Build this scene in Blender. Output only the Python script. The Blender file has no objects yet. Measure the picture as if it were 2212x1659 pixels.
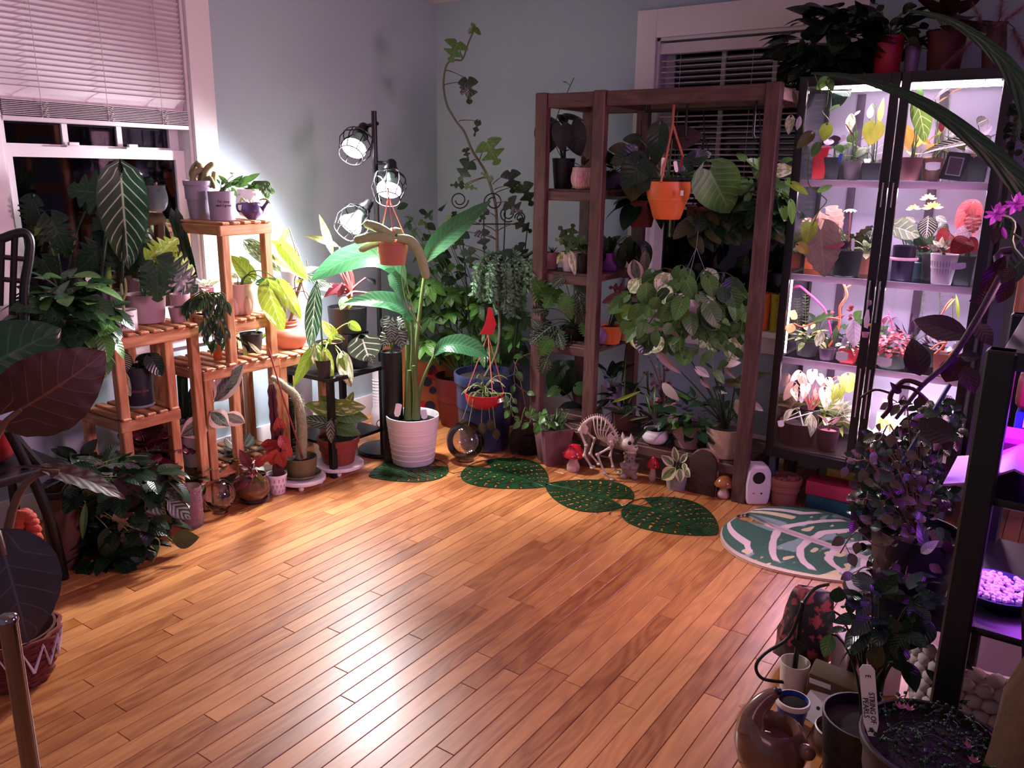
import bpy, bmesh, math, random
from mathutils import Vector as V, Matrix, noise as mnoise
R_ = random.Random(7)
C = bpy.context.scene.collection
SC = bpy.context.scene
PI = math.pi
# ---------------------------------------------------------------- camera
CAM = V((0.0, 0.0, 1.385)); FPX = 1781.27
YAW, PITCH, ROLL = -0.605361, 0.251832, 0.0140998
_f = V((math.sin(YAW)*math.cos(PITCH), math.cos(YAW)*math.cos(PITCH), -math.sin(PITCH)))
_r = _f.cross(V((0, 0, 1))).normalized(); _u = _r.cross(_f)
_r2 = _r*math.cos(ROLL) + _u*math.sin(ROLL); _u2 = -_r*math.sin(ROLL) + _u*math.cos(ROLL)
cd = bpy.data.cameras.new('camera'); cam = bpy.data.objects.new('camera', cd); C.objects.link(cam)
cd.sensor_fit = 'HORIZONTAL'; cd.sensor_width = 36.0; cd.lens = FPX/2212*36; cd.clip_start = 0.02
cam.matrix_world = Matrix(((_r2.x, _u2.x, -_f.x, CAM.x), (_r2.y, _u2.y, -_f.y, CAM.y), (_r2.z, _u2.z, -_f.z, CAM.z), (0, 0, 0, 1)))
SC.camera = cam
vs = SC.view_settings
vs.view_transform = 'Standard'; vs.look = 'None'; vs.gamma = 1.0; vs.exposure = 0.3; vs.use_curve_mapping = False
SC.cycles.transparent_max_bounces = 40
# ---------------------------------------------------------------- world (night), added fills and room lights
wd = bpy.data.worlds.new('night'); SC.world = wd; wd.use_nodes = True
bg = wd.node_tree.nodes['Background']; bg.inputs[0].default_value = (0.010, 0.009, 0.016, 1); bg.inputs[1].default_value = 1.0

def light(name, kind, loc, energy, col, target=None, **kw):
    ld = bpy.data.lights.new(name, kind); ld.energy = energy; ld.color = col
    for k, v in kw.items(): setattr(ld, k, v)
    o = bpy.data.objects.new(name, ld); C.objects.link(o); o.location = loc
    if target is not None: o.rotation_euler = (V(target)-V(loc)).to_track_quat('-Z', 'Y').to_euler()
    return o
light('pink_fill_light', 'AREA', (1.0, 2.3, 1.45), 15, (1.0, 0.50, 0.66), (-2.7, 1.5, 1.0), shape='RECTANGLE', size=0.5, size_y=0.5, spread=math.radians(95))  # added pink fill out of view on the right, boosts the cabinet's spill
light('camera_fill_light', 'AREA', (0.4, -0.9, 2.2), 6, (1.0, 0.5, 0.62), (-1.6, 2.2, 0.4), shape='RECTANGLE', size=0.8, size_y=0.8)  # added weak fill from behind the camera, no lamp modelled there
light('ceiling_glow_light', 'AREA', (-1.0, 1.4, 2.28), 1.5, (1.0, 0.62, 0.72), (-1.0, 1.4, 0), shape='RECTANGLE', size=1.4, size_y=1.4)
light('rack_purple_high_light', 'AREA', (0.42, 2.05, 1.80), 5.0, (0.45, 0.05, 1.0), (-0.1, 2.1, 0.8), shape='RECTANGLE', size=0.25, size_y=0.08)
light('purple_tube_light', 'AREA', (0.10, 1.73, 1.06), 5.0, (0.42, 0.06, 1.0), (0.1, 1.78, 0.6), shape='RECTANGLE', size=0.3, size_y=0.06)
# ---------------------------------------------------------------- pixel -> point in the room
def ray(u, v):
    return _r2*((u-1106)/FPX) + _u2*(-(v-829.5)/FPX) + _f
def fl(u, v, z=0.0):
    d = ray(u, v); return CAM + d*((z-CAM.z)/d.z)
def ax(u, v, x):
    d = ray(u, v); return CAM + d*(x/d.x)
def ay(u, v, y):
    d = ray(u, v); return CAM + d*(y/d.y)
def Q(u, v, B, d=0.0):
    h = V((B.x, B.y, 0)); L = h.length; h /= L; r = ray(u, v)
    return CAM + r*((L-d)/(r.x*h.x + r.y*h.y))
def base(u, v, z=0.0, r=0.0):
    p = fl(u, v, z); h = V((p.x, p.y, 0)).normalized(); return p + h*r
# ---------------------------------------------------------------- objects
WM = {}
def setp(o, parent):
    if parent is not None:
        o.parent = parent; o.matrix_parent_inverse = WM[parent.name].inverted()
def link(name, data, parent=None, mat=None):
    o = bpy.data.objects.new(name, data); C.objects.link(o)
    if mat is not None: o.matrix_basis = mat
    WM[o.name] = mat.copy() if mat is not None else Matrix()
    setp(o, parent); return o
LABELS = {}
def tag(o, label, cat, group=None, kind=None):
    o['label'] = label; o['category'] = cat
    if group: o['group'] = group
    if kind: o['kind'] = kind
    return o
def thing(name, label, cat, loc=(0, 0, 0), group=None):
    return tag(link(name, None, None, Matrix.Translation(V(loc))), label, cat, group)
def struct(o): o['kind'] = 'structure'; return o
def stuff(o): o['kind'] = 'stuff'; return o
def srgb(c):
    if isinstance(c, str): c = [int(c[i:i+2], 16)/255 for i in (0, 2, 4)]
    return tuple(x/12.92 if x <= 0.04045 else ((x+0.055)/1.055)**2.4 for x in c) + (1.0,)
# ---------------------------------------------------------------- materials
MATS = {}
class NT:
    def __init__(s, name):
        s.m = bpy.data.materials.new(name); s.m.use_nodes = True; s.t = s.m.node_tree; s.n = s.t.nodes
        s.b = s.n['Principled BSDF']; s.out = s.n['Material Output']
    def add(s, typ, **kw):
        n = s.n.new(typ)
        for k, v in kw.items(): setattr(n, k, v)
        return n
    def lk(s, a, b): s.t.links.new(a, b)
    def math(s, op, a, b=None, clamp=False):
        n = s.add('ShaderNodeMath', operation=op, use_clamp=clamp)
        for i, x in enumerate((a, b)):
            if x is None: continue
            if isinstance(x, (int, float)): n.inputs[i].default_value = x
            else: s.lk(x, n.inputs[i])
        return n.outputs[0]
    def mix(s, fac, a, b):
        n = s.add('ShaderNodeMix', data_type='RGBA')
        for i, x in ((0, fac), (6, a), (7, b)):
            if isinstance(x, (int, float)): n.inputs[i].default_value = x
            elif isinstance(x, tuple): n.inputs[i].default_value = x
            else: s.lk(x, n.inputs[i])
        return n.outputs[2]
    def sstep(s, x, lo, hi):
        n = s.add('ShaderNodeMapRange', interpolation_type='SMOOTHSTEP')
        s.lk(x, n.inputs[0]); n.inputs[1].default_value = lo; n.inputs[2].default_value = hi
        return n.outputs[0]
    def noise(s, scale, vec=None, detail=3, stretch=None, coord='Object'):
        tc = s.add('ShaderNodeTexCoord').outputs[coord] if vec is None else vec
        if stretch:
            mp = s.add('ShaderNodeMapping'); mp.inputs['Scale'].default_value = stretch; s.lk(tc, mp.inputs['Vector']); tc = mp.outputs[0]
        n = s.add('ShaderNodeTexNoise'); n.inputs['Scale'].default_value = scale; n.inputs['Detail'].default_value = detail
        s.lk(tc, n.inputs['Vector']); return n.outputs[0]
    def bump(s, h, st, dist=0.002):
        n = s.add('ShaderNodeBump'); n.inputs['Strength'].default_value = st; n.inputs['Distance'].default_value = dist
        s.lk(h, n.inputs['Height']); s.lk(n.outputs[0], s.b.inputs['Normal'])
def dk(c, k): return tuple(x*k for x in c[:3]) + (1.0,)
def M(name, col=None, rough=0.5, metal=0.0, var=0.12, scale=9.0, bump=0.0, emit=0.0, coat=0.0, alpha=1.0, trans=0.0, ior=1.45, sss=0.0):
    if name in MATS: return MATS[name]
    N = NT(name); c = srgb(col); nz = N.noise(scale)
    N.lk(N.mix(nz, dk(c, 1-var), dk(c, 1+var)), N.b.inputs['Base Color'])
    N.b.inputs['Roughness'].default_value = rough; N.b.inputs['Metallic'].default_value = metal
    N.b.inputs['Coat Weight'].default_value = coat; N.b.inputs['Transmission Weight'].default_value = trans; N.b.inputs['IOR'].default_value = ior
    N.b.inputs['Alpha'].default_value = alpha
    if emit: N.b.inputs['Emission Color'].default_value = c; N.b.inputs['Emission Strength'].default_value = emit
    if bump: N.bump(N.noise(scale*4), bump)
    MATS[name] = N.m; return N.m
def glassmat(name, tint='ffffff', refl=1.0, base=0.06):
    if name in MATS: return MATS[name]
    N = NT(name); tr = N.add('ShaderNodeBsdfTransparent'); tr.inputs[0].default_value = srgb(tint)
    gl = N.add('ShaderNodeBsdfGlossy'); gl.inputs['Roughness'].default_value = 0.03
    fr = N.add('ShaderNodeFresnel'); fr.inputs[0].default_value = 1.5
    mx = N.add('ShaderNodeMixShader'); N.lk(N.math('ADD', N.math('MULTIPLY', fr.outputs[0], refl), base-0.04, True), mx.inputs[0])
    N.lk(tr.outputs[0], mx.inputs[1]); N.lk(gl.outputs[0], mx.inputs[2]); N.lk(mx.outputs[0], N.out.inputs[0])
    MATS[name] = N.m; return N.m
def woodmat(name, c1, c2, rough=0.5, scale=14, coat=0.0, rnd=0.0, c3=None):
    """grain along object X"""
    if name in MATS: return MATS[name]
    N = NT(name); tc = N.add('ShaderNodeTexCoord'); oi = N.add('ShaderNodeObjectInfo')
    off = N.add('ShaderNodeVectorMath', operation='MULTIPLY_ADD'); N.lk(oi.outputs['Random'], off.inputs[0]); off.inputs[1].default_value = (31, 17, 53); N.lk(tc.outputs['Object'], off.inputs[2])
    g1 = N.noise(scale, off.outputs[0], 4, (0.6, 7, 7)); g2 = N.noise(scale*2.2, off.outputs[0], 4, (0.35, 14, 14))
    warp = N.noise(3.5, off.outputs[0], 2, (0.5, 2.2, 2.2))
    ring = N.math('SINE', N.math('MULTIPLY', warp, 60.0))
    g = N.math('ADD', N.math('MULTIPLY', g1, 0.6), N.math('MULTIPLY', g2, 0.5))
    g = N.math('ADD', g, N.math('MULTIPLY', ring, 0.10))
    col = N.mix(N.sstep(g, 0.28, 0.82), srgb(c1), srgb(c2))
    if c3: col = N.mix(N.math('MULTIPLY', N.sstep(oi.outputs['Random'], 0.0, 1.0), 0.75), col, N.mix(0.55, col, srgb(c3)))
    if rnd:
        hsv = N.add('ShaderNodeHueSaturation'); N.lk(col, hsv.inputs['Color'])
        N.lk(N.math('ADD', N.math('MULTIPLY', oi.outputs['Random'], rnd), 1-rnd/2), hsv.inputs['Value']); col = hsv.outputs[0]
    N.lk(col, N.b.inputs['Base Color']); N.b.inputs['Roughness'].default_value = rough; N.b.inputs['Coat Weight'].default_value = coat
    N.b.inputs['Coat Roughness'].default_value = 0.25
    N.bump(g, 0.12, 0.001); MATS[name] = N.m; return N.m
def leafmat(name, col, col2=None, vein=None, nv=7, vs=0.55, vw=0.10, mid=0.06, margin=None, mw=0.75, splash=None, sscale=5.0, sthr=0.55, rough=0.35, trl=0.22, k=0.55, tip=None, band=None):
    """leaf colours from UV: x across (0.5 = midrib), y along"""
    if name in MATS: return MATS[name]
    N = NT(name); uv = N.add('ShaderNodeUVMap'); sp = N.add('ShaderNodeSeparateXYZ'); N.lk(uv.outputs[0], sp.inputs[0])
    oi = N.add('ShaderNodeObjectInfo'); u = N.math('ABSOLUTE', N.math('MULTIPLY_ADD', sp.outputs[0], 2.0)); 
    un = u.node; un2 = N.add('ShaderNodeMath', operation='MULTIPLY_ADD'); N.lk(sp.outputs[0], un2.inputs[0]); un2.inputs[1].default_value = 2; un2.inputs[2].default_value = -1
    for l in list(un.inputs[0].links): N.t.links.remove(l)
    N.lk(un2.outputs[0], un.inputs[0]); v = sp.outputs[1]
    cmb = N.add('ShaderNodeCombineXYZ'); N.lk(un2.outputs[0], cmb.inputs[0]); N.lk(v, cmb.inputs[1]); N.lk(N.math('MULTIPLY', oi.outputs['Random'], 40.0), cmb.inputs[2])
    c = srgb(col); c2 = srgb(col2) if col2 else dk(c, 1.5)
    out = N.mix(N.noise(2.5, cmb.outputs[0], 3), dk(c, 0.85), c2)
    ph = N.math('FRACT', N.math('ADD', N.math('MULTIPLY', v, float(nv)), N.math('MULTIPLY', u, -k*nv*0.5)))
    lat = N.math('ABSOLUTE', N.math('SUBTRACT', ph, 0.5))
    if band:  # broad pale bands between the veins
        out = N.mix(N.math('MULTIPLY', N.math('SUBTRACT', 1.0, N.sstep(lat, 0.08, 0.34)), N.math('SUBTRACT', 1.0, N.sstep(u, 0.7, 0.95))), out, srgb(band))
    if splash:
        nz = N.noise(sscale, cmb.outputs[0], 3); out = N.mix(N.sstep(nz, sthr-0.03, sthr+0.03), out, srgb(splash))
    if margin: out = N.mix(N.sstep(N.math('ADD', u, N.math('MULTIPLY', N.noise(4, cmb.outputs[0], 2), 0.35)), mw+0.1, mw+0.2), out, srgb(margin))
    if vein:
        a = N.math('SUBTRACT', 1.0, N.sstep(lat, vw*0.3, vw)); a = N.math('MULTIPLY', a, N.math('SUBTRACT', 1.0, N.sstep(u, 0.75, 1.0)))
        m = N.math('SUBTRACT', 1.0, N.sstep(u, mid*0.4, mid)); a = N.math('MAXIMUM', a, m)
        out = N.mix(N.math('MULTIPLY', a, vs), out, srgb(vein))
    hsv = N.add('ShaderNodeHueSaturation'); N.lk(out, hsv.inputs['Color']); N.lk(N.math('ADD', N.math('MULTIPLY', oi.outputs['Random'], 0.4), 0.8), hsv.inputs['Value']); out = hsv.outputs[0]
    N.lk(out, N.b.inputs['Base Color']); N.b.inputs['Roughness'].default_value = rough
    N.bump(N.math('MULTIPLY', lat, -1.0), 0.25, 0.004)
    tr = N.add('ShaderNodeBsdfTranslucent'); N.lk(out, tr.inputs[0]); mx = N.add('ShaderNodeMixShader'); mx.inputs[0].default_value = trl
    N.lk(N.b.outputs[0], mx.inputs[1]); N.lk(tr.outputs[0], mx.inputs[2]); N.lk(mx.outputs[0], N.out.inputs[0])
    MATS[name] = N.m; return N.m
# ---------------------------------------------------------------- mesh builder
class MB:
    def __init__(s): s.v = []; s.f = []; s.mi = []; s.cur = 0
    def face(s, *idx): s.f.append(tuple(idx)); s.mi.append(s.cur)
    def box(s, c, d, m=None):
        n = len(s.v); c = V(c); hx, hy, hz = (x/2 for x in d)
        for z in (-hz, hz):
            for x, y in ((-hx, -hy), (hx, -hy), (hx, hy), (-hx, hy)):
                p = V((x, y, z)); p = (m @ p) if m is not None else p; s.v.append(p + c)
        for a in ((3, 2, 1, 0), (4, 5, 6, 7), (0, 1, 5, 4), (1, 2, 6, 5), (2, 3, 7, 6), (3, 0, 4, 7)): s.face(*[n+i for i in a])
        return s
    def beam(s, p, q, w, h, up=(0, 0, 1)):
        p, q = V(p), V(q); d = q-p; L = d.length; x = d/L; y = V(up).cross(x)
        if y.length < 1e-4: y = V((0, 1, 0)).cross(x)
        y.normalize(); z = x.cross(y)
        return s.box((p+q)/2, (L, w, h), Matrix((x, y, z)).transposed())
    def tube(s, pts, r, n=6, cap=True, closed=False):
        pts = [V(p) for p in pts]; m = len(pts); rs = r if isinstance(r, (list, tuple)) else [r]*m
        b = len(s.v); t0 = (pts[1]-pts[0]).normalized(); a = t0.orthogonal().normalized()
        for i, p in enumerate(pts):
            if closed: t = (pts[(i+1) % m]-pts[i-1])
            else: t = pts[min(i+1, m-1)]-pts[max(i-1, 0)]
            t = t.normalized() if t.length > 1e-9 else t0
            a = (a - t*a.dot(t)); a = a.normalized() if a.length > 1e-6 else t.orthogonal().normalized()
            c = t.cross(a)
            for k in range(n):
                th = 2*PI*k/n; s.v.append(p + a*(math.cos(th)*rs[i]) + c*(math.sin(th)*rs[i]))
        for i in range(m if closed else m-1):
            for k in range(n):
                j = (i+1) % m
                s.face(b+i*n+k, b+i*n+(k+1) % n, b+j*n+(k+1) % n, b+j*n+k)
        if cap and not closed:
            s.face(*[b+k for k in range(n-1, -1, -1)]); s.face(*[b+(m-1)*n+k for k in range(n)])
        return s
    def lathe(s, prof, c=(0, 0, 0), n=28, m=None, ang=2*PI):
        b = len(s.v); c = V(c); full = abs(ang-2*PI) < 1e-6; nn = n if full else n+1
        for r, z in prof:
            for k in range(nn):
                th = ang*k/n; p = V((max(r, 1e-5)*math.cos(th), max(r, 1e-5)*math.sin(th), z)); s.v.append(((m @ p) if m is not None else p) + c)
        for i in range(len(prof)-1):
            for k in range(n):
                k2 = (k+1) % nn
                s.face(b+i*nn+k, b+i*nn+k2, b+(i+1)*nn+k2, b+(i+1)*nn+k)
        return s
    def sph(s, c, r, n=14, m=None):
        r = V((r, r, r)) if isinstance(r, (int, float)) else V(r); b = len(s.v); c = V(c); h = n//2
        for i in range(h+1):
            for k in range(n):
                a, t = PI*i/h, 2*PI*k/n; p = V((r.x*math.sin(a)*math.cos(t), r.y*math.sin(a)*math.sin(t), r.z*math.cos(a)))
                s.v.append(((m @ p) if m is not None else p) + c)
        for i in range(h):
            for k in range(n): s.face(b+i*n+k, b+(i+1)*n+k, b+(i+1)*n+(k+1) % n, b+i*n+(k+1) % n)
        return s
    def prism(s, poly, z0, z1, m=None):
        """poly: 2-D outline (counter-clockwise), extruded z0..z1, optional 4x4 m"""
        b = len(s.v); k = len(poly)
        for z in (z0, z1):
            for x, y in poly: p = V((x, y, z)); s.v.append((m @ p) if m is not None else p)
        s.face(*[b+i for i in range(k-1, -1, -1)]); s.face(*[b+k+i for i in range(k)])
        for i in range(k): s.face(b+i, b+(i+1) % k, b+k+(i+1) % k, b+k+i)
        return s
    def raw(s, vs_, fs_):
        b = len(s.v); s.v += [V(x) for x in vs_]
        for f in fs_: s.face(*[b+i for i in f])
        return s
    def mesh(s, name, mats, smooth=35, bevel=0.0, seg=2):
        me = bpy.data.meshes.new(name); me.from_pydata([tuple(x) for x in s.v], [], s.f)
        for m in (mats if isinstance(mats, (list, tuple)) else [mats]): me.materials.append(m)
        me.polygons.foreach_set('material_index', s.mi)
        if bevel or True:
            bm = bmesh.new(); bm.from_mesh(me)
            bmesh.ops.remove_doubles(bm, verts=bm.verts, dist=1e-5)
            if bevel:
                ed = [e for e in bm.edges if len(e.link_faces) == 2 and e.calc_face_angle(0) > 0.6]
                bmesh.ops.bevel(bm, geom=ed, offset=bevel, segments=seg, profile=0.6, affect='EDGES', clamp_overlap=True)
            bmesh.ops.recalc_face_normals(bm, faces=bm.faces)
            bm.to_mesh(me); bm.free()
        if smooth: me.shade_smooth(); me.set_sharp_from_angle(angle=math.radians(smooth))
        else: me.shade_flat()
        return me
    def build(s, name, mats, parent=None, **kw):
        return link(name, s.mesh(name, mats, **kw), parent)
def beam_obj(name, p, q, w, h, mat, parent=None, up=(0, 0, 1), bevel=0.003, seg=1):
    """a bar of its own, length along local X (so that wood grain follows it)"""
    p, q = V(p), V(q); d = q-p; L = d.length; x = d/L; y = V(up).cross(x)
    if y.length < 1e-4: y = V((0, 1, 0)).cross(x)
    y.normalize(); z = x.cross(y)
    mtx = Matrix.Translation((p+q)/2) @ Matrix((x, y, z)).transposed().to_4x4()
    me = MB().box((0, 0, 0), (L, w, h)).mesh(name, mat, bevel=bevel, seg=seg)
    return link(name, me, parent, mtx)
def bez(p0, p1, p2, p3, n=8):
    r = []
    for i in range(n+1):
        t = i/n; a = 1-t; r.append(V(p0)*a**3 + V(p1)*3*a*a*t + V(p2)*3*a*t*t + V(p3)*t**3)
    return r
def smooth_path(pts, n=5):
    pts = [V(p) for p in pts]; out = []
    for i in range(len(pts)-1):
        p0, p1, p2, p3 = pts[max(i-1, 0)], pts[i], pts[i+1], pts[min(i+2, len(pts)-1)]
        for k in range(n):
            t = k/n; out.append(0.5*((2*p1) + (p2-p0)*t + (2*p0-5*p1+4*p2-p3)*t*t + (3*p1-p0-3*p2+p3)*t**3))
    return out + [pts[-1]]
def text_mesh(body, size, mat, extrude=0.0004, bend=None, align='CENTER', space=1.0):
    cu = bpy.data.curves.new('txt', 'FONT'); cu.body = body; cu.size = size; cu.align_x = align; cu.extrude = extrude; cu.resolution_u = 2; cu.space_line = space
    o = bpy.data.objects.new('txt', cu); C.objects.link(o); dg = bpy.context.evaluated_depsgraph_get()
    me = bpy.data.meshes.new_from_object(o.evaluated_get(dg)); bpy.data.objects.remove(o)
    if bend:
        for v in me.vertices:
            a = v.co.x/bend; r = bend + v.co.z; v.co = V((math.sin(a)*r, v.co.y, math.cos(a)*r - bend))
    me.materials.clear(); me.materials.append(mat); return me
def face_cam(p, up=(0, 0, 1)):
    """matrix at p: local Z toward the camera side (horizontal), Y up"""
    z = V((-p.x, -p.y, 0)).normalized(); x = V(up).cross(z).normalized(); y = z.cross(x)
    return Matrix.Translation(p) @ Matrix((x, y, z)).transposed().to_4x4()
# ================================================================ THE ROOM
XL, YB, ZC, XR, YF = -3.32, 3.97, 2.32, 1.5, -1.3
m_wall = M('wall_paint', 'a9bdc9', 0.75, var=0.04, scale=3, bump=0.08)
m_ceil = M('ceiling_paint', 'd9d6d2', 0.8, var=0.03, bump=0.05)
m_trim = M('trim_paint', 'e6e2e6', 0.42, var=0.04, scale=5)
m_sash = M('sash_paint', 'dedae0', 0.45, var=0.05)
m_dark = M('sub_floor', '1a0f0a', 0.9)
m_black = M('black_metal', '0c0b0e', 0.4, var=0.1)
m_night = M('night_dark', '050408', 0.9)
m_pane = glassmat('window_glass', 'b9b6c8', 1.0, 0.06)
def wall_with_hole(name, ori, a0, a1, h0, h1, z1=ZC, t=0.12):
    mb = MB()
    def bx(lo, hi, z0, z2):
        if ori == 'x': mb.box((XL-t/2, (lo+hi)/2, (z0+z2)/2), (t, hi-lo, z2-z0))
        else: mb.box(((lo+hi)/2, YB+t/2, (z0+z2)/2), (hi-lo, t, z2-z0))
    lo, hi = (YF, YB) if ori == 'x' else (XL, XR)
    bx(lo, a0, 0, z1); bx(a1, hi, 0, z1); bx(a0, a1, 0, h0); bx(a0, a1, h1, z1)
    return struct(mb.build(name, m_wall, smooth=0))
LW = (1.50, 2.30, 0.72, 2.12); BW = (-1.905, -1.03, 0.66, 2.03)
wall_with_hole('wall_left', 'x', *LW); wall_with_hole('wall_back', 'y', *BW)
struct(MB().box((XR+0.06, (YF+YB)/2, ZC/2), (0.12, YB-YF, ZC)).build('wall_right', m_wall, smooth=0))
struct(MB().box(((XL+XR)/2, YF-0.06, ZC/2), (XR-XL, 0.12, ZC)).build('wall_front', m_wall, smooth=0))
struct(MB().box(((XL+XR)/2, (YF+YB)/2, ZC+0.05), (XR-XL+.24, YB-YF+.24, 0.1)).build('ceiling', m_ceil, smooth=0))
floor = struct(MB().box(((XL+XR)/2, (YF+YB)/2, -0.056), (XR-XL, YB-YF, 0.08)).build('floor', m_dark, smooth=0))
# floor boards: run from front to back, joints staggered
m_plank = woodmat('oak_boards', '94522b', 'c07e46', 0.38, 11, coat=0.22, rnd=0.28, c3='d69c60')
_pr = random.Random(21); boards = []
PW = 0.0572; x = XL
while x < XR:
    y = YF - _pr.random()*0.9
    while y < YB:
        L = _pr.choice((0.45, 0.6, 0.75, 0.9, 1.1, 1.3, 1.5)); y0, y1 = max(y, YF), min(y+L, YB)
        if y1-y0 > 0.02: boards.append((x, y0, y1))
        y += L
    x += PW
def board_rank(b):
    cx, cy = b[0]+PW/2, (b[1]+b[2])/2; d = V((cx, cy, 0))-CAM; zf = d.dot(_f)
    if zf <= 0.2: return 99
    u, v = d.dot(_r2)/zf*FPX, -d.dot(_u2)/zf*FPX
    # boards under the rows of plants along both walls are out of sight
    hid = cx < -2.75 or cy > 3.35 or (cx > -0.35)
    return (0 if abs(u) < 1250 and -80 < v < 1000 else 50) + (20 if hid else 0) + d.length
boards.sort(key=board_rank)
rest = MB()
for i, (bx, y0, y1) in enumerate(boards):
    L = y1-y0-0.0012
    if i < 298:
        me = MB().box((0, 0, 0), (L, PW-0.0016, 0.016)).mesh('plank', m_plank, bevel=0.0012, seg=1)
        link('plank', me, floor, Matrix.Translation((bx+PW/2, (y0+y1)/2, -0.008)) @ Matrix.Rotation(PI/2, 4, 'Z'))
    else: rest.box((bx+PW/2, (y0+y1)/2, -0.008), (PW-0.0016, L, 0.016))
m_plank2 = woodmat('oak_boards_far', 'a5652f', 'b87a42', 0.32, 6)
stuff(rest.build('planks_by_the_walls', m_plank2, floor, smooth=0))
# baseboards
struct(MB().box((XL+0.008, (YF+YB)/2, 0.06), (0.016, YB-YF, 0.12)).build('baseboard_left', m_trim, bevel=0.003))
struct(MB().box(((XL+XR)/2, YB-0.008, 0.06), (XR-XL, 0.016, 0.12)).build('baseboard_back', m_trim, bevel=0.003))

def window(name, ori, a0, a1, z0, z1, trim, railz, mull_top, trimtop=None):
    """double-hung window; (a, depth, z) in wall axes; depth + = into the room"""
    def P(a, d, z): return V((XL+d, a, z)) if ori == 'x' else V((a, YB-d, z))
    def bx(mb, a, b, d0, d1, zz0, zz1):
        p, q = P(a, d0, zz0), P(b, d1, zz1); mb.box((p+q)/2, [abs(c) for c in (q-p)])
    w = struct(link(name, None, None, Matrix.Translation(P((a0+a1)/2, 0, z0))))
    tt = trimtop or trim
    for nm, r in (('casing', (a0-trim, a0, z0-0.10, z1+tt)), ('casing', (a1, a1+trim, z0-0.10, z1+tt)), ('casing', (a0, a1, z1, z1+tt))):
        mb = MB(); bx(mb, r[0], r[1], 0, 0.022, r[2], r[3]); mb.build(nm, m_trim, w, bevel=0.004)
    mb = MB(); bx(mb, a0-trim, a1+trim, 0.0, 0.085, z0-0.03, z0); mb.build('sill', m_trim, w, bevel=0.006)
    mb = MB(); bx(mb, a0-trim, a1+trim, 0.0, 0.02, z0-0.12, z0-0.03); mb.build('apron', m_trim, w, bevel=0.004)
    mb = MB()   # jamb lining
    bx(mb, a0, a0+0.014, -0.118, 0, z0, z1); bx(mb, a1-0.014, a1, -0.118, 0, z0, z1); bx(mb, a0, a1, -0.118, 0, z1-0.014, z1); bx(mb, a0, a1, -0.118, 0, z0, z0+0.014)
    mb.build('jamb', m_sash, w, smooth=0)
    s = 0.045; c = 0.016
    for nm, lo, hi, d in (('lower_sash', z0+0.014, railz, -0.05), ('upper_sash', railz-0.03, z1-0.014, -0.085)):
        mb = MB(); A, B = a0+0.014, a1-0.014
        bx(mb, A, A+s, d-0.03, d, lo, hi); bx(mb, B-s, B, d-0.03, d, lo, hi); bx(mb, A+s, B-s, d-0.03, d, hi-0.04, hi); bx(mb, A+s, B-s, d-0.03, d, lo, lo+0.04)
        so = mb.build(nm, m_sash, w, smooth=0)
        if nm == 'upper_sash' and mull_top:
            for k in range(1, mull_top):
                t = A+s+(B-A-2*s)*k/mull_top; mb = MB(); bx(mb, t-0.011, t+0.011, d-0.024, d-0.004, lo+0.04, hi-0.04); mb.build('muntin', m_sash, so, smooth=0)
        mb = MB(); bx(mb, A+s, B-s, d-0.018, d-0.014, lo+0.04, hi-0.04); mb.build('pane', m_pane, so, smooth=0)
    return w, P, bx
w1, P1, bx1 = window('window_1', 'x', *LW, 0.117, 1.455, 3)
w2, P2, bx2 = window('window_2', 'y', *BW, 0.105, 1.33, 3, 0.13)
for nm, pts in (('sash_lock', (1.80, 2.05)),):
    for a in pts:
        mb = MB(); bx1(mb, a-0.035, a+0.035, -0.075, -0.045, 1.455, 1.462); bx1(mb, a-0.02, a+0.02, -0.068, -0.052, 1.462, 1.475); mb.build(nm, m_sash, w1, bevel=0.002)
# the yard beyond the glass at night
struct(MB().box((XL-1.4, 1.9, 1.2), (0.05, 5, 4)).build('exterior_left', m_night, smooth=0))
struct(MB().box((-1.5, YB+1.4, 1.2), (5, 0.05, 4)).build('exterior_back', m_night, smooth=0))
# ---- blinds
m_slat = M('blind_slat', 'd8cfd6', 0.5, var=0.03)
m_cord = M('blind_cord', 'b9a7ae', 0.8)
b1 = thing('window_blind', 'white horizontal slat blind half raised over the left window', 'blind', (XL-0.02, 1.9, 2.1))
mb = MB(); bx1(mb, 1.515, 2.29, -0.05, 0.0, 2.075, 2.115); mb.build('headrail', m_slat, b1, bevel=0.003)
def slat_mesh(L, w, name):
    mb = MB(); n = 4; pts = [(-w/2 + w*i/n, 0.004*math.sin(PI*i/n)) for i in range(n+1)]
    vs_ = [(x*L/2, y, z+dz) for dz in (0, -0.0016) for x in (-1, 1) for y, z in pts]; k = n+1
    fs = []
    for i in range(n): fs += [(i, i+1, k+i+1, k+i), (2*k+i, 3*k+i, 3*k+i+1, 2*k+i+1)]
    fs += [(0, k, 3*k, 2*k), (n, 2*k+n, 3*k+n, k+n)]
    return mb.raw(vs_, fs).mesh(name, m_slat, smooth=40)
sm = slat_mesh(0.765, 0.052, 'slat')
zz = 2.055
rot = Matrix.Rotation(PI/2, 4, 'Z')
while zz > 1.635:
    link('slat', sm, b1, Matrix.Translation((XL-0.022, 1.9025, zz)) @ rot @ Matrix.Rotation(math.radians(-58), 4, 'X')); zz -= 0.0205
zz = 1.618
while zz > 1.565:
    link('slat', sm, b1, Matrix.Translation((XL-0.022, 1.9025, zz)) @ rot); zz -= 0.0065
mb = MB(); bx1(mb, 1.52, 2.285, -0.048, 0.004, 1.543, 1.560); mb.build('bottom_rail', m_slat, b1, bevel=0.003)
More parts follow.
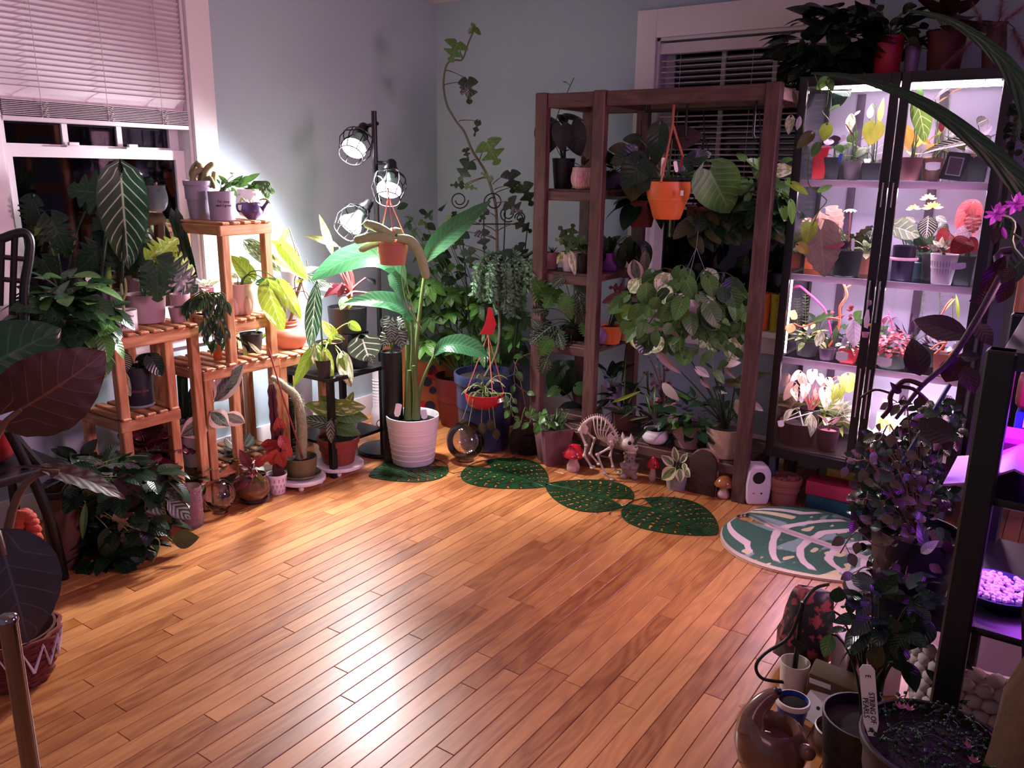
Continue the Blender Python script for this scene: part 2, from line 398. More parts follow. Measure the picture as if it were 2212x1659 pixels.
for a in (1.66, 1.92, 2.16):
    mb = MB(); mb.tube([P1(a, 0.004, 2.08), P1(a, 0.006, 1.56)], 0.0014, 4)
    for k in range(7): mb.tube([P1(a-0.02+0.004*k, 0.008, 1.625-k*0.009), P1(a+0.008, 0.012, 1.62-k*0.009), P1(a+0.024, 0.008, 1.612-k*0.009)], 0.0012, 4)
    mb.build('ladder_cord', m_cord, b1)
b2 = thing('window_blind', 'white slat blind hanging open over the dark back window', 'blind', (-1.45, YB+0.02, 2.0))
mb = MB(); bx2(mb, -1.895, -1.04, -0.055, -0.005, 1.955, 2.005); mb.build('headrail', m_slat, b2, bevel=0.003)
sm2 = slat_mesh(0.83, 0.045, 'slat'); zz = 1.925
while zz > 1.24:
    link('slat', sm2, b2, Matrix.Translation((-1.467, YB+0.03, zz)) @ Matrix.Rotation(math.radians(8), 4, 'X')); zz -= 0.0262
mb = MB(); bx2(mb, -1.885, -1.05, -0.05, -0.012, 1.212, 1.226); mb.build('bottom_rail', m_slat, b2, bevel=0.003)
for a in (-1.78, -1.42, -1.12):
    MB().tube([P2(a, -0.006, 1.96), P2(a, -0.006, 1.22)], 0.0012, 4).build('ladder_cord', m_cord, b2)
# ================================================================ THREE-HEAD FLOOR LAMP
m_socket = M('lamp_black', '121116', 0.38, var=0.1)
m_bulbneck = M('bulb_neck', '9fd4c4', 0.35, var=0.05)
m_bulb = M('bulb_lit', 'fff4f8', 0.3, emit=30)
LB = V((-2.80, 2.90, 0))
lamp = thing('floor_lamp', 'black three-headed floor lamp with wire cages and lit bulbs in the corner', 'lamp', LB)
MB().lathe([(0.0, 0.0), (0.125, 0.0), (0.128, 0.012), (0.12, 0.022), (0.03, 0.03), (0.0, 0.03)], LB, 36).build('base', m_socket, lamp)
ptop = Q(820, 240, LB)
MB().tube([LB+V((0, 0, 0.02)), V((LB.x, LB.y, ptop.z))], 0.0125, 14).build('pole', m_socket, lamp)
def head(neck, face, arm_uv, d1, d0, power, spot=105):
    """neck, face: pixels of the socket end and of the cage end; d: offset toward the camera"""
    A = Q(neck[0], neck[1], LB, d0); F_ = Q(face[0], face[1], LB, d1); ax_ = (F_-A).normalized()
    q = ax_.to_track_quat('Z', 'Y').to_matrix(); T = 0.20
    arm = Q(arm_uv[0], arm_uv[1], LB)
    pole = V((LB.x, LB.y, arm.z))
    h = MB().tube([pole, arm + (A-arm)*0.1, arm + (A-arm)*0.55, A], 0.009, 8).build('arm', m_socket, lamp)
    MB().lathe([(0, -0.012), (0.018, -0.01), (0.024, 0.0), (0.026, 0.03), (0.033, 0.034), (0.034, 0.062), (0.022, 0.064), (0, 0.064)], A, 20, q).build('socket', m_socket, h)
    nk = MB().lathe([(0.0, 0.06), (0.020, 0.062), (0.022, 0.085), (0.034, 0.11), (0.052, 0.135), (0.055, 0.146)], A, 24, q).build('bulb', m_bulbneck, h)
    MB().lathe([(0.055, 0.146), (0.056, 0.154), (0.046, 0.163), (0.024, 0.168), (0, 0.169)], A, 24, q).build('bulb_face', m_bulb, h)
    cg = MB()
    for k in range(8):
        t = 2*PI*k/8; c, s_ = math.cos(t), math.sin(t)
        cg.tube([A + q @ V((c*r, s_*r, z)) for r, z in ((0.034, 0.05), (0.070, 0.085), (0.080, 0.135), (0.058, T))], 0.0027, 5)
    for r, z in ((0.071, 0.088), (0.058, T), (0.036, 0.055)):
        cg.tube([A + q @ V((math.cos(2*PI*k/24)*r, math.sin(2*PI*k/24)*r, z)) for k in range(24)], 0.0029, 5, closed=True)
    cg.build('cage', m_socket, h)
    light('lamp_bulb_light', 'SPOT', A + ax_*0.175, power, (1.0, 0.93, 0.95), A + ax_*2, spot_size=math.radians(spot), spot_blend=0.6, shadow_soft_size=0.045)
    return h
head((786, 274), (757, 338), (818, 266), 0.05, -0.09, 115, 178)
head((846, 352), (838, 425), (826, 352), 0.16, 0.05, 105, 165)
head((797, 438), (752, 492), (824, 432), 0.05, -0.03, 95, 178)
# ================================================================ LEAVES, POTS AND PLANTS
def prof_oval(t): return math.sin(PI*min(1, max(0, t))**0.85)**0.9
def half_grid(width, inner=None, n=10, m=3, t0=0.0, droop=0.18, fold=0.15, wave=0.0, wf=3, twist=0.0, cup=0.0):
    """two leaf halves, unit length along +Y; width(t) half width, inner(t) gap of the basal notch"""
    vs_, fs, uv = [], [], []
    for sgn in (-1, 1):
        b = len(vs_)
        for i in range(n+1):
            t = t0 + (1-t0)*i/n; wo = max(width(t), 0.0008); wi = min(inner(t) if inner else 0.0, wo*0.98)
            for j in range(m+1):
                x = wi + (wo-wi)*j/m; s = x/max(wo, 1e-4)
                z = -droop*t*abs(t)*1.0 + fold*x + cup*x*x + wave*math.sin(t*wf*2*PI)*s*s*sgn + twist*x*sgn*t
                yy = t - droop*droop*0.5*max(t, 0)**3
                vs_.append((sgn*x, yy, z)); uv.append((0.5+0.5*sgn*s, max(0, min(1, t))))
        for i in range(n):
            for j in range(m):
                a = b+i*(m+1)+j; q = (a, a+1, a+m+2, a+m+1); fs.append(q if sgn > 0 else q[::-1])
    return vs_, fs, uv
def heart_w(k=0.42, b=-0.22, p=0.75):
    def w(t):
        s = (t-b)/(1-b); return k*math.sin(PI*max(0, min(1, s))**p)**0.72
    return w
def heart_in(b=-0.22, g=0.10):
    return lambda t: 0.0 if t >= 0 else g*(t/b)**0.8*1.6
def teeth(w, n, depth, lo=0.05, hi=0.95, sharp=4):
    def f(t):
        if t < lo or t > hi: return w(t)
        ph = ((t-lo)*n/(hi-lo)) % 1.0
        notch = math.exp(-((ph-0.5)*sharp)**2)
        return w(t)*(1-depth*notch)
    return f
PROTO = {
 'oval': lambda: half_grid(lambda t: 0.26*prof_oval(t), n=9, droop=0.22),
 'broad': lambda: half_grid(lambda t: 0.34*prof_oval(t), n=9, droop=0.2, cup=0.25, fold=0.08),
 'round': lambda: half_grid(lambda t: 0.46*math.sin(PI*max(0, min(1, t)))**0.55, n=8, droop=0.08, fold=0.05, cup=0.1),
 'lance': lambda: half_grid(lambda t: 0.13*prof_oval(t), n=9, m=2, droop=0.3, fold=0.3),
 'strap': lambda: half_grid(lambda t: 0.055*min(1, 6*(1-t)+0.02)*(0.75+0.25*min(1, 4*t)), n=12, m=2, droop=0.55, fold=0.5),
 'blade': lambda: half_grid(lambda t: 0.06*(1-t**2)+0.002, n=9, m=1, droop=0.25, fold=0.6),
 'heart': lambda: half_grid(heart_w(), heart_in(), n=11, m=3, t0=-0.22, droop=0.22, fold=0.12),
 'heartnarrow': lambda: half_grid(heart_w(0.30, -0.14, 0.68), heart_in(-0.14, 0.05), n=12, m=3, t0=-0.14, droop=0.25, fold=0.2),
 'arrow': lambda: half_grid(heart_w(0.34, -0.35, 0.55), heart_in(-0.35, 0.07), n=13, m=3, t0=-0.35, droop=0.2, fold=0.25),
 'elephant': lambda: half_grid(heart_w(0.45, -0.28, 0.8), heart_in(-0.28, 0.05), n=18, m=6, t0=-0.28, droop=0.25, fold=0.05, wave=0.02, wf=5),
 'monstera': lambda: half_grid(teeth(heart_w(0.50, -0.18, 0.8), 5, 0.55, 0.12, 0.92), heart_in(-0.18, 0.06), n=34, m=4, t0=-0.18, droop=0.25, fold=0.05),
 'minimonstera': lambda: half_grid(teeth(heart_w(0.54, -0.15, 0.75), 2, 0.78, 0.16, 0.92, 3.0), heart_in(-0.12, 0.05), n=26, m=3, t0=-0.12, droop=0.3, fold=0.05),
 'scallop': lambda: half_grid(teeth(heart_w(0.52, -0.25, 0.75), 6, 0.16, 0.0, 0.96, 2.4), heart_in(-0.25, 0.07), n=26, m=3, t0=-0.25, droop=0.2, fold=0.02, wave=0.05, wf=4),
 'paddle': lambda: half_grid(lambda t: 0.20*min(1, 7*t+0.03)**0.7*(1-t**3.2)**0.6+0.001, n=18, m=4, droop=0.3, fold=0.35, wave=0.012, wf=5),
 'curl': lambda: half_grid(lambda t: 0.22*prof_oval(t), n=14, m=3, droop=1.0, fold=0.35, wave=0.07, wf=2.0),
 'petal': lambda: half_grid(lambda t: 0.17*prof_oval(t), n=6, m=2, droop=-0.3, fold=0.2),
 'needle': lambda: half_grid(lambda t: 0.02+0.03*(1-t), n=3, m=1, droop=0.1, fold=0.4),
}
def multi(sub, n, spread, r=0.0, scale=1.0, tilt=0.3, full=False):
    vs_, fs, uv = [], [], []
    v0, f0, u0 = PROTO[sub]()
    for k in range(n):
        a = (2*PI*k/n) if full else (-spread/2 + spread*k/(n-1))
        sc = scale*(1.0 if full else (1-0.25*abs(2*k/(n-1)-1)))
        mt = Matrix.Rotation(-a, 4, 'Z') @ Matrix.Rotation(-tilt, 4, 'X') @ Matrix.Translation((0, r, 0)) @ Matrix.Scale(sc, 4)
        b = len(vs_); vs_ += [tuple(mt @ V(p)) for p in v0]; fs += [tuple(b+i for i in f) for f in f0]; uv += u0
    return vs_, fs, uv
PROTO['palmate'] = lambda: multi('oval', 7, 5.2, 0.06, 0.8, 0.25)
PROTO['trifol'] = lambda: multi('broad', 3, 3.4, 0.0, 0.7, 0.1)
PROTO['fingers'] = lambda: multi('lance', 7, 3.9, 0.0, 1.0, 0.1)
_PG, _LM = {}, {}
def proto(kind):
    if kind not in _PG: _PG[kind] = PROTO[kind]()
    return _PG[kind]
def leaf_me(kind, mat, name='leaf'):
    key = (kind, mat.name, name)
    if key not in _LM:
        v, f, uv = proto(kind); me = bpy.data.meshes.new(name); me.from_pydata(v, [], f); me.materials.append(mat)
        ul = me.uv_layers.new(name='UVMap'); flat = []
        for p in f:
            for i in p: flat += uv[i]
        ul.data.foreach_set('uv', flat); me.shade_smooth(); _LM[key] = me
    return _LM[key]
def leaf_mtx(P0, P1, w=1.0, n=None, roll=0.0):
    P0, P1 = V(P0), V(P1); y = P1-P0; L = max(y.length, 1e-4); y = y/L
    if n is None: n = (CAM-P0).normalized()*0.7 + V((0, 0, 0.7))
    z = n - y*n.dot(y)
    if z.length < 1e-3: z = y.orthogonal()
    z.normalize(); x = y.cross(z)
    m = Matrix((x*(L*w), y*L, z*L)).transposed().to_4x4()
    if roll: m = m @ Matrix.Rotation(roll, 4, 'Y')
    return Matrix.Translation(P0) @ m
def Lf(root, kind, mat, P0, P1, w=1.0, n=None, roll=0.0, name='leaf'):
    return link(name, leaf_me(kind, mat, name), root, leaf_mtx(P0, P1, w, n, roll))
def joined(root, kind, mat, mtxs, name='foliage'):
    """many leaves too small to pick apart: one real mesh"""
    import numpy as np
    v, f, uv = proto(kind); va = np.array(v, dtype=np.float32); k = len(v); out = []; fs = []; flat = []
    base_uv = [c for p in f for i in p for c in uv[i]]
    for i, m in enumerate(mtxs):
        a = np.array(m, dtype=np.float32); out.append(va @ a[:3, :3].T + a[:3, 3]); fs += [tuple(j+i*k for j in p) for p in f]; flat += base_uv
    me = bpy.data.meshes.new(name); me.from_pydata(np.concatenate(out).tolist(), [], fs); me.materials.append(mat)
    ul = me.uv_layers.new(name='UVMap'); ul.data.foreach_set('uv', flat); me.shade_smooth()
    return stuff(link(name, me, root))
class Stems:
    """petioles and stems of one plant, joined into one part"""
    def __init__(s, root, mat, name='stem'): s.root, s.mat, s.name, s.mb = root, mat, name, MB(); s.k = 0
    def add(s, pts, r, n=5): s.mb.tube(pts, r, n); s.k += 1
    def arc(s, p, q, r=0.003, lift=0.35, n=6):
        p, q = V(p), V(q); d = (q-p).length
        s.add(bez(p, p + V((0, 0, d*lift)) + (q-p)*0.15, q + V((0, 0, d*lift*0.5)) - (q-p)*0.2, q, n), [r*1.15]*(n//2) + [r*0.8]*(n+1-n//2))
    def done(s):
        if s.k: return stuff(s.mb.build(s.name, s.mat, s.root, smooth=60))
m_soil = M('potting_soil', '1d130f', 0.95, var=0.5, scale=60, bump=0.9)
def pot(root, B, r1, h, mat, r0=None, style='plain', n=32, name='pot', soil=True, fill=0.88, saucer=None, smat=None):
    """B: centre of the foot; r1 rim radius, r0 foot radius"""
    r0 = r0 if r0 is not None else r1*0.78; w = max(0.003, r1*0.05)
    if style == 'plain': pr = [(0, 0), (r0*0.96, 0), (r0, h*0.02), (r1, h*0.97), (r1, h), (r1-w, h), (r1-w*1.2, h*0.96)]
    elif style == 'rim':   # terracotta with a thick collar
        k = 0.76; rk = r0 + (r1*0.92-r0)*k
        pr = [(0, 0), (r0*0.95, 0), (r0, h*0.02), (rk, h*k), (r1*0.985, h*(k+0.01)), (r1, h*(k+0.04)), (r1*1.02, h*0.98), (r1, h), (r1-w*1.6, h), (r1-w*2, h*0.94)]
    elif style == 'round': pr = [(0, 0), (r0*0.7, 0), (r0*1.15, h*0.12), (r1*1.14, h*0.42), (r1*1.1, h*0.68), (r1*0.98, h*0.9), (r1, h), (r1-w, h), (r1-w*1.2, h*0.92)]
    elif style == 'egg': pr = [(0, 0), (r0*0.8, 0), (r0*1.0, h*0.03), (r0*.55+r1*.45, h*0.35), (r1*.97, h*0.65), (r1*1.0, h*0.85), (r1*.98, h*.97), (r1*.98, h), (r1-w, h), (r1-w*1.2, h*0.92)]
    elif style == 'lip': pr = [(0, 0), (r0*0.96, 0), (r0, h*0.02), (r1*0.95, h*0.86), (r1, h*0.88), (r1*1.02, h*0.98), (r1, h), (r1-w, h), (r1-w*1.2, h*0.9)]
    elif style == 'ribs':
        pr = [(0, 0), (r0*0.96, 0)]
        for i in range(15): t = i/14; pr.append(((r0+(r1-r0)*t)*(1.0+0.022*(i % 2)), h*(0.01+0.97*t)))
        pr += [(r1, h), (r1-w, h), (r1-w*1.2, h*0.93)]
    elif style == 'bowl': pr = [(0, 0), (r0*0.55, 0.001), (r1*0.72, h*0.14), (r1*0.92, h*0.42), (r1*0.98, h*0.75), (r1, h*0.97), (r1*1.01, h), (r1-w, h), (r1-w*1.3, h*0.9)]
    elif style == 'vase': pr = [(0, 0), (r0*0.95, 0), (r0*1.05, h*0.04), (r1*1.9, h*0.3), (r1*1.95, h*0.5), (r1*1.55, h*0.7), (r1*1.02, h*0.76), (r1*0.95, h*0.82), (r1*1.1, h*0.86), (r1*0.93, h*0.9), (r1, h*0.97), (r1, h), (r1-w, h), (r1-w*1.2, h*0.92)]
    if style in ('round', 'egg', 'bowl', 'vase'):
        k_ = [p for p in pr[1:-3]]; q_ = smooth_path([V((a, b, 0)) for a, b in k_], 3); pr = [pr[0]] + [(p.x, p.y) for p in q_] + pr[-3:]
    pr.append((r1-w*1.6, h*fill*0.6)); pr.append((0, h*fill*0.6))
    p = MB().lathe(pr, B, n).build(name, mat, root, smooth=38)
    if soil:
        rs = r1-w*1.3; MB().lathe([(rs, -0.004), (rs*0.7, 0.002), (rs*0.3, 0.004), (0, 0.005)], B+V((0, 0, h*fill)), 20).build('soil', smat or m_soil, root)
    if saucer:
        MB().lathe([(0, -0.0), (r0*1.1, 0), (r0*1.35, 0.014), (r0*1.42, 0.016), (r0*1.36, 0.019), (r0*1.12, 0.004), (0, 0.004)], B, n).build('saucer', saucer, root)
    return p
def sqpot(root, B, w1, h, mat, w0=None, rot=0.0, soil=True, fill=0.9, name='pot', bevel=0.004, smat=None):
    w0 = w0 or w1*0.75; mb = MB(); t = max(0.002, w1*0.03); rm = Matrix.Rotation(rot, 3, 'Z')
    def ring(w, z): return [rm @ V((x*w/2, y*w/2, z)) + B for x, y in ((-1, -1), (1, -1), (1, 1), (-1, 1))]
    rs = ring(w0, 0)+ring(w1, h)+ring(w1-2*t, h)+ring(w0+(w1-w0)*fill*.8-2*t, h*fill*0.8); mb.v = rs
    mb.face(3, 2, 1, 0)
    for a in range(3):
        for k in range(4): mb.face(a*4+k, a*4+(k+1) % 4, a*4+4+(k+1) % 4, a*4+4+k)
    mb.face(12, 13, 14, 15); p = mb.build(name, mat, root, bevel=bevel)
    if soil: MB().box(B+V((0, 0, h*fill)), (w1*0.9, w1*0.9, 0.008), rm).build('soil', smat or m_soil, root, smooth=0)
    return p
def potpx(root, B, uL, uR, vrim, mat, ratio=0.78, style='plain', **kw):
    """pot standing at B whose rim spans uL..uR at height vrim in the picture of the room"""
    a, b = Q(uL, vrim, B), Q(uR, vrim, B); r1 = (b-a).length/2; h = (a.z+b.z)/2 - B.z
    pot(root, B, r1, h, mat, r1*ratio, style, **kw); return r1, h, B+V((0, 0, h*kw.get('fill', 0.88)))
def sgn_n(P0, az=None, upw=0.5, k=1.0):
    n = (CAM-P0); n.z = 0; n.normalize(); return n*k + V((0, 0, upw))
def hand(root, B, st, O, specs, kind, mat, r=0.003, lift=0.3, upw=0.5, jit=0.25, seed=1, stem=True):
    """leaves read off the photograph: (u0,v0,u1,v1,width[,depth[,kind[,mat]]]) from leaf base to tip, near the plant standing at B"""
    g = random.Random(seed)
    for sp in specs:
        u0, v0, u1, v1, w = sp[:5]; d = sp[5] if len(sp) > 5 and sp[5] is not None else g.uniform(-0.03, 0.05)
        kd = sp[6] if len(sp) > 6 and sp[6] else kind; mt = sp[7] if len(sp) > 7 and sp[7] else mat
        P0, P1 = Q(u0, v0, B, d), Q(u1, v1, B, d + g.uniform(-0.02, 0.05))
        n = sgn_n(P0, upw=upw + g.uniform(-jit, jit)) + V((g.uniform(-jit, jit), g.uniform(-jit, jit), 0))
        Lf(root, kd, mt, P0, P1, w, n)
        if stem and st is not None: st.arc(O + V((g.uniform(-.01, .01), g.uniform(-.01, .01), -0.005)), P0, r, lift)
def rosette(root, O, st, n, L, kind, mat, pet=0.08, e0=20, e1=75, w=1.0, r=0.0025, seed=1, join=False, az0=0.0, az1=360.0, jl=0.25, up=1.0):
    g = random.Random(seed); ms = []
    for i in range(n):
        az = math.radians(az0 + (az1-az0)*((i*0.381966) % 1.0) + g.uniform(-15, 15)); el = math.radians(e0 + (e1-e0)*(i/max(1, n-1))**0.8 + g.uniform(-8, 8))
        d = V((math.cos(az)*math.cos(el), math.sin(az)*math.cos(el), math.sin(el))); pl = pet*g.uniform(0.7, 1.25); ll = L*g.uniform(1-jl, 1+jl)
        P0 = O + d*pl; e2 = el - math.radians(25); d2 = V((math.cos(az)*math.cos(e2), math.sin(az)*math.cos(e2), math.sin(e2)))
        P1 = P0 + d2*ll; nn = V((-math.cos(az)*math.sin(e2), -math.sin(az)*math.sin(e2), math.cos(e2)))*up + V((g.uniform(-.2, .2), g.uniform(-.2, .2), 0.1))
        if join: ms.append(leaf_mtx(P0, P1, w, nn))
        else: Lf(root, kind, mat, P0, P1, w, nn)
        if st is not None and pet > 0.01: st.arc(O, P0, r, 0.15)
    if join: joined(root, kind, mat, ms)
def bushy(root, c, rad, n, L, kind, mat, w=1.0, seed=1, join=False, hang=0.3, shell=0.55, jl=0.3, cz=None):
    """leaves in an ellipsoid about c, tips outward and a little down"""
    g = random.Random(seed); ms = []; c = V(c)
    for i in range(n):
        while True:
            d = V((g.uniform(-1, 1), g.uniform(-1, 1), g.uniform(-1, 1)))
            if 0.05 < d.length < 1: break
        d = d.normalized()*(shell + (1-shell)*g.random()); p = c + V((d.x*rad[0], d.y*rad[1], d.z*rad[2]))
        if cz is not None and p.z < cz: p.z = cz + g.random()*0.02
        o = V((d.x, d.y, d.z*0.4 + 0.1)).normalized(); t = (o + V((g.uniform(-.7, .7), g.uniform(-.7, .7), -hang + g.uniform(-.4, .4)))).normalized()
        nn = o*0.7 + V((0, 0, 0.8)) + V((g.uniform(-.4, .4), g.uniform(-.4, .4), 0)); ll = L*g.uniform(1-jl, 1+jl)
        m = leaf_mtx(p, p + t*ll, w, nn)
        if join: ms.append(m)
        else: link('leaf', leaf_me(kind, mat), root, m)
    if join: joined(root, kind, mat, ms)
def vine(root, st, pts, r, L, kind, mat, step=0.05, w=1.0, seed=1, join=None, hang=0.6, pet=0.02, side=None, skip=0.0):
    """a strand along pts with leaves left and right of it"""
    g = random.Random(seed); path = smooth_path(pts, 5); st.add(path, r, 5); acc = 0; k = 0; tot = sum((path[i+1]-path[i]).length for i in range(len(path)-1)); go = 0
    for i in range(len(path)-1):
        seg = path[i+1]-path[i]; acc += seg.length; go += seg.length
        if acc > step*g.uniform(0.7, 1.3) and go > skip*tot:
            acc = 0; k += 1; t = seg.normalized(); out = (CAM-path[i]); out.z = 0; out.normalize(); sd = t.cross(out).normalized()*(1 if k % 2 else -1)
            d = (sd*0.8 + out*g.uniform(0, .8) + V((0, 0, -hang)) + t*0.2).normalized(); P0 = path[i] + d*pet; ll = L*g.uniform(0.7, 1.2)
            nn = out*0.8 + V((0, 0, 0.6)) + V((g.uniform(-.3, .3), g.uniform(-.3, .3), 0)); m = leaf_mtx(P0, P0 + d*ll, w, nn)
            st.add([path[i], P0], r*0.6, 4)
            if join is not None: join.append(m)
            else: link('leaf', leaf_me(kind, mat), root, m)
# ---------------------------------------------------------------- leaf colours
G = {}
G['green'] = leafmat('leaf_green', '2f5a26', '4a7a34', '8fb068', vs=0.3)
G['dark'] = leafmat('leaf_dark_green', '1a3220', '2a4a2c', '4c7048', vs=0.3, rough=0.28)
G['deep'] = leafmat('leaf_deep_green', '14261a', '1f3a24', '3a5a3c', vs=0.35, rough=0.25)
G['black'] = leafmat('leaf_near_black', '0d1014', '15191d', '2a3036', vs=0.3, rough=0.4, trl=0.05)
G['lime'] = leafmat('leaf_lime', '6f9a2a', 'a3c545', 'd9e58c', vs=0.35)
G['mid'] = leafmat('leaf_mid_green', '3c6a30', '5b8a42', '9ab878', vs=0.35)
G['fresh'] = leafmat('leaf_fresh_green', '4a8a3a', '74b04c', 'b8d88c', vs=0.35)
G['vari'] = leafmat('leaf_variegated', '4d7a2c', '86a83c', 'c4d07c', splash='dfe4b0', sscale=3.0, sthr=0.56, vs=0.3)
G['varipale'] = leafmat('leaf_pale_variegated', '8aa860', 'b4c488', 'e4e8c8', splash='eef0da', sscale=3.5, sthr=0.5, vs=0.3)
G['limevari'] = leafmat('leaf_lime_variegated', '8fae2c', 'b8cf4a', 'e4ecb0', splash='e8eccc', sscale=2.4, sthr=0.6, vs=0.4)
G['mottle'] = leafmat('leaf_mottled', '3e6034', '5c7c48', '9db482', splash='c8d4b4', sscale=9, sthr=0.57, vs=0.4)
G['veined'] = leafmat('leaf_white_veined', '3a4a3e', '556656', 'dfe6d2', nv=4, vs=0.9, vw=0.12, mid=0.07)
G['veindark'] = leafmat('leaf_dark_white_veined', '1f3a2a', '2c4c36', 'b8ccaa', nv=8, vs=0.75, vw=0.11, mid=0.06)
G['zebra'] = leafmat('leaf_zebra', '243a26', '33502f', 'eceade', nv=9, vs=0.95, vw=0.2, mid=0.1)
G['silver'] = leafmat('leaf_silver_banded', '2a3a30', '3a4c3e', '1c2820', nv=6, vs=0.6, band='a9b4ac')
G['satin'] = leafmat('leaf_satin', '2a3c30', '3c5040', '60745c', splash='9aa89a', sscale=10, sthr=0.56, vs=0.3, rough=0.5)
G['tineke'] = leafmat('leaf_rubber_variegated', '5d6a5c', '7a8478', 'c8b0ac', splash='39463c', sscale=3.2, sthr=0.56, margin='dcc3b6', mw=0.62, vs=0.35, nv=10)
G['red'] = leafmat('leaf_red', '7c1d24', 'b23a3a', 'd87a70', vs=0.35)
G['wine'] = leafmat('leaf_wine', '451420', '6a2030', '8c4450', vs=0.3)
G['pinkred'] = leafmat('leaf_pink_red', 'b34a4e', 'd87a74', '7c2830', vs=0.5, nv=6)
G['purple'] = leafmat('leaf_purple', '2c0f2c', '3c1438', '4c1c4c', vs=0.2, trl=0.12)
G['plum'] = leafmat('leaf_plum', '240a14', '340e1e', '4a1826', vs=0.2, trl=0.1)
G['brown'] = leafmat('leaf_brown_underside', '2c120e', '3c1a13', '6a3c2a', nv=6, vs=0.7, vw=0.04, mid=0.045, trl=0.1, rough=0.55)
G['slate'] = leafmat('leaf_slate', '23252b', '2e3038', '4a4c54', nv=5, vs=0.6, vw=0.05, mid=0.04, trl=0.05, rough=0.32)
G['pink'] = leafmat('leaf_pinkish', '8c4a58', 'b87080', 'd8a0a4', vs=0.3)
G['white'] = leafmat('leaf_whitish', 'a8a29a', 'cfc9c0', 'e6e2da', vs=0.4)
G['grey'] = leafmat('leaf_grey_silver', '8a8a92', 'b0b0b8', '54505c', nv=8, vs=0.6, vw=0.1)
G['paleback'] = leafmat('leaf_pale_back', '8e8078', 'b09c94', 'c4b0a6', nv=9, vs=0.4)
G['yellow'] = leafmat('leaf_yellow', 'c9a33c', 'e6c65a', 'f0e0a0', vs=0.3)
G['peach'] = leafmat('leaf_peach', 'b89a80', 'd8bca0', 'f0dcc8', vs=0.4, nv=5)
G['olive'] = leafmat('leaf_olive', '3a3c1e', '52542c', '6c6c40', vs=0.3)
G['magenta'] = leafmat('flower_magenta', 'b030c0', 'e060e0', 'f0a0f0', vs=0.3, trl=0.35)
S = {k: M('stem_'+k, c, 0.55, var=0.15) for k, c in dict(green='4a6a34', dark='22301f', pale='8a9a5e', red='8a3a38', brown='5a4030', wood='4c3a2c', pink='b06a66', purple='3a1a34', lime='9ab058', black='121512').items()}
P = {k: M('pot_'+k, c, r, var=0.06, bump=b) for k, c, r, b in (
  ('white', 'e4dde2', 0.35, 0.05), ('cream', 'd9cdc4', 0.4, 0.05), ('terra', 'a86858', 0.8, 0.15), ('terradark', '7c3a30', 0.75, 0.15), ('mauve', 'a48590', 0.5, 0.05),
  ('lavender', '9a8ea6', 0.45, 0.05), ('greyplum', '57444f', 0.5, 0.05), ('black', '17161b', 0.45, 0.03), ('blueblack', '262a38', 0.35, 0.03), ('navy', '2b3352', 0.3, 0.05),
  ('orange', 'e0713a', 0.4, 0.03), ('red', 'b3222c', 0.42, 0.03), ('yellow', 'e0a02c', 0.4, 0.03), ('limeyel', 'a8a82c', 0.4, 0.03), ('olive', '625c40', 0.5, 0.12), ('nursery', '2c2b2f', 0.55, 0.03), ('nurgreen', '3e4a42', 0.55, 0.03),
  ('teal', '3e6064', 0.4, 0.03), ('purple', '4c3868', 0.35, 0.03), ('pink', 'c888a0', 0.4, 0.03), ('grey', '8d8a90', 0.5, 0.05), ('blush', 'c9a3a0', 0.4, 0.04), ('brown', '5c3c30', 0.55, 0.08), ('cement', '8c8078', 0.85, 0.3), ('deepred', '6a1c1e', 0.5, 0.03))}
P['metal'] = M('pot_hammered', 'cbb8a8', 0.38, metal=0.55, var=0.2, scale=30, bump=0.6)
m_tagw = M('plant_tag_white', 'e9e4e8', 0.5, var=0.03); m_ink = M('ink_black', '141216', 0.7)
def plant_tag(root, P0, P1, w=0.014, name='plant_tag', mat=None):
    m = leaf_mtx(P0, P1, 1.0, sgn_n(V(P0))); L = (V(P1)-V(P0)).length; h = w/2/L
    me = MB().prism([(-h*.5, 0), (h*.5, 0), (h, 0.2), (h, 0.93), (h*.5, 1.0), (-h*.5, 1.0), (-h, 0.93), (-h, 0.2)], -0.004, 0.004).mesh(name, mat or m_tagw)
    return link(name, me, root, m)
def onx(u, z, x):
    """point of the plane x, height z, seen in column u"""
    v = 830.0
    for _ in range(12):
        p = ax(u, v, x); q = ax(u, v+1, x); v += (z-p.z)/(q.z-p.z)
    return ax(u, v, x)
def ony(u, z, y):
    v = 830.0
    for _ in range(12):
        p = ay(u, v, y); q = ay(u, v+1, y); v += (z-p.z)/(q.z-p.z)
    return ay(u, v, y)
def plant(name, label, B, cat='plant', group=None, stem='green', stname='stem'):
    r = thing(name, label, cat, B, group); return r, Stems(r, S[stem], stname)

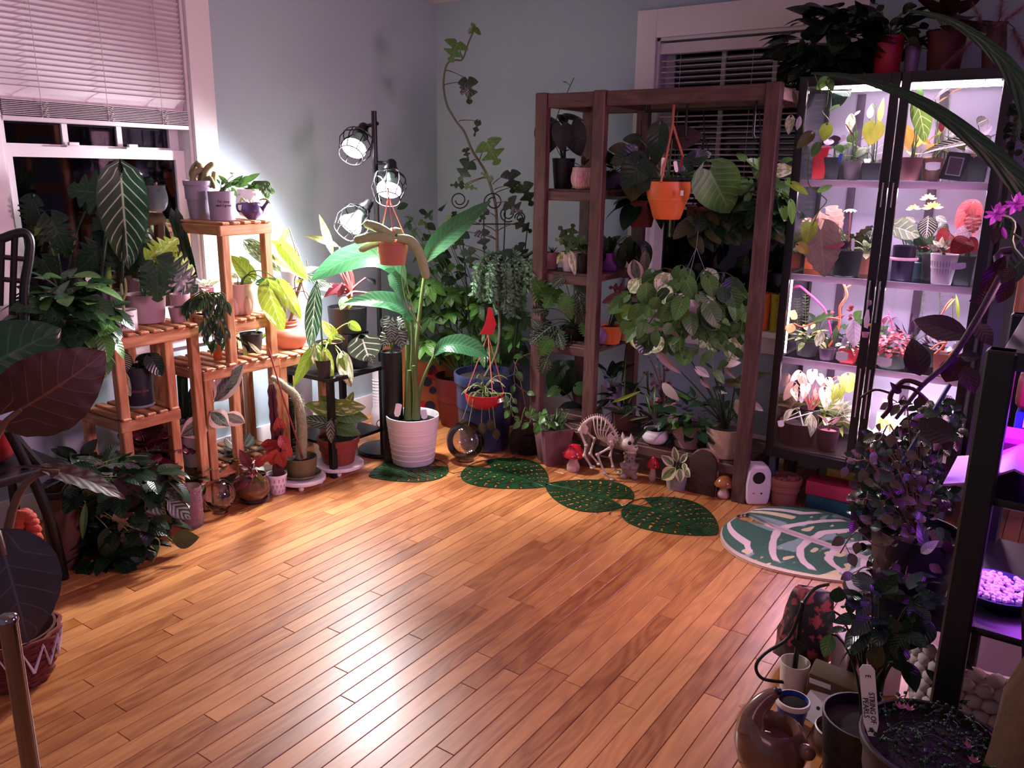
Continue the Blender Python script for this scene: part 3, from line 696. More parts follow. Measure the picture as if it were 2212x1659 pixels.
def ribbon(root, pts, widths, mat, tilt=0.0, fold=.25, name='leaf', n=6):
    """a long leaf along a curve; widths = half widths along it; tilt turns its face from the viewer's side toward the sky"""
    p = smooth_path(pts, n); mb = MB(); uvs = []; k = len(p)
    for i in range(k):
        f = i/(k-1)*(len(widths)-1); j0 = min(int(f), len(widths)-2); w = widths[j0]+(widths[j0+1]-widths[j0])*(f-j0)
        t_ = (p[min(i+1, k-1)]-p[max(i-1, 0)]).normalized(); nn = sgn_n(p[i], upw=tilt).normalized(); sd = t_.cross(nn).normalized(); nn = sd.cross(t_)
        for s_ in (-1, -.66, -.33, 0, .33, .66, 1): mb.v.append(p[i]+sd*(s_*w)+nn*(fold*w*abs(s_))); uvs.append((.5+.5*s_, i/(k-1)))
    for i in range(k-1):
        for j in range(6): mb.face(i*7+j, i*7+j+1, i*7+j+8, i*7+j+7)
    me = bpy.data.meshes.new(name); me.from_pydata([tuple(x) for x in mb.v], [], mb.f); me.materials.append(mat); ul = me.uv_layers.new(name='UVMap')
    for lp in me.loops: ul.data[lp.index].uv = uvs[lp.vertex_index]
    me.shade_smooth(); return link(name, me, root)
# ================================================================ LEFT WALL: SLATTED WOODEN STANDS
m_cedar = woodmat('cedar', 'a4663f', 'd09a70', 0.6, 13, rnd=0.2)
def slat_stand(label, posts, tiers, rails=()):
    """posts: (x,y,ztop); tiers: (x0,x1,y0,y1,z) with short slats running wall to room"""
    r = thing('plant_stand', label, 'plant stand', ((tiers[0][0]+tiers[0][1])/2, (tiers[0][2]+tiers[0][3])/2, 0))
    for x, y, zt in posts: beam_obj('post', (x, y, 0), (x, y, zt), 0.036, 0.036, m_cedar, r, up=(1, 0, 0))
    for x0, x1, y0, y1, z in tiers:
        for x in (x0+0.009, x1-0.009): beam_obj('rail', (x, y0, z-0.034), (x, y1, z-0.034), 0.018, 0.042, m_cedar, r)
        for y in (y0+0.009, y1-0.009): beam_obj('side_rail', (x0+0.02, y, z-0.034), (x1-0.02, y, z-0.034), 0.018, 0.04, m_cedar, r)
        n = max(2, round((y1-y0)/0.052))
        for k in range(n):
            y = y0 + (k+0.5)*(y1-y0)/n; beam_obj('slat', (x0-0.004, y, z-0.006), (x1+0.006, y, z-0.006), 0.036, 0.012, m_cedar, r, bevel=0.004)
    return r
slat_stand('taller slatted cedar plant stand beside the left window', [(-2.87, 2.09, 1.13), (-2.87, 2.30, 1.13), (-3.13, 2.09, 1.13), (-3.13, 2.30, 1.13), (-2.87, 1.96, 0.55), (-3.13, 1.96, 0.55)],
           [(-3.15, -2.85, 2.065, 2.325, 1.175), (-3.13, -2.87, 2.09, 2.325, 0.775), (-3.15, -2.85, 1.94, 2.325, 0.60), (-3.13, -2.87, 1.94, 2.32, 0.17)])
slat_stand('lower slatted cedar plant stand under the left window', [(-2.87, 1.60, 0.745), (-2.87, 1.80, 0.745), (-3.13, 1.60, 0.745), (-3.13, 1.80, 0.745), (-2.87, 1.915, 0.745), (-3.13, 1.915, 0.745)],
           [(-3.16, -2.85, 1.575, 1.935, 0.79), (-3.13, -2.85, 1.575, 1.825, 0.475)])
slat_stand('low slatted cedar stand under the terracotta vase', [(-2.89, 2.36, 0.54), (-2.89, 2.60, 0.54), (-3.13, 2.36, 0.54), (-3.13, 2.60, 0.54)], [(-3.15, -2.87, 2.34, 2.62, 0.58)])
m_fuzz = M('cactus_fuzz', '8c8662', 0.9, var=0.3, scale=60, bump=0.8); m_fuzz2 = M('cactus_pale_green', '8f9c70', 0.85, var=0.25, scale=50, bump=0.8)
def tubes_px(root, name, mat, B, lst, n=9, kind=None):
    mb = MB()
    for r, d, pts in lst:
        p = smooth_path([Q(u, v, B, d) for u, v in pts], 4); k = len(p)
        mb.tube(p, [r*(0.8+0.2*math.sin(PI*i/(k-1))) * (1 if i < k-1 else 0.5) for i in range(k)], n)
    o = mb.build(name, mat, root, smooth=60)
    if kind: stuff(o)
    return o
def pot_text(root, B, r, z, lines, size, mat, dz=0.0, name='lettering', az=0.0):
    d = V((-B.x, -B.y, 0)).normalized(); d = Matrix.Rotation(az, 3, 'Z') @ d
    for i, t in enumerate(lines):
        me = text_mesh(t, size, mat, bend=r); p = B + d*(r+0.0012) + V((0, 0, z - i*size*1.05))
        zx = d; xx = V((0, 0, 1)).cross(zx); o = link(name, me, root, Matrix.Translation(p) @ Matrix((xx, V((0, 0, 1)), zx)).transposed().to_4x4())
# ---- top tier of the tall stand
B = onx(435, 1.176, -3.06); r, st = plant('monkey_tail_cactus', 'fuzzy monkey tail cactus in a lavender pot, topmost tier beside the window', B)
pr, ph, O = potpx(r, B, 402, 470, 390, P['lavender'], 0.72, 'lip')
tubes_px(r, 'stem', m_fuzz, B, [(0.013, 0, [(432, 392), (436, 372), (428, 352)]), (0.013, .02, [(438, 392), (446, 366), (462, 352)]), (0.012, -.02, [(424, 392), (414, 378), (420, 360), (430, 350)]), (0.010, .03, [(445, 392), (452, 384), (459, 395), (464, 408)]), (0.011, 0, [(461, 394), (462, 380), (463, 370)]), (0.013, .01, [(415, 394), (420, 375), (436, 368), (448, 378)])], 9, 1)
B = onx(482, 1.176, -2.94); r, st = plant('hoya_cup', 'trailing hoya in the small lavender cup with two lines of lettering', B)
pr, ph, O = potpx(r, B, 452, 512, 413, P['lavender'], 0.93); pot_text(r, B, pr*0.96, ph*0.62, ["I'm sexy", 'and I grow'], 0.0145, m_ink, az=0.15)
hand(r, B, st, O, [(485, 405, 505, 392, .9), (495, 400, 470, 375, .6), (500, 402, 523, 380, .7), (505, 400, 535, 395, .8), (500, 404, 512, 425, .8), (494, 408, 498, 424, .9, .05, None, G['varipale']), (515, 395, 530, 408, .9), (520, 390, 545, 380, .7), (478, 400, 486, 386, .8), (510, 380, 498, 372, .6), (525, 396, 560, 372, .6), (475, 398, 468, 384, .7)], 'oval', G['mid'], 0.0018, 0.5); st.done()
B = onx(541, 1.176, -3.03); r, st = plant('trailing_rhipsalis', 'trailing jungle cactus in a white painted pot, end of the top tier', B)
pr, ph, O = potpx(r, B, 512, 566, 408, P['white'], 0.8, 'round')
for k in range(9): vine(r, st, [O + V((0, 0, .01)), Q(548+k*3, 392, B, .03), Q(560+k*3, 398, B, .05), Q(562+k*3, 415+3*(k % 4), B, .05)], 0.002, 0.022, 'lance', G['mid'], 0.012, 1.6, seed=k, hang=1.0, pet=.003)
rosette(r, O, st, 14, 0.045, 'oval', G['mid'], 0.02, 10, 50, 0.8, 0.0015, 5); st.done()
B = onx(545, 1.176, -2.92); r, st = plant('teapot_planter', 'purple teapot planter with a small succulent on the tall stand', B)
pr, ph, O = potpx(r, B, 524, 566, 437, P['purple'], 0.6, 'round')
q = Q(568, 450, B, .01); MB().tube(smooth_path([q+V((-.012, 0, -.012)), q, Q(574, 442, B, .01), Q(580, 433, B, .01)], 3), [0.012, .011, .010, .009, .008, .008, .007, .006, .008, .009], 10).build('spout', P['purple'], r, smooth=60)
MB().tube(smooth_path([Q(522, 440, B), Q(512, 442, B), Q(514, 455, B), Q(524, 457, B)], 4), 0.0045, 8).build('handle', P['purple'], r, smooth=60)
rosette(r, O, None, 9, 0.03, 'petal', G['varipale'], 0.003, 15, 70, 1.0, seed=3); tubes_px(r, 'stem', S['pale'], B, [(0.004, .02, [(560, 432), (575, 430), (584, 440)]), (0.004, .02, [(530, 436), (522, 428), (518, 440)])], 6, 1)
# ---- middle tier
B = onx(523, 0.777, -2.95); r, st = plant('philodendron', 'philodendron with lime arching leaves in a pale pink two-cheeked pot', B)
pr, ph, O = potpx(r, B, 494, 549, 612, P['blush'], 0.82, 'round')
for s_ in (-1, 1): MB().sph(B + V((-B.x, -B.y, 0)).normalized()*pr*0.85 + V((s_*pr*0.36, s_*pr*.36, ph*0.33)), (pr*.38, pr*.38, ph*.33), 14).build('cheek', P['blush'], r, smooth=60)
hand(r, B, st, O, [(543, 603, 501, 548, .95, 0, None, G['lime']), (580, 616, 607, 724, .85, .12, None, G['limevari']), (604, 612, 655, 692, .6, .1, None, G['limevari']), (535, 570, 520, 556, .8, -.05), (560, 612, 630, 605, .5, .1, None, G['mid']), (515, 600, 494, 590, .8, 0, 'broad', G['varipale'])], 'heartnarrow', G['lime'], .0025, .6); st.done()
B = onx(450, 0.777, -3.08); r, st = plant('pothos_cutting', 'small cream variegated cutting in a pink tumbler between the two cedar stands', B)
potpx(r, B, 435, 468, 618, P['pink'], .85); rosette(r, B+V((0, 0, .09)), st, 14, .055, 'oval', G['varipale'], .03, 15, 75, 1, .0015, 9); st.done()
MB().box(B+V((0, 0, -.008)), (0.12, 0.12, 0.012)).build('shelf_board', m_cedar, r, bevel=.002)
beam_obj('board_strut', B+V((0.0, 0.06, -.02)), B+V((0.0, .30, -.02)), .02, .015, m_cedar, r)
B = V((-2.80, 1.955, 0.77)); r, st = plant('hanging_rhipsalis', 'dark narrow-leaved cactus spilling off the end of the lower stand', B+V((-.09, -.02, 0.02)))
B0 = onx(452, .79, -2.9); pot(r, V((-2.93, 1.90, .79)), .035, .06, P['mauve'])
for k in range(14):
    g = random.Random(k); u = 438 + k*3.4; vine(r, st, [V((-2.92, 1.90, .845)), Q(u-3, 628+g.random()*14, B, .02), Q(u+g.uniform(-6, 6), 690, B, .03), Q(u+g.uniform(-8, 10), 715+g.random()*50, B, .03)], .0022, .05, 'lance', G['dark'], .03, 1.1, seed=k, hang=1.6, pet=.004)
st.done()
# ---- top of the lower stand
B = onx(225, 0.792, -3.06); r, st = plant('anthurium', 'tall dark anthurium with one long upright leaf in a plum planter at the window', B, stem='dark')
pr, ph, O = potpx(r, B, 176, 276, 628, P['greyplum'], 0.85)
hand(r, B, st, O, [(261, 374, 278, 596, .78, .1, 'heartnarrow', G['veindark']), (232, 470, 300, 500, .7, .02), (280, 420, 320, 470, .6, -.02)], 'heart', G['deep'], .005, .2, upw=.1, jit=.1)
MB().tube([Q(262, 640, B, .02), Q(268, 520, B, .06), Q(261, 374, B, .09)], .005, 6).build('petiole', S['dark'], r)
plant_tag(r, Q(208, 628, B, .06), Q(188, 598, B, .06), .02); st.done()
B = onx(150, 0.74, -3.16); r, st = plant('monstera', 'dark split-leaf monstera spreading across the left window glass', B, stem='dark')
pot(r, B, .1, .16, P['black'])
hand(r, B, st, B+V((0, 0, .15)), [(285, 430, 140, 398, 1.0, .06), (265, 452, 190, 488, .8, .08), (235, 520, 165, 590, .85, .05), (110, 470, 150, 560, .8, 0), (70, 430, 60, 500, .8, -.02), (90, 560, 130, 620, .9, .02), (240, 530, 300, 600, .8, .02), (190, 450, 240, 415, .7, 0)], 'monstera', G['deep'], .004, .3, upw=.3); st.done()
B = onx(272, 0.792, -2.91); r, st = plant('cactus_cup', 'small white cup with black lettering and a thin cactus on the lower stand', B)
pr, ph, O = potpx(r, B, 244, 301, 669, P['white'], 0.96)
pot_text(r, B, pr, ph*.72, ["Don't be a"], .012, m_ink, az=.2); pot_text(r, B, pr, ph*.2, ['Prick'], .022, m_ink, az=.2)
dd = Matrix.Rotation(.2, 3, 'Z') @ V((-B.x, -B.y, 0)).normalized(); c = B+dd*(pr+.001)+V((0, 0, ph*.54))
MB().sph(c, (.004, .004, .008), 8).sph(c+V((.004, .004, .001)), (.002, .002, .004), 6).sph(c-V((.004, .004, -.001)), (.002, .002, .004), 6).build('printed_cactus', S['green'], r)
MB().lathe([(pr*1.03, 0), (pr*1.08, .004), (pr*1.03, .008), (0, .008)], B-V((0, 0, .002)), 28).build('saucer', P['terra'], r)
tubes_px(r, 'cactus', S['pale'], B, [(.006, 0, [(268, 675), (264, 640), (262, 612)]), (.005, .01, [(265, 650), (272, 630), (270, 600)])], 7, 1); st.done()
B = onx(318, 0.792, -3.02); r, st = plant('monstera', 'cream and green variegated monstera in a mauve pot on the lower stand', B)
pr, ph, O = potpx(r, B, 274, 366, 634, P['mauve'], .88)
hand(r, B, st, O, [(338, 566, 428, 578, 1.05, .1, 'monstera', G['limevari']), (345, 572, 432, 628, 1.0, .12, 'monstera', G['dark']), (338, 574, 342, 654, 1.0, .14, 'monstera', G['dark']), (330, 565, 378, 514, 1.0, .08, 'monstera', G['limevari']), (328, 572, 298, 618, .9, .1, 'monstera', G['dark']), (305, 575, 320, 520, .8, 0, 'heart', G['deep'])], 'monstera', G['limevari'], .004, .25); st.done()
B = onx(392, 0.792, -3.07); r, st = plant('strap_leaf_plant', 'two stiff dark strap leaves rising from a small mauve pot', B)
potpx(r, B, 369, 414, 634, P['mauve'], .9)
for a in ((418, 600, 364, 436, 1.2), (420, 600, 376, 434, 1.0), (398, 632, 350, 470, .5), (395, 630, 425, 575, .9)): Lf(r, 'strap', G['deep'], Q(a[0], a[1], B), Q(a[2], a[3], B, .03), a[4], sgn_n(B, upw=0))
# ---- lower tier of the lower stand
B = onx(303, 0.477, -2.97); r, st = plant('philodendron', 'dark pot with pink lettering holding a drooping variegated philodendron, bottom tier', B)
pr, ph, O = potpx(r, B, 270, 334, 790, P['blueblack'], .93, 'plain'); pot_text(r, B, pr*.97, ph*.4, ['plant one'], .018, M('ink_pink', '9a4a5c', .6), az=.1)
MB().lathe([(pr*1.0, 0), (pr*1.06, .006), (pr*1.02, .01), (0, .01)], B, 28).build('saucer', P['grey'], r)
hand(r, B, st, O, [(262, 768, 272, 812, 1.0, .06, None, G['zebra']), (268, 812, 280, 858, .5, .07, None, G['varipale']), (325, 772, 350, 812, 1.0, .05, None, G['deep']), (300, 780, 340, 765, .6, 0, None, G['deep'])], 'heart', G['veindark'], .002, .5); st.done()
B = onx(545, .602, -2.98); r, st = plant('hoya', 'cream-edged narrow plant with twigs on the low tier of the taller stand', B, stem='dark'); pot(r, B, .05, .08, P['nursery'])
hand(r, B, st, B+V((0, 0, .07)), [(512, 735, 500, 790, .9, .05, None, G['zebra']), (535, 738, 578, 778, .6, .05, None, G['varipale']), (525, 745, 535, 782, .9, .06, None, G['limevari']), (505, 725, 535, 745, .5, .03), (540, 760, 512, 768, .7, .06, None, G['mid']), (552, 720, 562, 700, .9, -.03, None, G['vari']), (560, 735, 580, 715, .8, -.03, None, G['lime'])], 'lance', G['mid'], .0018, .4); st.done()
B = onx(471, .602, -2.96); t = thing('orange_jar', 'tiny bright orange jar on the low tier of the taller stand', 'jar', B); MB().lathe([(0, 0), (.017, 0), (.019, .02), (.017, .05), (.012, .058), (.013, .066), (0, .068)], B, 20).build('jar_body', P['orange'], t)
# ---- floor and low tier under the tall stand
B = onx(408, 0.0, -3.1); r, st = plant('snake_plant', 'dark upright strap-leaved plant behind the rubber plant', B)
pot(r, B, .07, .34, P['grey'])
for i, (u0, v0, u1, v1) in enumerate(((405, 900, 428, 800), (400, 900, 398, 790), (410, 900, 430, 830), (395, 905, 388, 800), (402, 900, 412, 845), (398, 905, 434, 860))): Lf(r, 'strap', G['deep'], Q(u0, v0, B, .03), Q(u1, v1, B, .06), 1.1, sgn_n(B, upw=.1))
B = V((-2.99, 2.02, 0.172)); B = onx(428, .172, -2.96); r, st = plant('rubber_plant', 'variegated rubber plant in a white ribbed pot below the tall stand', B, stem='red')
pr, ph, O = potpx(r, B, 388, 467, 922, P['white'], .78, 'ribs', n=40)
hand(r, B, st, O, [(460, 868, 425, 795, .75, .05), (463, 868, 522, 785, .7, .03), (450, 905, 392, 945, 1.1, .08), (455, 890, 492, 922, 1.35, .1), (485, 895, 532, 916, 1.0, .06), (448, 885, 435, 910, .9, .04)], 'broad', G['tineke'], .003, .25, upw=.2, jit=.15)
MB().tube([O, Q(452, 915, B, .02), Q(460, 868, B, .04)], .004, 6).build('trunk', S['red'], r); st.done()
def small_plant(name, label, B, rim, mat, ratio, style, leaf, lmat, n, L, pet, w=1, e0=15, e1=75, stem='green', seed=1, extra=None, **kw):
    r, st = plant(name, label, B, stem=stem); pr, ph, O = potpx(r, B, rim[0], rim[1], rim[2], mat, ratio, style, **kw)
    if n: rosette(r, O, st, n, L, leaf, lmat, pet, e0, e1, w, .0018, seed)
    if extra: extra(r, st, B, O)
    st.done(); return r, B, O
small_plant('peperomia', 'olive peperomia rosette with blunt leaves behind the pink crackle jar', onx(418, .13, -2.9), (385, 450, 1042), P['deepred'], .8, 'plain', 'broad', G['olive'], 22, .06, .05, 1.0, 5, 70, seed=4)
small_plant('begonia', 'dark wine-leaved begonia in the shadow under the lower stand', onx(330, .10, -2.98), (290, 372, 985), P['black'], .85, 'plain', 'scallop', G['wine'], 20, .09, .09, 1.0, 10, 70, seed=6, stem='brown')
small_plant('begonia', 'brown leaved begonia drooping over a mauve pot near the clear globe', base(478, 1078, 0, .05), (438, 510, 1012), P['mauve'], .75, 'round', 'scallop', G['olive'], 12, .07, .06, 1.0, 0, 65, seed=8, stem='pink')
small_plant('peperomia', 'striped watermelon peperomia beside the white ribbed pot', onx(525, .05, -2.95), (490, 560, 1000), P['nursery'], .8, 'plain', 'round', G['zebra'], 20, .065, .07, .95, 10, 75, seed=11, stem='red')
def ex(r, st, B, O):
    hand(r, B, st, O, [(555, 1030, 562, 1085, .8, .06), (545, 1035, 505, 1060, .5, .08, None, G['wine']), (540, 1010, 520, 975, .9, 0, None, G['wine']), (550, 1008, 575, 985, .9, 0, None, G['red']), (556, 1020, 572, 1045, .6, .07), (535, 1020, 548, 1000, .8)], 'oval', G['olive'], .0022, .5)
small_plant('peperomia', 'trailing plant in a glossy bronze and blue glazed pot near the clear globe', base(550, 1092, 0, .05), (518, 580, 1025), M('glaze_bronze', '6a4632', .22, var=.35, scale=7, coat=.5), .7, 'round', 'broad', G['wine'], 8, .05, .04, .8, 10, 60, seed=2, stem='pink', extra=ex, saucer=P['nursery'])
m_eup = M('euphorbia', '4a2028', .6, var=.3, scale=25)
def ex(r, st, B, O):
    mb = MB()
    for u0, v0, u1, v1, rr in ((602, 1045, 586, 830, .016), (606, 1045, 604, 905, .013), (596, 1045, 590, 880, .012)):
        p, q = Q(u0, v0, B), Q(u1, v1, B); n = 16
        for k in range(3):
            pts = []; a = 2*PI*k/3+.5
            mb.tube([p+(q-p)*i/n + V((math.cos(a), math.sin(a), 0))*rr*(0.55+.25*(i % 2)) for i in range(n+1)], [rr*.55]*n+[rr*.2], 6)
    mb.build('cactus_body', m_eup, r, smooth=40)
    hand(r, B, st, O, [(600, 950, 575, 990, 1, .03), (604, 940, 625, 975, 1, .03), (598, 970, 585, 1010, 1, .05), (606, 935, 600, 905, 1, 0), (610, 960, 632, 990, .9, .02), (596, 960, 560, 960, 1, .02), (602, 975, 612, 1015, .9, .05)], 'broad', G['red'], .0015, .2, stem=False)
r, B, O = small_plant('euphorbia', 'red three-angled euphorbia in a white pot with pink leaf pattern', base(600, 1070, 0, .035), (577, 623, 1022), P['white'], .74, 'lip', 'broad', G['red'], 0, .05, .04, extra=ex)
mb = MB(); d0 = V((-B.x, -B.y, 0)).normalized(); r1_, r0_ = .040, .030
for row in range(3):
    for k in range(14):
        a = 2*PI*(k+.5*(row % 2))/14; rr = .034 + row*.0035 + .0015; c = B + V((math.cos(a)*rr, math.sin(a)*rr, .018+row*.024)); mb.sph(c, 1, 6, Matrix.Rotation(a, 3, 'Z') @ Matrix.Diagonal((.0012, .0032, .010)))
stuff(mb.build('leaf_pattern', P['pink'], r))
def ex(r, st, B, O):
    p = smooth_path([Q(650, 990, B), Q(652, 920, B), Q(640, 860, B), Q(618, 838, B), Q(600, 822, B), Q(585, 815, B)], 5); k = len(p)
    MB().tube(p, [.026*(1-.62*i/k) for i in range(k)], 14).build('cactus_body', M('old_man_cactus', '8a9070', .9, var=.35, scale=40, bump=.9), r, smooth=60)
    g = random.Random(5); mb = MB()
    for i in range(900):
        j = g.randrange(k-1); t = (p[j+1]-p[j]).normalized(); a = t.orthogonal().normalized(); a = Matrix.Rotation(g.random()*2*PI, 3, t) @ a; rr = .026*(1-.62*j/k); q = p[j] + (p[j+1]-p[j])*g.random() + a*rr; e = q + a*g.uniform(.01, .024) + t*g.uniform(-.01, .014) + V((0, 0, -.004)); sd = a.cross(t)*.0004; n = len(mb.v); mb.v += [q-sd, q+sd, e]; mb.face(n, n+1, n+2)
    me = bpy.data.meshes.new('bristles'); me.from_pydata([tuple(x) for x in mb.v], [], mb.f); me.materials.append(M('white_bristle', 'd8cfc4', .8)); stuff(link('bristles', me, r))
    MB().tube([Q(655, 990, B, .03), Q(612, 860, B, .05), Q(580, 752, B, .05)], .0035, 6).build('stake', S['red'], r)
r, B, O = small_plant('old_man_cactus', 'white-haired leaning cactus in an olive glazed pot on a plant caddy', base(653, 1036, .045, .05), (618, 688, 985), P['olive'], .86, 'plain', 'oval', G['mid'], 0, .05, .04, extra=ex, saucer=P['olive'])
def caddy(B, rr, label):
    t = thing('plant_caddy', label, 'caddy', (B.x, B.y, 0)); b = V((B.x, B.y, 0))
    MB().lathe([(0, .026), (rr*.96, .026), (rr, .030), (rr, .040), (rr*.97, .044), (0, .044)], b, 36).build('platform', P['white'], t)
    for k in range(4):
        a = PI/4+k*PI/2; MB().sph(b+V((math.cos(a)*rr*.75, math.sin(a)*rr*.75, .013)), .013, 10).build('wheel', P['white'], t)
caddy(B, .105, 'white round wheeled caddy under the olive pot')
def ex(r, st, B, O):
    hand(r, B, st, O, [(725, 920, 645, 900, .7, .1, 'oval', G['veindark']), (715, 905, 712, 960, .8, .12, 'oval', G['silver']), (722, 880, 790, 880, .9, .06, 'heartnarrow', G['vari']), (725, 890, 795, 905, .9, .04, 'heartnarrow', G['mid']), (730, 905, 700, 945, .7, .1, 'oval', G['silver']), (735, 880, 690, 855, .8, 0, 'heartnarrow', G['mid']), (745, 890, 760, 850, .8, -.03, 'heartnarrow', G['vari']), (718, 890, 655, 870, .6, .02), (720, 920, 780, 935, .7, .05, 'heart', G['green'])], 'heart', G['vari'], .003, .4)
    plant_tag(r, Q(762, 940, B, .03), Q(770, 905, B, .03), .02, mat=G['grey'])
r, B, O = small_plant('philodendron', 'leafy plant in a terracotta pot with a thick collar on a white caddy', base(733, 1008, .045, .07), (688, 780, 942), P['terradark'], .72, 'rim', 'oval', G['mid'], 0, .05, .04, extra=ex)
caddy(B, .115, 'white round wheeled caddy under the terracotta pot by the lamp')
# ---- glass
m_glass = glassmat('clear_glass', 'f2eef2', 1.6, 0.05); m_crk = M('crackle_glass', 'e8c4cc', .08, trans=.85, var=.1, scale=50, bump=1.0, ior=1.3)
def globe(label, u, v, rpx, crackle):
    b = base(u, v+rpx, 0, 0); s_ = (Q(u+rpx, v, b)-Q(u-rpx, v, b)).length/2; b = base(u, v+rpx*.92, 0, s_*.5); c = V((b.x, b.y, s_*.985+.008))
    t = thing('glass_globe', label, 'globe', b); MB().sph(c, s_, 40).build('globe', m_glass, t, smooth=180)
    MB().lathe([(0, 0), (s_*.45, 0), (s_*.42, .012), (s_*.2, .014), (0, .014)], b, 24).build('base', m_glass, t)
    g = random.Random(3); mb = MB()
    for i in range(crackle):
        a = g.random()*2*PI; e = PI*(1-.42*g.random()**1.0); d = V((math.sin(e)*math.cos(a), math.sin(e)*math.sin(a), math.cos(e))); q = d.to_track_quat('Z', 'Y').to_matrix()
        mb.sph(c+d*s_*.97, 1, 6, q @ Matrix.Diagonal((g.uniform(.003, .009), g.uniform(.002, .006), .0015)))
    stuff(mb.build('crackle', m_glass, t, smooth=0))
globe('clear bubble glass globe on the floor before the bronze pot', 477, 1078, 38, 60)
globe('larger crackled glass globe beside the white pot of the paddle-leaf plant', 1006, 962, 43, 170)
b = base(416, 1140, 0, .03); t = thing('crackle_jar', 'pink crackled glass jar on the floor at the edge of the dark foliage', 'jar', b); jr = .045
g = random.Random(9); mb = MB().lathe([(0, 0), (jr, 0), (jr, .16), (jr*.94, .165), (jr*.9, .16), (jr*.9, .01), (0, .01)], b, 28); mb.build('jar', m_crk, t, smooth=40); mb = MB()
for i in range(220):
    a = g.random()*2*PI; z = g.uniform(.01, .155); q = Matrix.Rotation(a, 3, 'Z') @ Matrix.Rotation(g.random()*3, 3, 'X'); mb.sph(b+V((math.cos(a)*jr, math.sin(a)*jr, z)), 1, 5, q @ Matrix.Diagonal((.003, g.uniform(.003, .008), g.uniform(.002, .005))))
stuff(mb.build('crackle', m_crk, t, smooth=0))
# ================================================================ CENTRE: BETWEEN THE STANDS AND THE WOODEN SHELF
# terracotta vase with a climbing philodendron
B = onx(626, .583, -2.99); r, st = plant('philodendron', 'bright lime variegated philodendron climbing out of a necked terracotta vase', B, stem='brown')
pr, ph, O = potpx(r, B, 606, 646, 692, P['terra'], 1.5, 'vase')
trunk = [O, Q(630, 680, B), Q(640, 640, B, .02), Q(652, 600, B, .02), Q(648, 560, B, .01), Q(640, 535, B)]
st.add(smooth_path(trunk, 4), [.008]*12+[.006]*9)
for a in (((640, 640), (636, 605), (646, 585)), ((650, 605), (660, 640), (672, 655)), ((646, 620), (633, 625), (630, 640)), ((642, 630), (660, 630), (668, 642)), ((652, 600), (664, 590), (662, 560))): st.add(smooth_path([Q(u, v, B, .03) for u, v in a], 4), .0022)
hand(r, B, st, V(trunk[3]), [(536, 527, 616, 588, .62, .16, 'heartnarrow', G['mottle']), (560, 524, 664, 604, .42, .12, 'heartnarrow', G['varipale']), (606, 528, 668, 606, .55, .14, None, G['lime']), (624, 492, 597, 534, .55, .05, 'curl', G['limevari']), (606, 530, 560, 518, .5, .08, None, G['lime']), (640, 590, 690, 575, .5, .05, None, G['varipale']), (648, 588, 720, 620, .55, .04, 'oval', G['zebra']), (655, 605, 630, 610, .5, .03)], 'heartnarrow', G['limevari'], .004, .15, upw=.3); st.done()
B = onx(655, .0, -3.2); t = thing('tall_vase', 'tall pale grey vase against the wall behind the terracotta vase', 'vase', B)
MB().lathe([(0, 0), (.05, 0), (.055, .02), (.062, .5), (.058, .86), (.066, .90), (.060, .90), (.052, .86), (.05, .5), (0, .48)], B, 28).build('vase_body', P['grey'], t)
# black stool and pots
B = V((-2.86, 2.66, 0)); t = thing('plant_stool', 'black square wooden stool carrying the two black pots by the lamp', 'stool', B)
for dx in (-.14, .14):
    for dy in (-.17, .17): beam_obj('leg', B+V((dx, dy, 0)), B+V((dx, dy, .46)), .03, .03, m_black, t, up=(1, 0, 0))
MB().box(B+V((0, 0, .47)), (.34, .40, .02)).build('top', m_black, t, bevel=.004); MB().box(B+V((0, 0, .15)), (.28, .34, .015)).build('shelf', m_black, t, bevel=.003)
B = onx(752, .62, -2.92); t = thing('pedestal', 'black box pedestal raising the bigger black pot', 'pedestal', (B.x, B.y, .48))
MB().box((B.x, B.y, .55), (.14, .14, .138)).build('box', m_black, t, bevel=.004)
r, st = plant('pink_princess', 'red-stemmed philodendron in a wide matt black pot next to the lamp pole', B, stem='red')
pr, ph, O = potpx(r, B, 711, 797, 662, P['black'], .93)
st.add(smooth_path([O, Q(754, 640, B), Q(762, 610, B), Q(757, 585, B)], 4), [.014]*8+[.009]*5)
X = Q(758, 630, B, .02)
hand(r, B, st, X, [(719, 552, 691, 460, .36, .05, 'oval', G['limevari']), (733, 533, 660, 503, .40, .0, 'oval', G['olive']), (738, 612, 700, 640, .7, .08, None, G['wine']), (735, 625, 716, 612, .7, .04, None, G['pink']), (800, 634, 850, 650, .5, .06, None, G['pink']), (790, 600, 828, 618, .5, 0, None, G['black']), (722, 625, 690, 622, .6, .05, None, G['pinkred']), (735, 590, 712, 588, .4, 0, None, G['dark']), (748, 640, 735, 668, .9, .1, 'broad', G['mottle']), (760, 642, 752, 668, .8, .1, 'broad', G['vari']), (744, 615, 728, 645, .8, .08, None, G['wine']), (700, 640, 668, 655, .6, .06, None, G['varipale'])], 'oval', G['wine'], .006, .1, jit=.2); st.done()
def fl_leaves(): pass
B = onx(712, .481, -2.82); r, st = plant('philodendron', 'lime and cream variegated philodendron in a small black pot on the stool', B, stem='lime')
pr, ph, O = potpx(r, B, 680, 742, 738, P['black'], .9, smat=M('bark_chips', '9a6a48', .9, var=.5, scale=60, bump=.8))
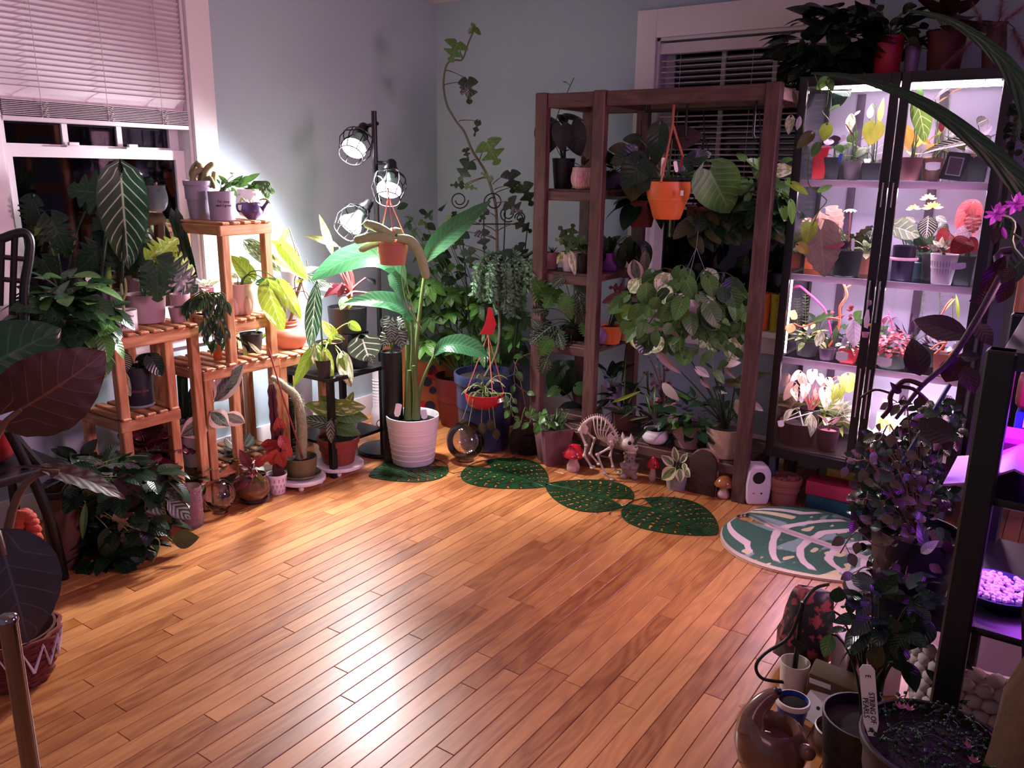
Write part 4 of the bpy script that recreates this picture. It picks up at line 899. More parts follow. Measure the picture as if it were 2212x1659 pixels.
hand(r, B, st, O, [(723, 728, 694, 690, .9, .05, None, G['limevari']), (724, 726, 744, 732, .9, .06, None, G['vari']), (684, 752, 712, 826, .78, .13, None, G['vari']), (676, 757, 630, 838, .5, .1, None, G['lime']), (742, 768, 754, 845, .72, .12, None, G['varipale']), (756, 698, 782, 716, 1.1, .06, None, G['lime']), (735, 775, 745, 800, .7, .12, None, G['lime']), (702, 760, 722, 832, .5, .15, None, G['limevari'])], 'heartnarrow', G['limevari'], .0035, .3, upw=.3); st.done()
B = V((-2.74, 2.72, .481)); B = onx(700, .481, -2.74); r, st = plant('anthurium', 'long dark hanging leaf with pale veins before the two black pots', B, stem='green'); pot(r, B, .035, .08, P['nursery'])
hand(r, B, st, B+V((0, 0, .07)), [(684, 608, 668, 776, .80, .12, 'lance', G['veindark'])], 'lance', G['veindark'], .004, .4, upw=.05, jit=.05); st.done()
B = onx(778, .481, -2.76); r, st = plant('anthurium', 'velvet heart-leaf anthurium with bold white veins on the black stool', B, stem='brown'); pot(r, B, .045, .09, P['nursery'])
hand(r, B, st, B+V((0, 0, .08)), [(783, 733, 800, 786, 1.55, .08), (800, 770, 806, 786, 1.0, .06)], 'heart', G['veined'], .0025, .3, upw=.1, jit=.05); st.done()
B = onx(848, .3, -2.66); r, st = plant('begonia', 'small dark begonia with pale striped leaves beside the lamp pole', V((B.x, B.y, .0))); pot(r, V((B.x, B.y, 0)), .05, .55, P['black'], .05, fill=.98)
hand(r, B, st, V((B.x, B.y, .54)), [(843, 690, 835, 722, 1.1, .1), (838, 722, 828, 750, 1.2, .1), (858, 716, 870, 750, 1.2, .1), (858, 690, 868, 708, 1.0, .1), (832, 690, 822, 706, 1.0, .08), (868, 730, 885, 745, .9, .1), (845, 705, 846, 735, 1.0, .12)], 'scallop', G['silver'], .002, .3); st.done()
# humidifier tower
B = base(823, 935, 0, .045); t = thing('humidifier', 'slim white tower humidifier with a round dial at its foot', 'humidifier', B)
MB().lathe([(0, 0), (.048, 0), (.05, .006), (.05, .10), (.046, .12), (.040, .135), (.038, .30), (.040, .34), (.043, .355), (.043, .365), (.036, .37), (0, .37)], B, 32).build('body', P['white'], t)
for k in range(9): MB().lathe([(.0385, .15+k*.017), (.0405, .153+k*.017), (.0385, .156+k*.017)], B, 28).build('ring', P['white'], t)
fm = face_cam(B+V((0, 0, .055))); MB().lathe([(.019, .047), (.019, .056), (.016, .057), (0, .057)], (0, 0, 0), 22).build('dial', P['white'], t).matrix_basis = fm
for o in [o for o in C.objects if o.name == 'dial']: WM[o.name] = fm
MB().lathe([(.020, .049), (.0235, .052), (.020, .054)], (0, 0, 0), 22).build('dial_ring', m_black, t).matrix_basis = fm
# painted panel and boards leaning on the walls
B = V((-3.02, 3.45, 0)); t = thing('painting', 'orange painted panel with dark blue discs leaning behind the lamp', 'painting', B)
n_ = V((.55, -.83, .12)).normalized(); xx = V((0, 0, 1)).cross(n_).normalized(); yy = n_.cross(xx); mt = Matrix.Translation(B+V((0, 0, .005))) @ Matrix((xx, yy, n_)).transposed().to_4x4()
link('panel', MB().box((0, .22, 0), (.44, .44, .02)).mesh('panel', M('paint_orange', 'b4663c', .7, var=.35, scale=6), bevel=.003), t, mt)
g = random.Random(12)
for k in range(13): link('disc', MB().lathe([(0, .0125), (g.uniform(.02, .04), .0125), (.015, .009)], (g.uniform(-.18, .18), g.uniform(.04, .4), 0), 20).mesh('disc', g.choice((P['navy'], P['navy'], P['red'])), smooth=0), t, mt)
B = V((-2.93, 3.86, 0)); t = thing('mottled_board', 'cream and brown mottled board propped in the corner behind the blue pot', 'board', B)
MB().box(B+V((.14, .03, .2)), (.30, .025, .40), Matrix.Rotation(.08, 3, 'X')).build('board', M('mottled_hide', 'c0a898', .8, var=.6, scale=7), t, bevel=.003); MB().box(B+V((-.02, .0, .10)), (.05, .05, .2)).build('block', m_cedar, t, bevel=.003)
# hanging terracotta pot
B = Q(849, 571, LB, .34); r, st = plant('rat_tail_cactus', 'thick pale ribbed cactus arms in a terracotta basket hung from the lamp', B, stem='pale')
pr, ph, O = potpx(r, B, 814, 885, 520, P['terra'], .78, 'lip', n=36)
tubes_px(r, 'stem', m_fuzz2, B, [(.021, .05, [(850, 512), (832, 500), (812, 490), (786, 482)]), (.021, .07, [(852, 518), (822, 512), (795, 513), (764, 520)]), (.023, .06, [(858, 514), (885, 520), (905, 545), (915, 575), (922, 602)]), (.018, .02, [(835, 520), (808, 526), (776, 541)]), (.022, .03, [(840, 516), (850, 502), (868, 505)])], 10, 1)
m_wire = M('pink_wire', 'c06a60', .5)
for u in (820, 852, 879): MB().tube([Q(u, 520, B, .0 if u != 852 else pr), Q(839, 425, B, 0), Q(838, 408, B, 0)], .0028, 5).build('hanger_wire', m_wire, r)
hp = Q(838, 408, B, 0); MB().tube(smooth_path([V((LB.x, LB.y, hp.z+.05)), (V((LB.x, LB.y, hp.z+.05))+hp)/2+V((0, 0, .02)), hp], 4), .004, 7).build('hanger_arm', m_socket, r)
for a, b, c in ((868, 880, 912), (876, 890, 905)): st.add(smooth_path([Q(868, 565, B), Q(a, 600, B), Q(b, 660, B), Q(c, 710, B)], 4), .002)
st.done()
# bird of paradise
B = base(893, 1016, .004, .135); r, st = plant('bird_of_paradise', 'tall bird of paradise with paddle leaves in a white ribbed pot on a leaf mat', B)
pr, ph, O = potpx(r, B, 837, 952, 895, P['white'], .80, 'plain', n=48)
for k in range(7): MB().lathe([(pr*.80+(pr*.2)*(k+1)/9+.0004, ph*(k+1)/9), (pr*.80+(pr*.2)*(k+1)/9+.0022, ph*(k+1)/9+.004), (pr*.80+pr*.2*(k+1)/9+.0010, ph*(k+1)/9+.008)], B, 48).build('rib', P['white'], r)
m_stalk = M('stalk_green', '58703c', .45, var=.2, scale=14)
for i, (pts, rr) in enumerate((([(893, 905), (896, 800), (905, 690), (921, 562)], .011), ([(880, 905), (882, 800), (880, 720), (872, 668), (866, 632)], .013), ([(903, 905), (906, 850), (920, 805), (938, 766)], .008), ([(888, 905), (890, 800), (892, 740), (890, 690)], .010), ([(885, 905), (884, 850), (884, 800)], .016), ([(898, 905), (898, 850), (893, 790)], .014))):
    p = smooth_path([Q(u, v, B, .02*(i-2)) for u, v in pts], 5); k = len(p); MB().tube(p, [rr*(1.5-.95*j/k) for j in range(k)], 9).build('stalk', m_stalk, r, smooth=60)
up = V((0, 0, 1)); tc = sgn_n(B, upw=0)
G['bop'] = leafmat('leaf_paddle', '2a5a3c', '40784c', '6ca878', nv=16, vs=.3, vw=.08, mid=.05, k=.25, trl=.28, rough=.28)
def bop(pts, ws, tilt, d0=0.0, d1=0.0): ribbon(r, [Q(u, v, B, d0+(d1-d0)*i/(len(pts)-1)) for i, (u, v) in enumerate(pts)], ws, G['bop'], tilt, .3)
bop([(919, 566), (938, 535), (975, 500), (1015, 468), (1060, 434)], (.006, .032, .048, .050, .042, .026, .002), .25, -.02, .0)
bop([(868, 630), (862, 592), (838, 562), (795, 552), (740, 566), (700, 588), (672, 606)], (.006, .035, .058, .064, .056, .032, .002), .55, .0, .10)
bop([(846, 590), (858, 612), (868, 650)], (.022, .036, .004), .0, .05, .09)
bop([(938, 768), (958, 748), (990, 745), (1025, 755), (1052, 770)], (.004, .035, .052, .045, .002), .8, .05, .10)
bop([(888, 695), (878, 672), (845, 655), (800, 650), (742, 656)], (.006, .045, .055, .045, .002), 1.1, .02, .10)
plant_tag(r, Q(857, 900, B, .07), Q(862, 872, B, .07), .03); plant_tag(r, Q(918, 905, B, .04), Q(914, 885, B, .04), .03); st.done()
# blue pot with trellis and climbing mini monstera
B = base(1046, 985, 0, .16); r, st = plant('mini_monstera', 'tall climbing mini monstera on a black scroll trellis in a big blue pot', B, stem='brown')
pr, ph, O = potpx(r, B, 980, 1112, 803, P['navy'], .8, 'lip', n=44, fill=.93)
vp = [O, Q(1078, 740, B, .0), Q(1075, 600, B, -.05), Q(1072, 460, B, -.08), Q(1062, 410, B, -.1), Q(1048, 370, B, -.1), Q(1020, 325, B, -.12), Q(1003, 285, B, -.14), Q(985, 262, B, -.16), Q(965, 225, B, -.18), Q(958, 180, B, -.2), Q(965, 140, B, -.2), Q(982, 130, B, -.2), Q(999, 128, B, -.2), Q(1012, 92, B, -.2), Q(1024, 66, B, -.2)]
p = smooth_path(vp, 5); k = len(p); MB().tube(p, [.0075*(1.1-.65*i/k) for i in range(k)], 8).build('vine_stem', M('vine_bark', '57594a', .7, var=.25, scale=20), r, smooth=60)
hand(r, B, st, Q(1020, 70, B, -.2), [(1021, 60, 1052, 78, .9, -.2, 'trifol')], 'minimonstera', G['mid'], .002, .1)
st2 = Stems(r, S['brown'], 'petiole')
for ji, sp in enumerate(((988, 92, 972, 132, 1.3, (998, 126)), (1010, 172, 1017, 224, .9, (962, 152)), (1003, 178, 996, 200, .7, (958, 185)), (1033, 262, 1024, 294, .5, (991, 262)), (1052, 308, 1076, 356, 1.25, (1036, 345)), (1006, 322, 1010, 342, .9, (1012, 320)), (1014, 350, 990, 392, .9, (1028, 345)), (1000, 400, 973, 398, .7, (1056, 382)), (1006, 402, 1030, 406, .6, (1056, 382)), (1102, 372, 1110, 418, 1.0, (1064, 398)), (1130, 400, 1150, 446, .9, (1066, 420)), (1098, 436, 1128, 462, 1.1, (1070, 440)), (1062, 388, 1040, 372, .6, (1060, 395)), (1120, 480, 1150, 500, .9, (1074, 500)), (1000, 500, 980, 540, .9, (1074, 520)), (1040, 500, 1050, 540, .9, (1074, 520)), (960, 520, 940, 550, .9, (1074, 560)), (1120, 530, 1140, 560, .9, (1075, 560)), (1090, 545, 1110, 580, .9, (1075, 580)), (1010, 540, 1020, 580, .9, (1075, 590)), (975, 470, 960, 500, .7, (1072, 500)), (1050, 455, 1036, 480, .7, (1072, 470)), (1105, 400, 1125, 410, .5, (1068, 410)))):
    u0, v0, u1, v1, w, a = sp; d = -.2 if v0 < 300 else (-.1 if v0 < 420 else -.04 + .03*(ji % 4))
    P0 = Q(u0, v0, B, d+.03); Lf(r, 'minimonstera', G['dark'] if ji % 4 else G['mid'], P0, Q(u1, v1, B, d+.05), w, sgn_n(P0, upw=.3)+V((.3*math.sin(ji), 0, 0))); st2.arc(Q(a[0], a[1], B, d), P0, .0022, .1)
st2.done(); st.done()
tr = MB(); D = -.06
def px(*pts): return [Q(u, v, B, D) for u, v in pts]
for u in (997, 1044, 1092, 1140): tr.tube(px((u, 484 if u in (997, 1140) else 440), (u*.6+1060*.4, 800)), .0032, 6)
tr.tube(px((1000, 484), (1140, 484)), .0032, 6); tr.tube(px((1010, 560), (1130, 560)), .0032, 6)
for cx, cy, rr, a0 in ((992, 432, 20, 0), (1066, 436, 22, 2), (1097, 462, 18, 1), (1124, 470, 12, 3)):
    tr.tube([Q(cx+rr*(1-.6*i/26)*math.cos(a0+i*.36), cy+rr*(1-.6*i/26)*math.sin(a0+i*.36), B, D) for i in range(27)], .0032, 6)
tr.build('trellis', m_black, r, smooth=60)
# dense green umbrella shrub behind
B = V((-2.78, 3.52, 0)); r, st = plant('umbrella_plant', 'bushy umbrella plant with fingered green leaves filling the corner', B)
pot(r, B, .15, .28, P['deepred'])
O = B+V((0, 0, .25)); g = random.Random(31)
for i in range(74):
    u, v = g.uniform(885, 1135), g.uniform(600, 780); d = g.uniform(-.15, .22); P0 = Q(u, v, B, d)
    a = g.uniform(0, 2*PI); L = g.uniform(.09, .15); P1 = P0 + V((math.cos(a), math.sin(a), -.25)).normalized()*L
    Lf(r, 'palmate', G['green'] if i % 3 else G['fresh'], P0, P1, 1.0, sgn_n(P0, upw=1.1)+V((g.uniform(-.4, .4), 0, 0)))
    if i % 2 == 0: st.arc(O, P0, .003, .1, 5)
st.done()
B = V((-2.62, 3.66, 0)); r, st = plant('dumb_cane', 'leggy dark-leaved shrub at the left wall behind the hanging cactus', B); pot(r, B, .12, .25, P['navy']); O = B+V((0, 0, .22)); g = random.Random(33)
for i in range(40):
    u, v = g.uniform(880, 1000), g.uniform(440, 620); P0 = Q(u, v, B, g.uniform(-.1, .15)); a = g.uniform(0, 2*PI); P1 = P0+V((math.cos(a), math.sin(a), -.3))*g.uniform(.05, .09)
    Lf(r, ('trifol', 'broad')[i % 2], G['dark'] if i % 3 else G['green'], P0, P1, 1.0, sgn_n(P0, upw=.8)); 
    if i % 3 == 0: st.arc(O, P0, .003, .1, 6)
st.done()
# burro's tail with the red bowl hung under it
B = ony(1092, .905, 3.36); Bt = V((B.x, B.y, .905)); r, st = plant('burros_tail', 'thick braided green burro tail spilling over its bracket pot by the shelf post', Bt)
pot(r, Bt, .06, .08, P['deepred'], .045); beam_obj('bracket', Bt+V((.03, .0, .02)), V((-2.16, 3.335, 1.04)), .014, .012, m_black, r)
g = random.Random(17); ms = []; O = Bt+V((0, 0, .08))
m_sed = leafmat('leaf_burro', '5c8a6c', '86b090', '9cc0a4', vs=.1, rough=.55)
for k in range(26):
    u1 = 1022 + k*5.2 + g.uniform(-8, 8); v1 = 618 + 70*math.sin(PI*(k+3)/32)*g.uniform(.3, 1.15); d = g.uniform(.02, .14)
    if k > 22: u1 = 1136 + (k-22)*8; v1 = 628
    p = smooth_path([O, Q(1088+(u1-1088)*.55, 556+g.uniform(-8, 14), Bt, d*.6), Q(1088+(u1-1088)*.92, 576+g.uniform(0, 16), Bt, d), Q(u1, v1, Bt, d)], 7)
    st.add(p, .003)
    tot = 0
    for i in range(len(p)-1):
        t = (p[i+1]-p[i]); n = max(1, int(t.length/.011)); t.normalize(); a = t.orthogonal().normalized()
        for j in range(n):
            q = p[i] + (p[i+1]-p[i])*(j/n)
            for s_ in range(4):
                dd = Matrix.Rotation(g.uniform(0, 6.28), 3, t) @ a; ms.append(leaf_mtx(q, q + (dd + t*.5).normalized()*g.uniform(.026, .033), 1.25, dd.cross(t)))
joined(r, 'petal', m_sed, ms, 'beaded_tails'); st.done()
Bb = Q(1046, 880, V((-2.19, 3.26, 0))); r, st = plant('string_plant', 'half-bare trailing plant in a red bowl hung on pink wires before the blue pot', Bb, stem='pale')
pr, ph, O = potpx(r, Bb, 1006, 1090, 848, P['red'], .9, 'bowl', n=36)
for u in (1007, 1064, 1088): MB().tube([Q(u, 848, Bb, 0 if u != 1064 else pr*.9), Q(1054, 722, Bb, 0)], .0028, 5).build('hanger_wire', m_wire, r)
MB().prism([(-.035, 0), (.03, .0), (.045, .05), (.02, .13), (.005, .13), (-.01, .05)], -.004, .004, face_cam(Q(1052, 722, Bb, 0))).build('hanger_plate', P['red'], r)
g = random.Random(3)
for k in range(16): st.arc(O, Q(g.uniform(995, 1110), g.uniform(815, 860), Bb, g.uniform(0, .1)), .002, .7)
for k, (u, v) in enumerate(((1000, 905), (1012, 920), (1040, 912), (1070, 925), (1095, 880), (1058, 905))):
    p0 = Q(u*.6+1046*.4, 848, Bb, .07); p1 = Q(u, v, Bb, .08); st.add(smooth_path([O, p0, (p0+p1)/2+V((0, 0, .0)), p1], 4), .0016); Lf(r, 'broad', G['olive'], p1, Q(u+4, v+28, Bb, .09), .9)
plant_tag(r, Q(1072, 868, Bb, .06), Q(1090, 862, Bb, .1), .02, mat=m_tagw)
vine(r, st, [O, Q(1100, 850, Bb, .1), Q(1102, 870, Bb, .1), Q(1108, 900, Bb, .1)], .002, .035, 'heart', G['green'], .02, 1, 4); st.done()
# ---- leaf mats on the floor
m_mat = None
def matmat():
    N = NT('leaf_mat_green'); uv = N.add('ShaderNodeUVMap'); sp = N.add('ShaderNodeSeparateXYZ'); N.lk(uv.outputs[0], sp.inputs[0])
    nz = N.noise(3.0, uv.outputs[0], 3); N.lk(N.mix(nz, srgb('0c2214'), srgb('245a30')), N.b.inputs['Base Color']); N.b.inputs['Roughness'].default_value = .32; N.b.inputs['Metallic'].default_value = .35
    N.bump(N.noise(28, uv.outputs[0], 2), .4, .002); return N.m
m_mat = matmat()
def leaf_mat(label, base_uv, tip_uv, w):
    P0, P1 = fl(*base_uv), fl(*tip_uv); t = thing('leaf_placemat', label, 'placemat', P0, 'monstera leaf mats on the floor')
    y = P1-P0; L = y.length; y.normalize(); x = y.cross(V((0, 0, 1)))
    wf, wi = heart_w(.58, -.30, .74), heart_in(-.30, .10); n, m = 64, 14; mb = MB(); uvs = {}
    for sg in (-1, 1):
        idx = {}
        for i in range(n+1):
            tt = -.30+1.30*i/n; wo = max(wf(tt), .0015); wn = min(wi(tt), wo*.95)
            for j in range(m+1):
                xx_ = wn+(wo-wn)*j/m
                for kz, z in ((0, .0008), (1, .0034)):
                    idx[i, j, kz] = len(mb.v); mb.v.append(P0 + x*(sg*xx_*w*L) + y*(tt*L) + V((0, 0, z + (.0022 if (j <= 0) else 0))))
        def hole(i, j):
            if i < 2 or i > n-4: return False
            tt = -.30+1.30*(i+.5)/n; s = (j+.5)/m; ph = ((tt+.30)*7.2 - s*1.6) % 1.0
            if .12 < s < .66 and .30 < ph < .72: return (j % 2 == 0)        # fern-like slots between the veins
            if .72 < s < .92 and .40 < ph < .70: return True                 # drops near the rim
            return False
        for i in range(n):
            for j in range(m):
                if hole(i, j): continue
                a = [(i, j), (i, j+1), (i+1, j+1), (i+1, j)]
                for kz in (0, 1):
                    q = [idx[p][0] if False else idx[p[0], p[1], kz] for p in a]; mb.face(*(q if (kz == 1) == (sg > 0) else q[::-1]))
                for e, (di, dj) in enumerate(((-1, 0), (0, 1), (1, 0), (0, -1))):
                    ii, jj = i+di, j+dj
                    if not (0 <= ii < n and 0 <= jj < m) or hole(ii, jj):
                        c1, c2 = a[e], a[(e+1) % 4]; mb.face(idx[c1[0], c1[1], 0], idx[c2[0], c2[1], 0], idx[c2[0], c2[1], 1], idx[c1[0], c1[1], 1])
    me = bpy.data.meshes.new('mat'); me.from_pydata([tuple(p) for p in mb.v], [], mb.f); me.materials.append(m_mat); me.shade_flat(); ul = me.uv_layers.new(name='UVMap')
    for lp in me.loops: c = me.vertices[lp.vertex_index].co; ul.data[lp.index].uv = (c.x*3, c.y*3)
    link('mat', me, t); rb = MB()
    for tt in range(7):
        t0 = -.12+tt*.15
        for sg in (-1, 1): rb.tube([P0 + y*(L*t0) + V((0, 0, .004)), P0 + x*(sg*L*w*wf(t0+.1)*.5) + y*(L*(t0-.02)) + V((0, 0, .0042)), P0 + x*(sg*L*w*wf(t0+.1)*.93) + y*(L*(t0-.10)) + V((0, 0, .004))], .0016, 4)
    rb.tube([P0+V((0, 0, .004)), P1+V((0, 0, .004))], .0024, 5); stuff(rb.build('veins', m_mat, t))
leaf_mat('green leaf mat under the white pot of the paddle-leaf plant', (925, 1008), (797, 1030), 1.05)
leaf_mat('dark green leaf mat second along the curve, beside the white pot', (1060, 1012), (1178, 1052), 1.08)
leaf_mat('green leaf mat third along the curve, in front of the skeleton', (1318, 1078), (1180, 1046), 1.05)
leaf_mat('shiniest green leaf mat next to the leaf rug', (1408, 1098), (1548, 1156), 1.0)
# ---- skeleton cat and the little figures in front of the shelf
m_bone = M('bone_plastic', 'cdbcae', .5, var=.12, scale=20)
B = V((-1.75, 3.27, 0)); B = base(1305, 1030, 0, 0); t = thing('cat_skeleton', 'plastic cat skeleton arching its back in front of the wooden shelf', 'figure')
setB = V((B.x, B.y, 0)); t.location = setB; WM[t.name] = Matrix.Translation(setB)
def bq(u, v, d=0): return Q(u, v, B, d)
sp_ = smooth_path([bq(1252, 930), bq(1262, 915), bq(1278, 904), bq(1295, 902), bq(1312, 912), bq(1326, 932), bq(1336, 950), bq(1343, 958)], 4)
mb = MB().tube(sp_, .006, 7)
for i, q in enumerate(sp_): mb.sph(q, .0095, 8); mb.beam(q, q+(q-bq(1295, 960)).normalized()*.017, .005, .004)
mb.build('spine', m_bone, t, smooth=50)
for s_ in (-1, 1):
    for k in range(8):
        a = 1283+k*5.4; j = 9+k*2; q = sp_[min(j, len(sp_)-1)]
        MB().tube(smooth_path([q, q+V((0, 0, -.012))+(bq(a, 925, .028*s_)-bq(a, 925)), bq(a+3, 932+k*2, .036*s_), bq(a+10, 948+k*1.2, .014*s_)], 4), .0032, 5).build('rib', m_bone, t, smooth=60)
MB().tube([bq(1293, 945), bq(1310, 955), bq(1326, 962)], .006, 6).build('breastbone', m_bone, t)
def limb(name, pts, d, rr=.0062):
    mb = MB(); p = [bq(u, v, d) for u, v in pts]
    for i in range(len(p)-1):
        mb.tube([p[i]+(p[i+1]-p[i])*f for f in (0, .12, .5, .88, 1)], [rr*1.4, rr*1.0, rr*.75, rr*1.0, rr*1.35], 7); mb.sph(p[i], rr*1.55, 8)
    e = p[-1]; mb.sph(e+V((0, 0, rr)), (rr*1.9, rr*2.8, rr*1.2), 8); mb.build(name, m_bone, t, smooth=60)
limb('leg', [(1252, 930), (1266, 962), (1262, 984), (1280, 1012)], .03); limb('leg', [(1264, 930), (1284, 948), (1275, 980), (1294, 1004)], -.04)
limb('leg', [(1320, 955), (1316, 968), (1290, 982), (1306, 1022), (1322, 1037)], .04); limb('leg', [(1326, 955), (1318, 985), (1324, 1008), (1336, 1022)], -.035)
mb = MB(); mb.prism([(-.02, -.02), (.012, -.03), (.02, .0), (.0, .03), (-.015, .02)], -.004, .004, face_cam(bq(1262, 925, .02))); mb.build('pelvis', m_bone, t, bevel=.002)
mb = MB(); mb.prism([(-.012, -.03), (.012, -.03), (.018, .012), (.0, .03), (-.014, .015)], -.003, .003, face_cam(bq(1318, 948, .035))); mb.build('shoulder_blade', m_bone, t, bevel=.002)
c = bq(1355, 958, .02); q = Matrix.Rotation(YAW*-1, 3, 'Z')
sk = MB().sph(c, (.036, .034, .030), 16).sph(bq(1367, 968, .03), (.026, .022, .018), 14).sph(bq(1362, 976, .03), (.028, .018, .008), 12)
for u, v in ((1346, 945), (1364, 948)):
    b0 = bq(u, v+6, .02); tip = bq(u-1, v-12, .02); sk.tube([b0, b0+(tip-b0)*.5, tip], [.014, .009, .001], 8)
sk.build('skull', m_bone, t, smooth=60); MB().sph(bq(1360, 957, .052), (.010, .006, .010), 12).sph(bq(1374, 966, .052), (.004, .004, .003), 8).build('eye_socket', m_black, t)
mb = MB()
for k in range(6): mb.sph(bq(1357+k*3.4, 973, .048), (.0022, .002, .004), 6)
stuff(mb.build('teeth', P['cream'], t))
m_capred = M('mushroom_red', 'c01e30', .25, var=.06, coat=.5); m_stalkw = M('mushroom_stalk', 'cfa9a4', .5, var=.1)
def mushroom(label, B, H, Rc, cap, dots, squat=False):
    t = thing('mushroom_figurine', label, 'figurine', B)
    MB().lathe([(0, 0), (Rc*.5, 0), (Rc*.62, H*.08), (Rc*.6, H*.22), (Rc*.42, H*.36), (Rc*.36, H*.62), (0, H*.62)], B, 24).build('stalk', m_stalkw, t, smooth=60)
    z0 = H*.56; MB().lathe([(0, z0-.002), (Rc*.6, z0), (Rc*.98, z0+H*.0), (Rc, z0+H*.05), (Rc*.86, z0+H*.2), (Rc*.55, z0+H*.36), (Rc*.22, z0+H*.43), (0, z0+H*.44)], B, 32).build('cap', cap, t, smooth=60)
    g = random.Random(int(B.x*1000)); mb = MB()
    for k in range(dots):
        a = g.random()*2*PI; f = g.random(); rr = Rc*(.98-.80*f); zz = z0+H*(.06+.36*f); mb.sph(B+V((math.cos(a)*rr, math.sin(a)*rr, zz+.001)), (.0036, .0036, .0028), 7)
    if dots: stuff(mb.build('dots', P['white'], t))
mushroom('red spotted mushroom figurine standing by the square planter', base(1238, 1020, 0, .02), .135, .052, m_capred, 60)
mushroom('small red-capped mushroom figurine between the grey figurine and the grey pot', base(1409, 1040, 0, .02), .115, .030, m_capred, 8)
mushroom('amber glazed mushroom figurine beside the little arched door', base(1562, 1078, 0, .02), .105, .045, M('amber_glaze', '9a5a30', .2, var=.3, coat=.6), 0)
B = base(1358, 1036, 0, .03); t = thing('bear_figurine', 'small grey stone bear figurine under the skull of the skeleton', 'figurine', B); m_st = M('grey_stone', '8f8078', .85, var=.35, scale=30, bump=.6)
MB().sph(B+V((0, 0, .045)), (.040, .036, .048), 18).sph(B+V((0, -.0, .098)), (.028, .027, .026), 16).build('body', m_st, t, smooth=60)
fm = face_cam(B)
def loc(x, y, z): return fm @ V((x, y, z))
for s_ in (-1, 1):
    MB().sph(loc(s_*.022, .118, 0), (.010, .010, .010), 10).build('ear', m_st, t, smooth=60); MB().sph(loc(s_*.026, .012, .022), (.017, .017, .014), 10).build('foot', m_st, t, smooth=60)
    MB().tube([loc(s_*.036, .07, .01), loc(s_*.030, .058, .032), loc(s_*.008, .062, .040)], .010, 8).build('arm', m_st, t, smooth=60); MB().sph(loc(s_*.011, .103, .025), .0035, 8).build('eye', m_black, t)
MB().sph(loc(0, .093, .027), (.010, .010, .008), 10).build('muzzle', m_st, t, smooth=60); MB().sph(loc(0, .096, .036), .0035, 8).build('nose', m_black, t)
B = base(1512, 1068, 0, 0); t = thing('fairy_door', 'small dark wooden arched door leaning in front of the silver pot', 'miniature door', B)
arch = [(-.062, 0), (.062, 0), (.062, .14)] + [(.062*math.cos(a), .14+.062*math.sin(a)) for a in [PI*i/14 for i in range(1, 14)]] + [(-.062, .14)]
fm = face_cam(B) @ Matrix.Rotation(-.35, 4, 'Y') @ Matrix.Rotation(-.06, 4, 'X'); MB().prism(arch, -.02, 0, fm).build('panel', woodmat('dark_walnut', '2c1a16', '45291f', .6, 20), t, bevel=.002)
ar2 = [(x*1.06, y*1.03) for x, y in arch]; MB().prism(ar2, -.034, -.0205, fm).build('frame', M('pale_edge', 'a07a68', .7), t, bevel=.002)
B = base(1630, 1090, 0, .03); t = thing('air_freshener', 'white upright automatic air freshener on the floor by the shelf foot', 'air freshener', B); fm = face_cam(B) @ Matrix.Rotation(.35, 4, 'Y')
sil = [(-.045, 0), (.045, 0), (.052, .03), (.056, .09), (.05, .15), (.034, .178), (-.034, .178), (-.05, .15), (-.056, .09), (-.052, .03)]
MB().prism(sil, -.045, .035, fm).build('body', P['white'], t, bevel=.014, seg=3)
MB().lathe([(0, .036), (.024, .037), (.027, .036), (.027, .03)], (0, 0, 0), 24, None).build('lens', m_black, t).matrix_basis = fm @ Matrix.Translation((-.004, .125, 0))
for x, w in ((-.022, .010), (.012, .007)): MB().box((0, 0, .0365), (w, .007, .002)).build('button', P['pink'] if w > .008 else m_black, t, bevel=.0005).matrix_basis = fm @ Matrix.Translation((x, .055, 0))
B = base(1690, 1098, 0, .06); r, st = plant('clay_pot', 'empty clay pot of shards under the glass cabinet, beside the air freshener', B, 'pot'); pr, ph, O = potpx(r, B, 1656, 1729, 1028, M('old_clay', '9a5f50', .85, var=.15, scale=6, bump=.2), .74, 'rim', smat=M('shards', '8a5a4a', .9, var=.4, scale=40, bump=.8), fill=.9)
g = random.Random(2)
for k in range(7): MB().box(O+V((g.uniform(-.04, .04), g.uniform(-.04, .04), .004)), (.025, .018, .006), Matrix.Rotation(g.random()*3, 3, V((g.random(), g.random(), 1)).normalized())).build('shard', P['terra'], r, bevel=.001)
# boxes under the cabinet
B = V((-.66, 3.56, 0)); t = thing('game_box', 'flat box with a crimson lid and teal base on the floor under the cabinet', 'box', B); MB().box(B+V((0, 0, .035)), (.36, .24, .07)).build('base', M('card_teal', '1d4a5a', .5), t, bevel=.003); MB().box(B+V((0, 0, .10)), (.37, .25, .06)).build('lid', M('card_crimson', 'b32a4c', .5), t, bevel=.003)
B = V((-.70, 3.58, .131)); t = thing('terrarium_box', 'green and yellow cardboard box with pictures lying on the crimson lid', 'box', B); MB().box(B+V((0, 0, .055)), (.24, .08, .11)).build('carton', M('card_yellow', 'b89a30', .5, var=.2, scale=8), t, bevel=.002)
MB().box(B+V((-.105, 0, .055)), (.032, .082, .112)).build('green_panel', M('card_green', '3a6a34', .5), t); MB().box(B+V((.124, 0, .055)), (.008, .082, .10)).build('end_flap', P['orange'], t)
for x, c in ((-.055, 'a0604a'), (.03, '7c7858')): MB().lathe([(0, .0425), (.030, .0425), (.033, .041), (.030, .04)], (0, 0, 0), 24).build('picture', M('print_'+c, c, .6, var=.4, scale=50), t, smooth=0).matrix_basis = Matrix.Translation(B+V((x, 0, .075))) @ Matrix.Rotation(PI/2, 4, 'X')
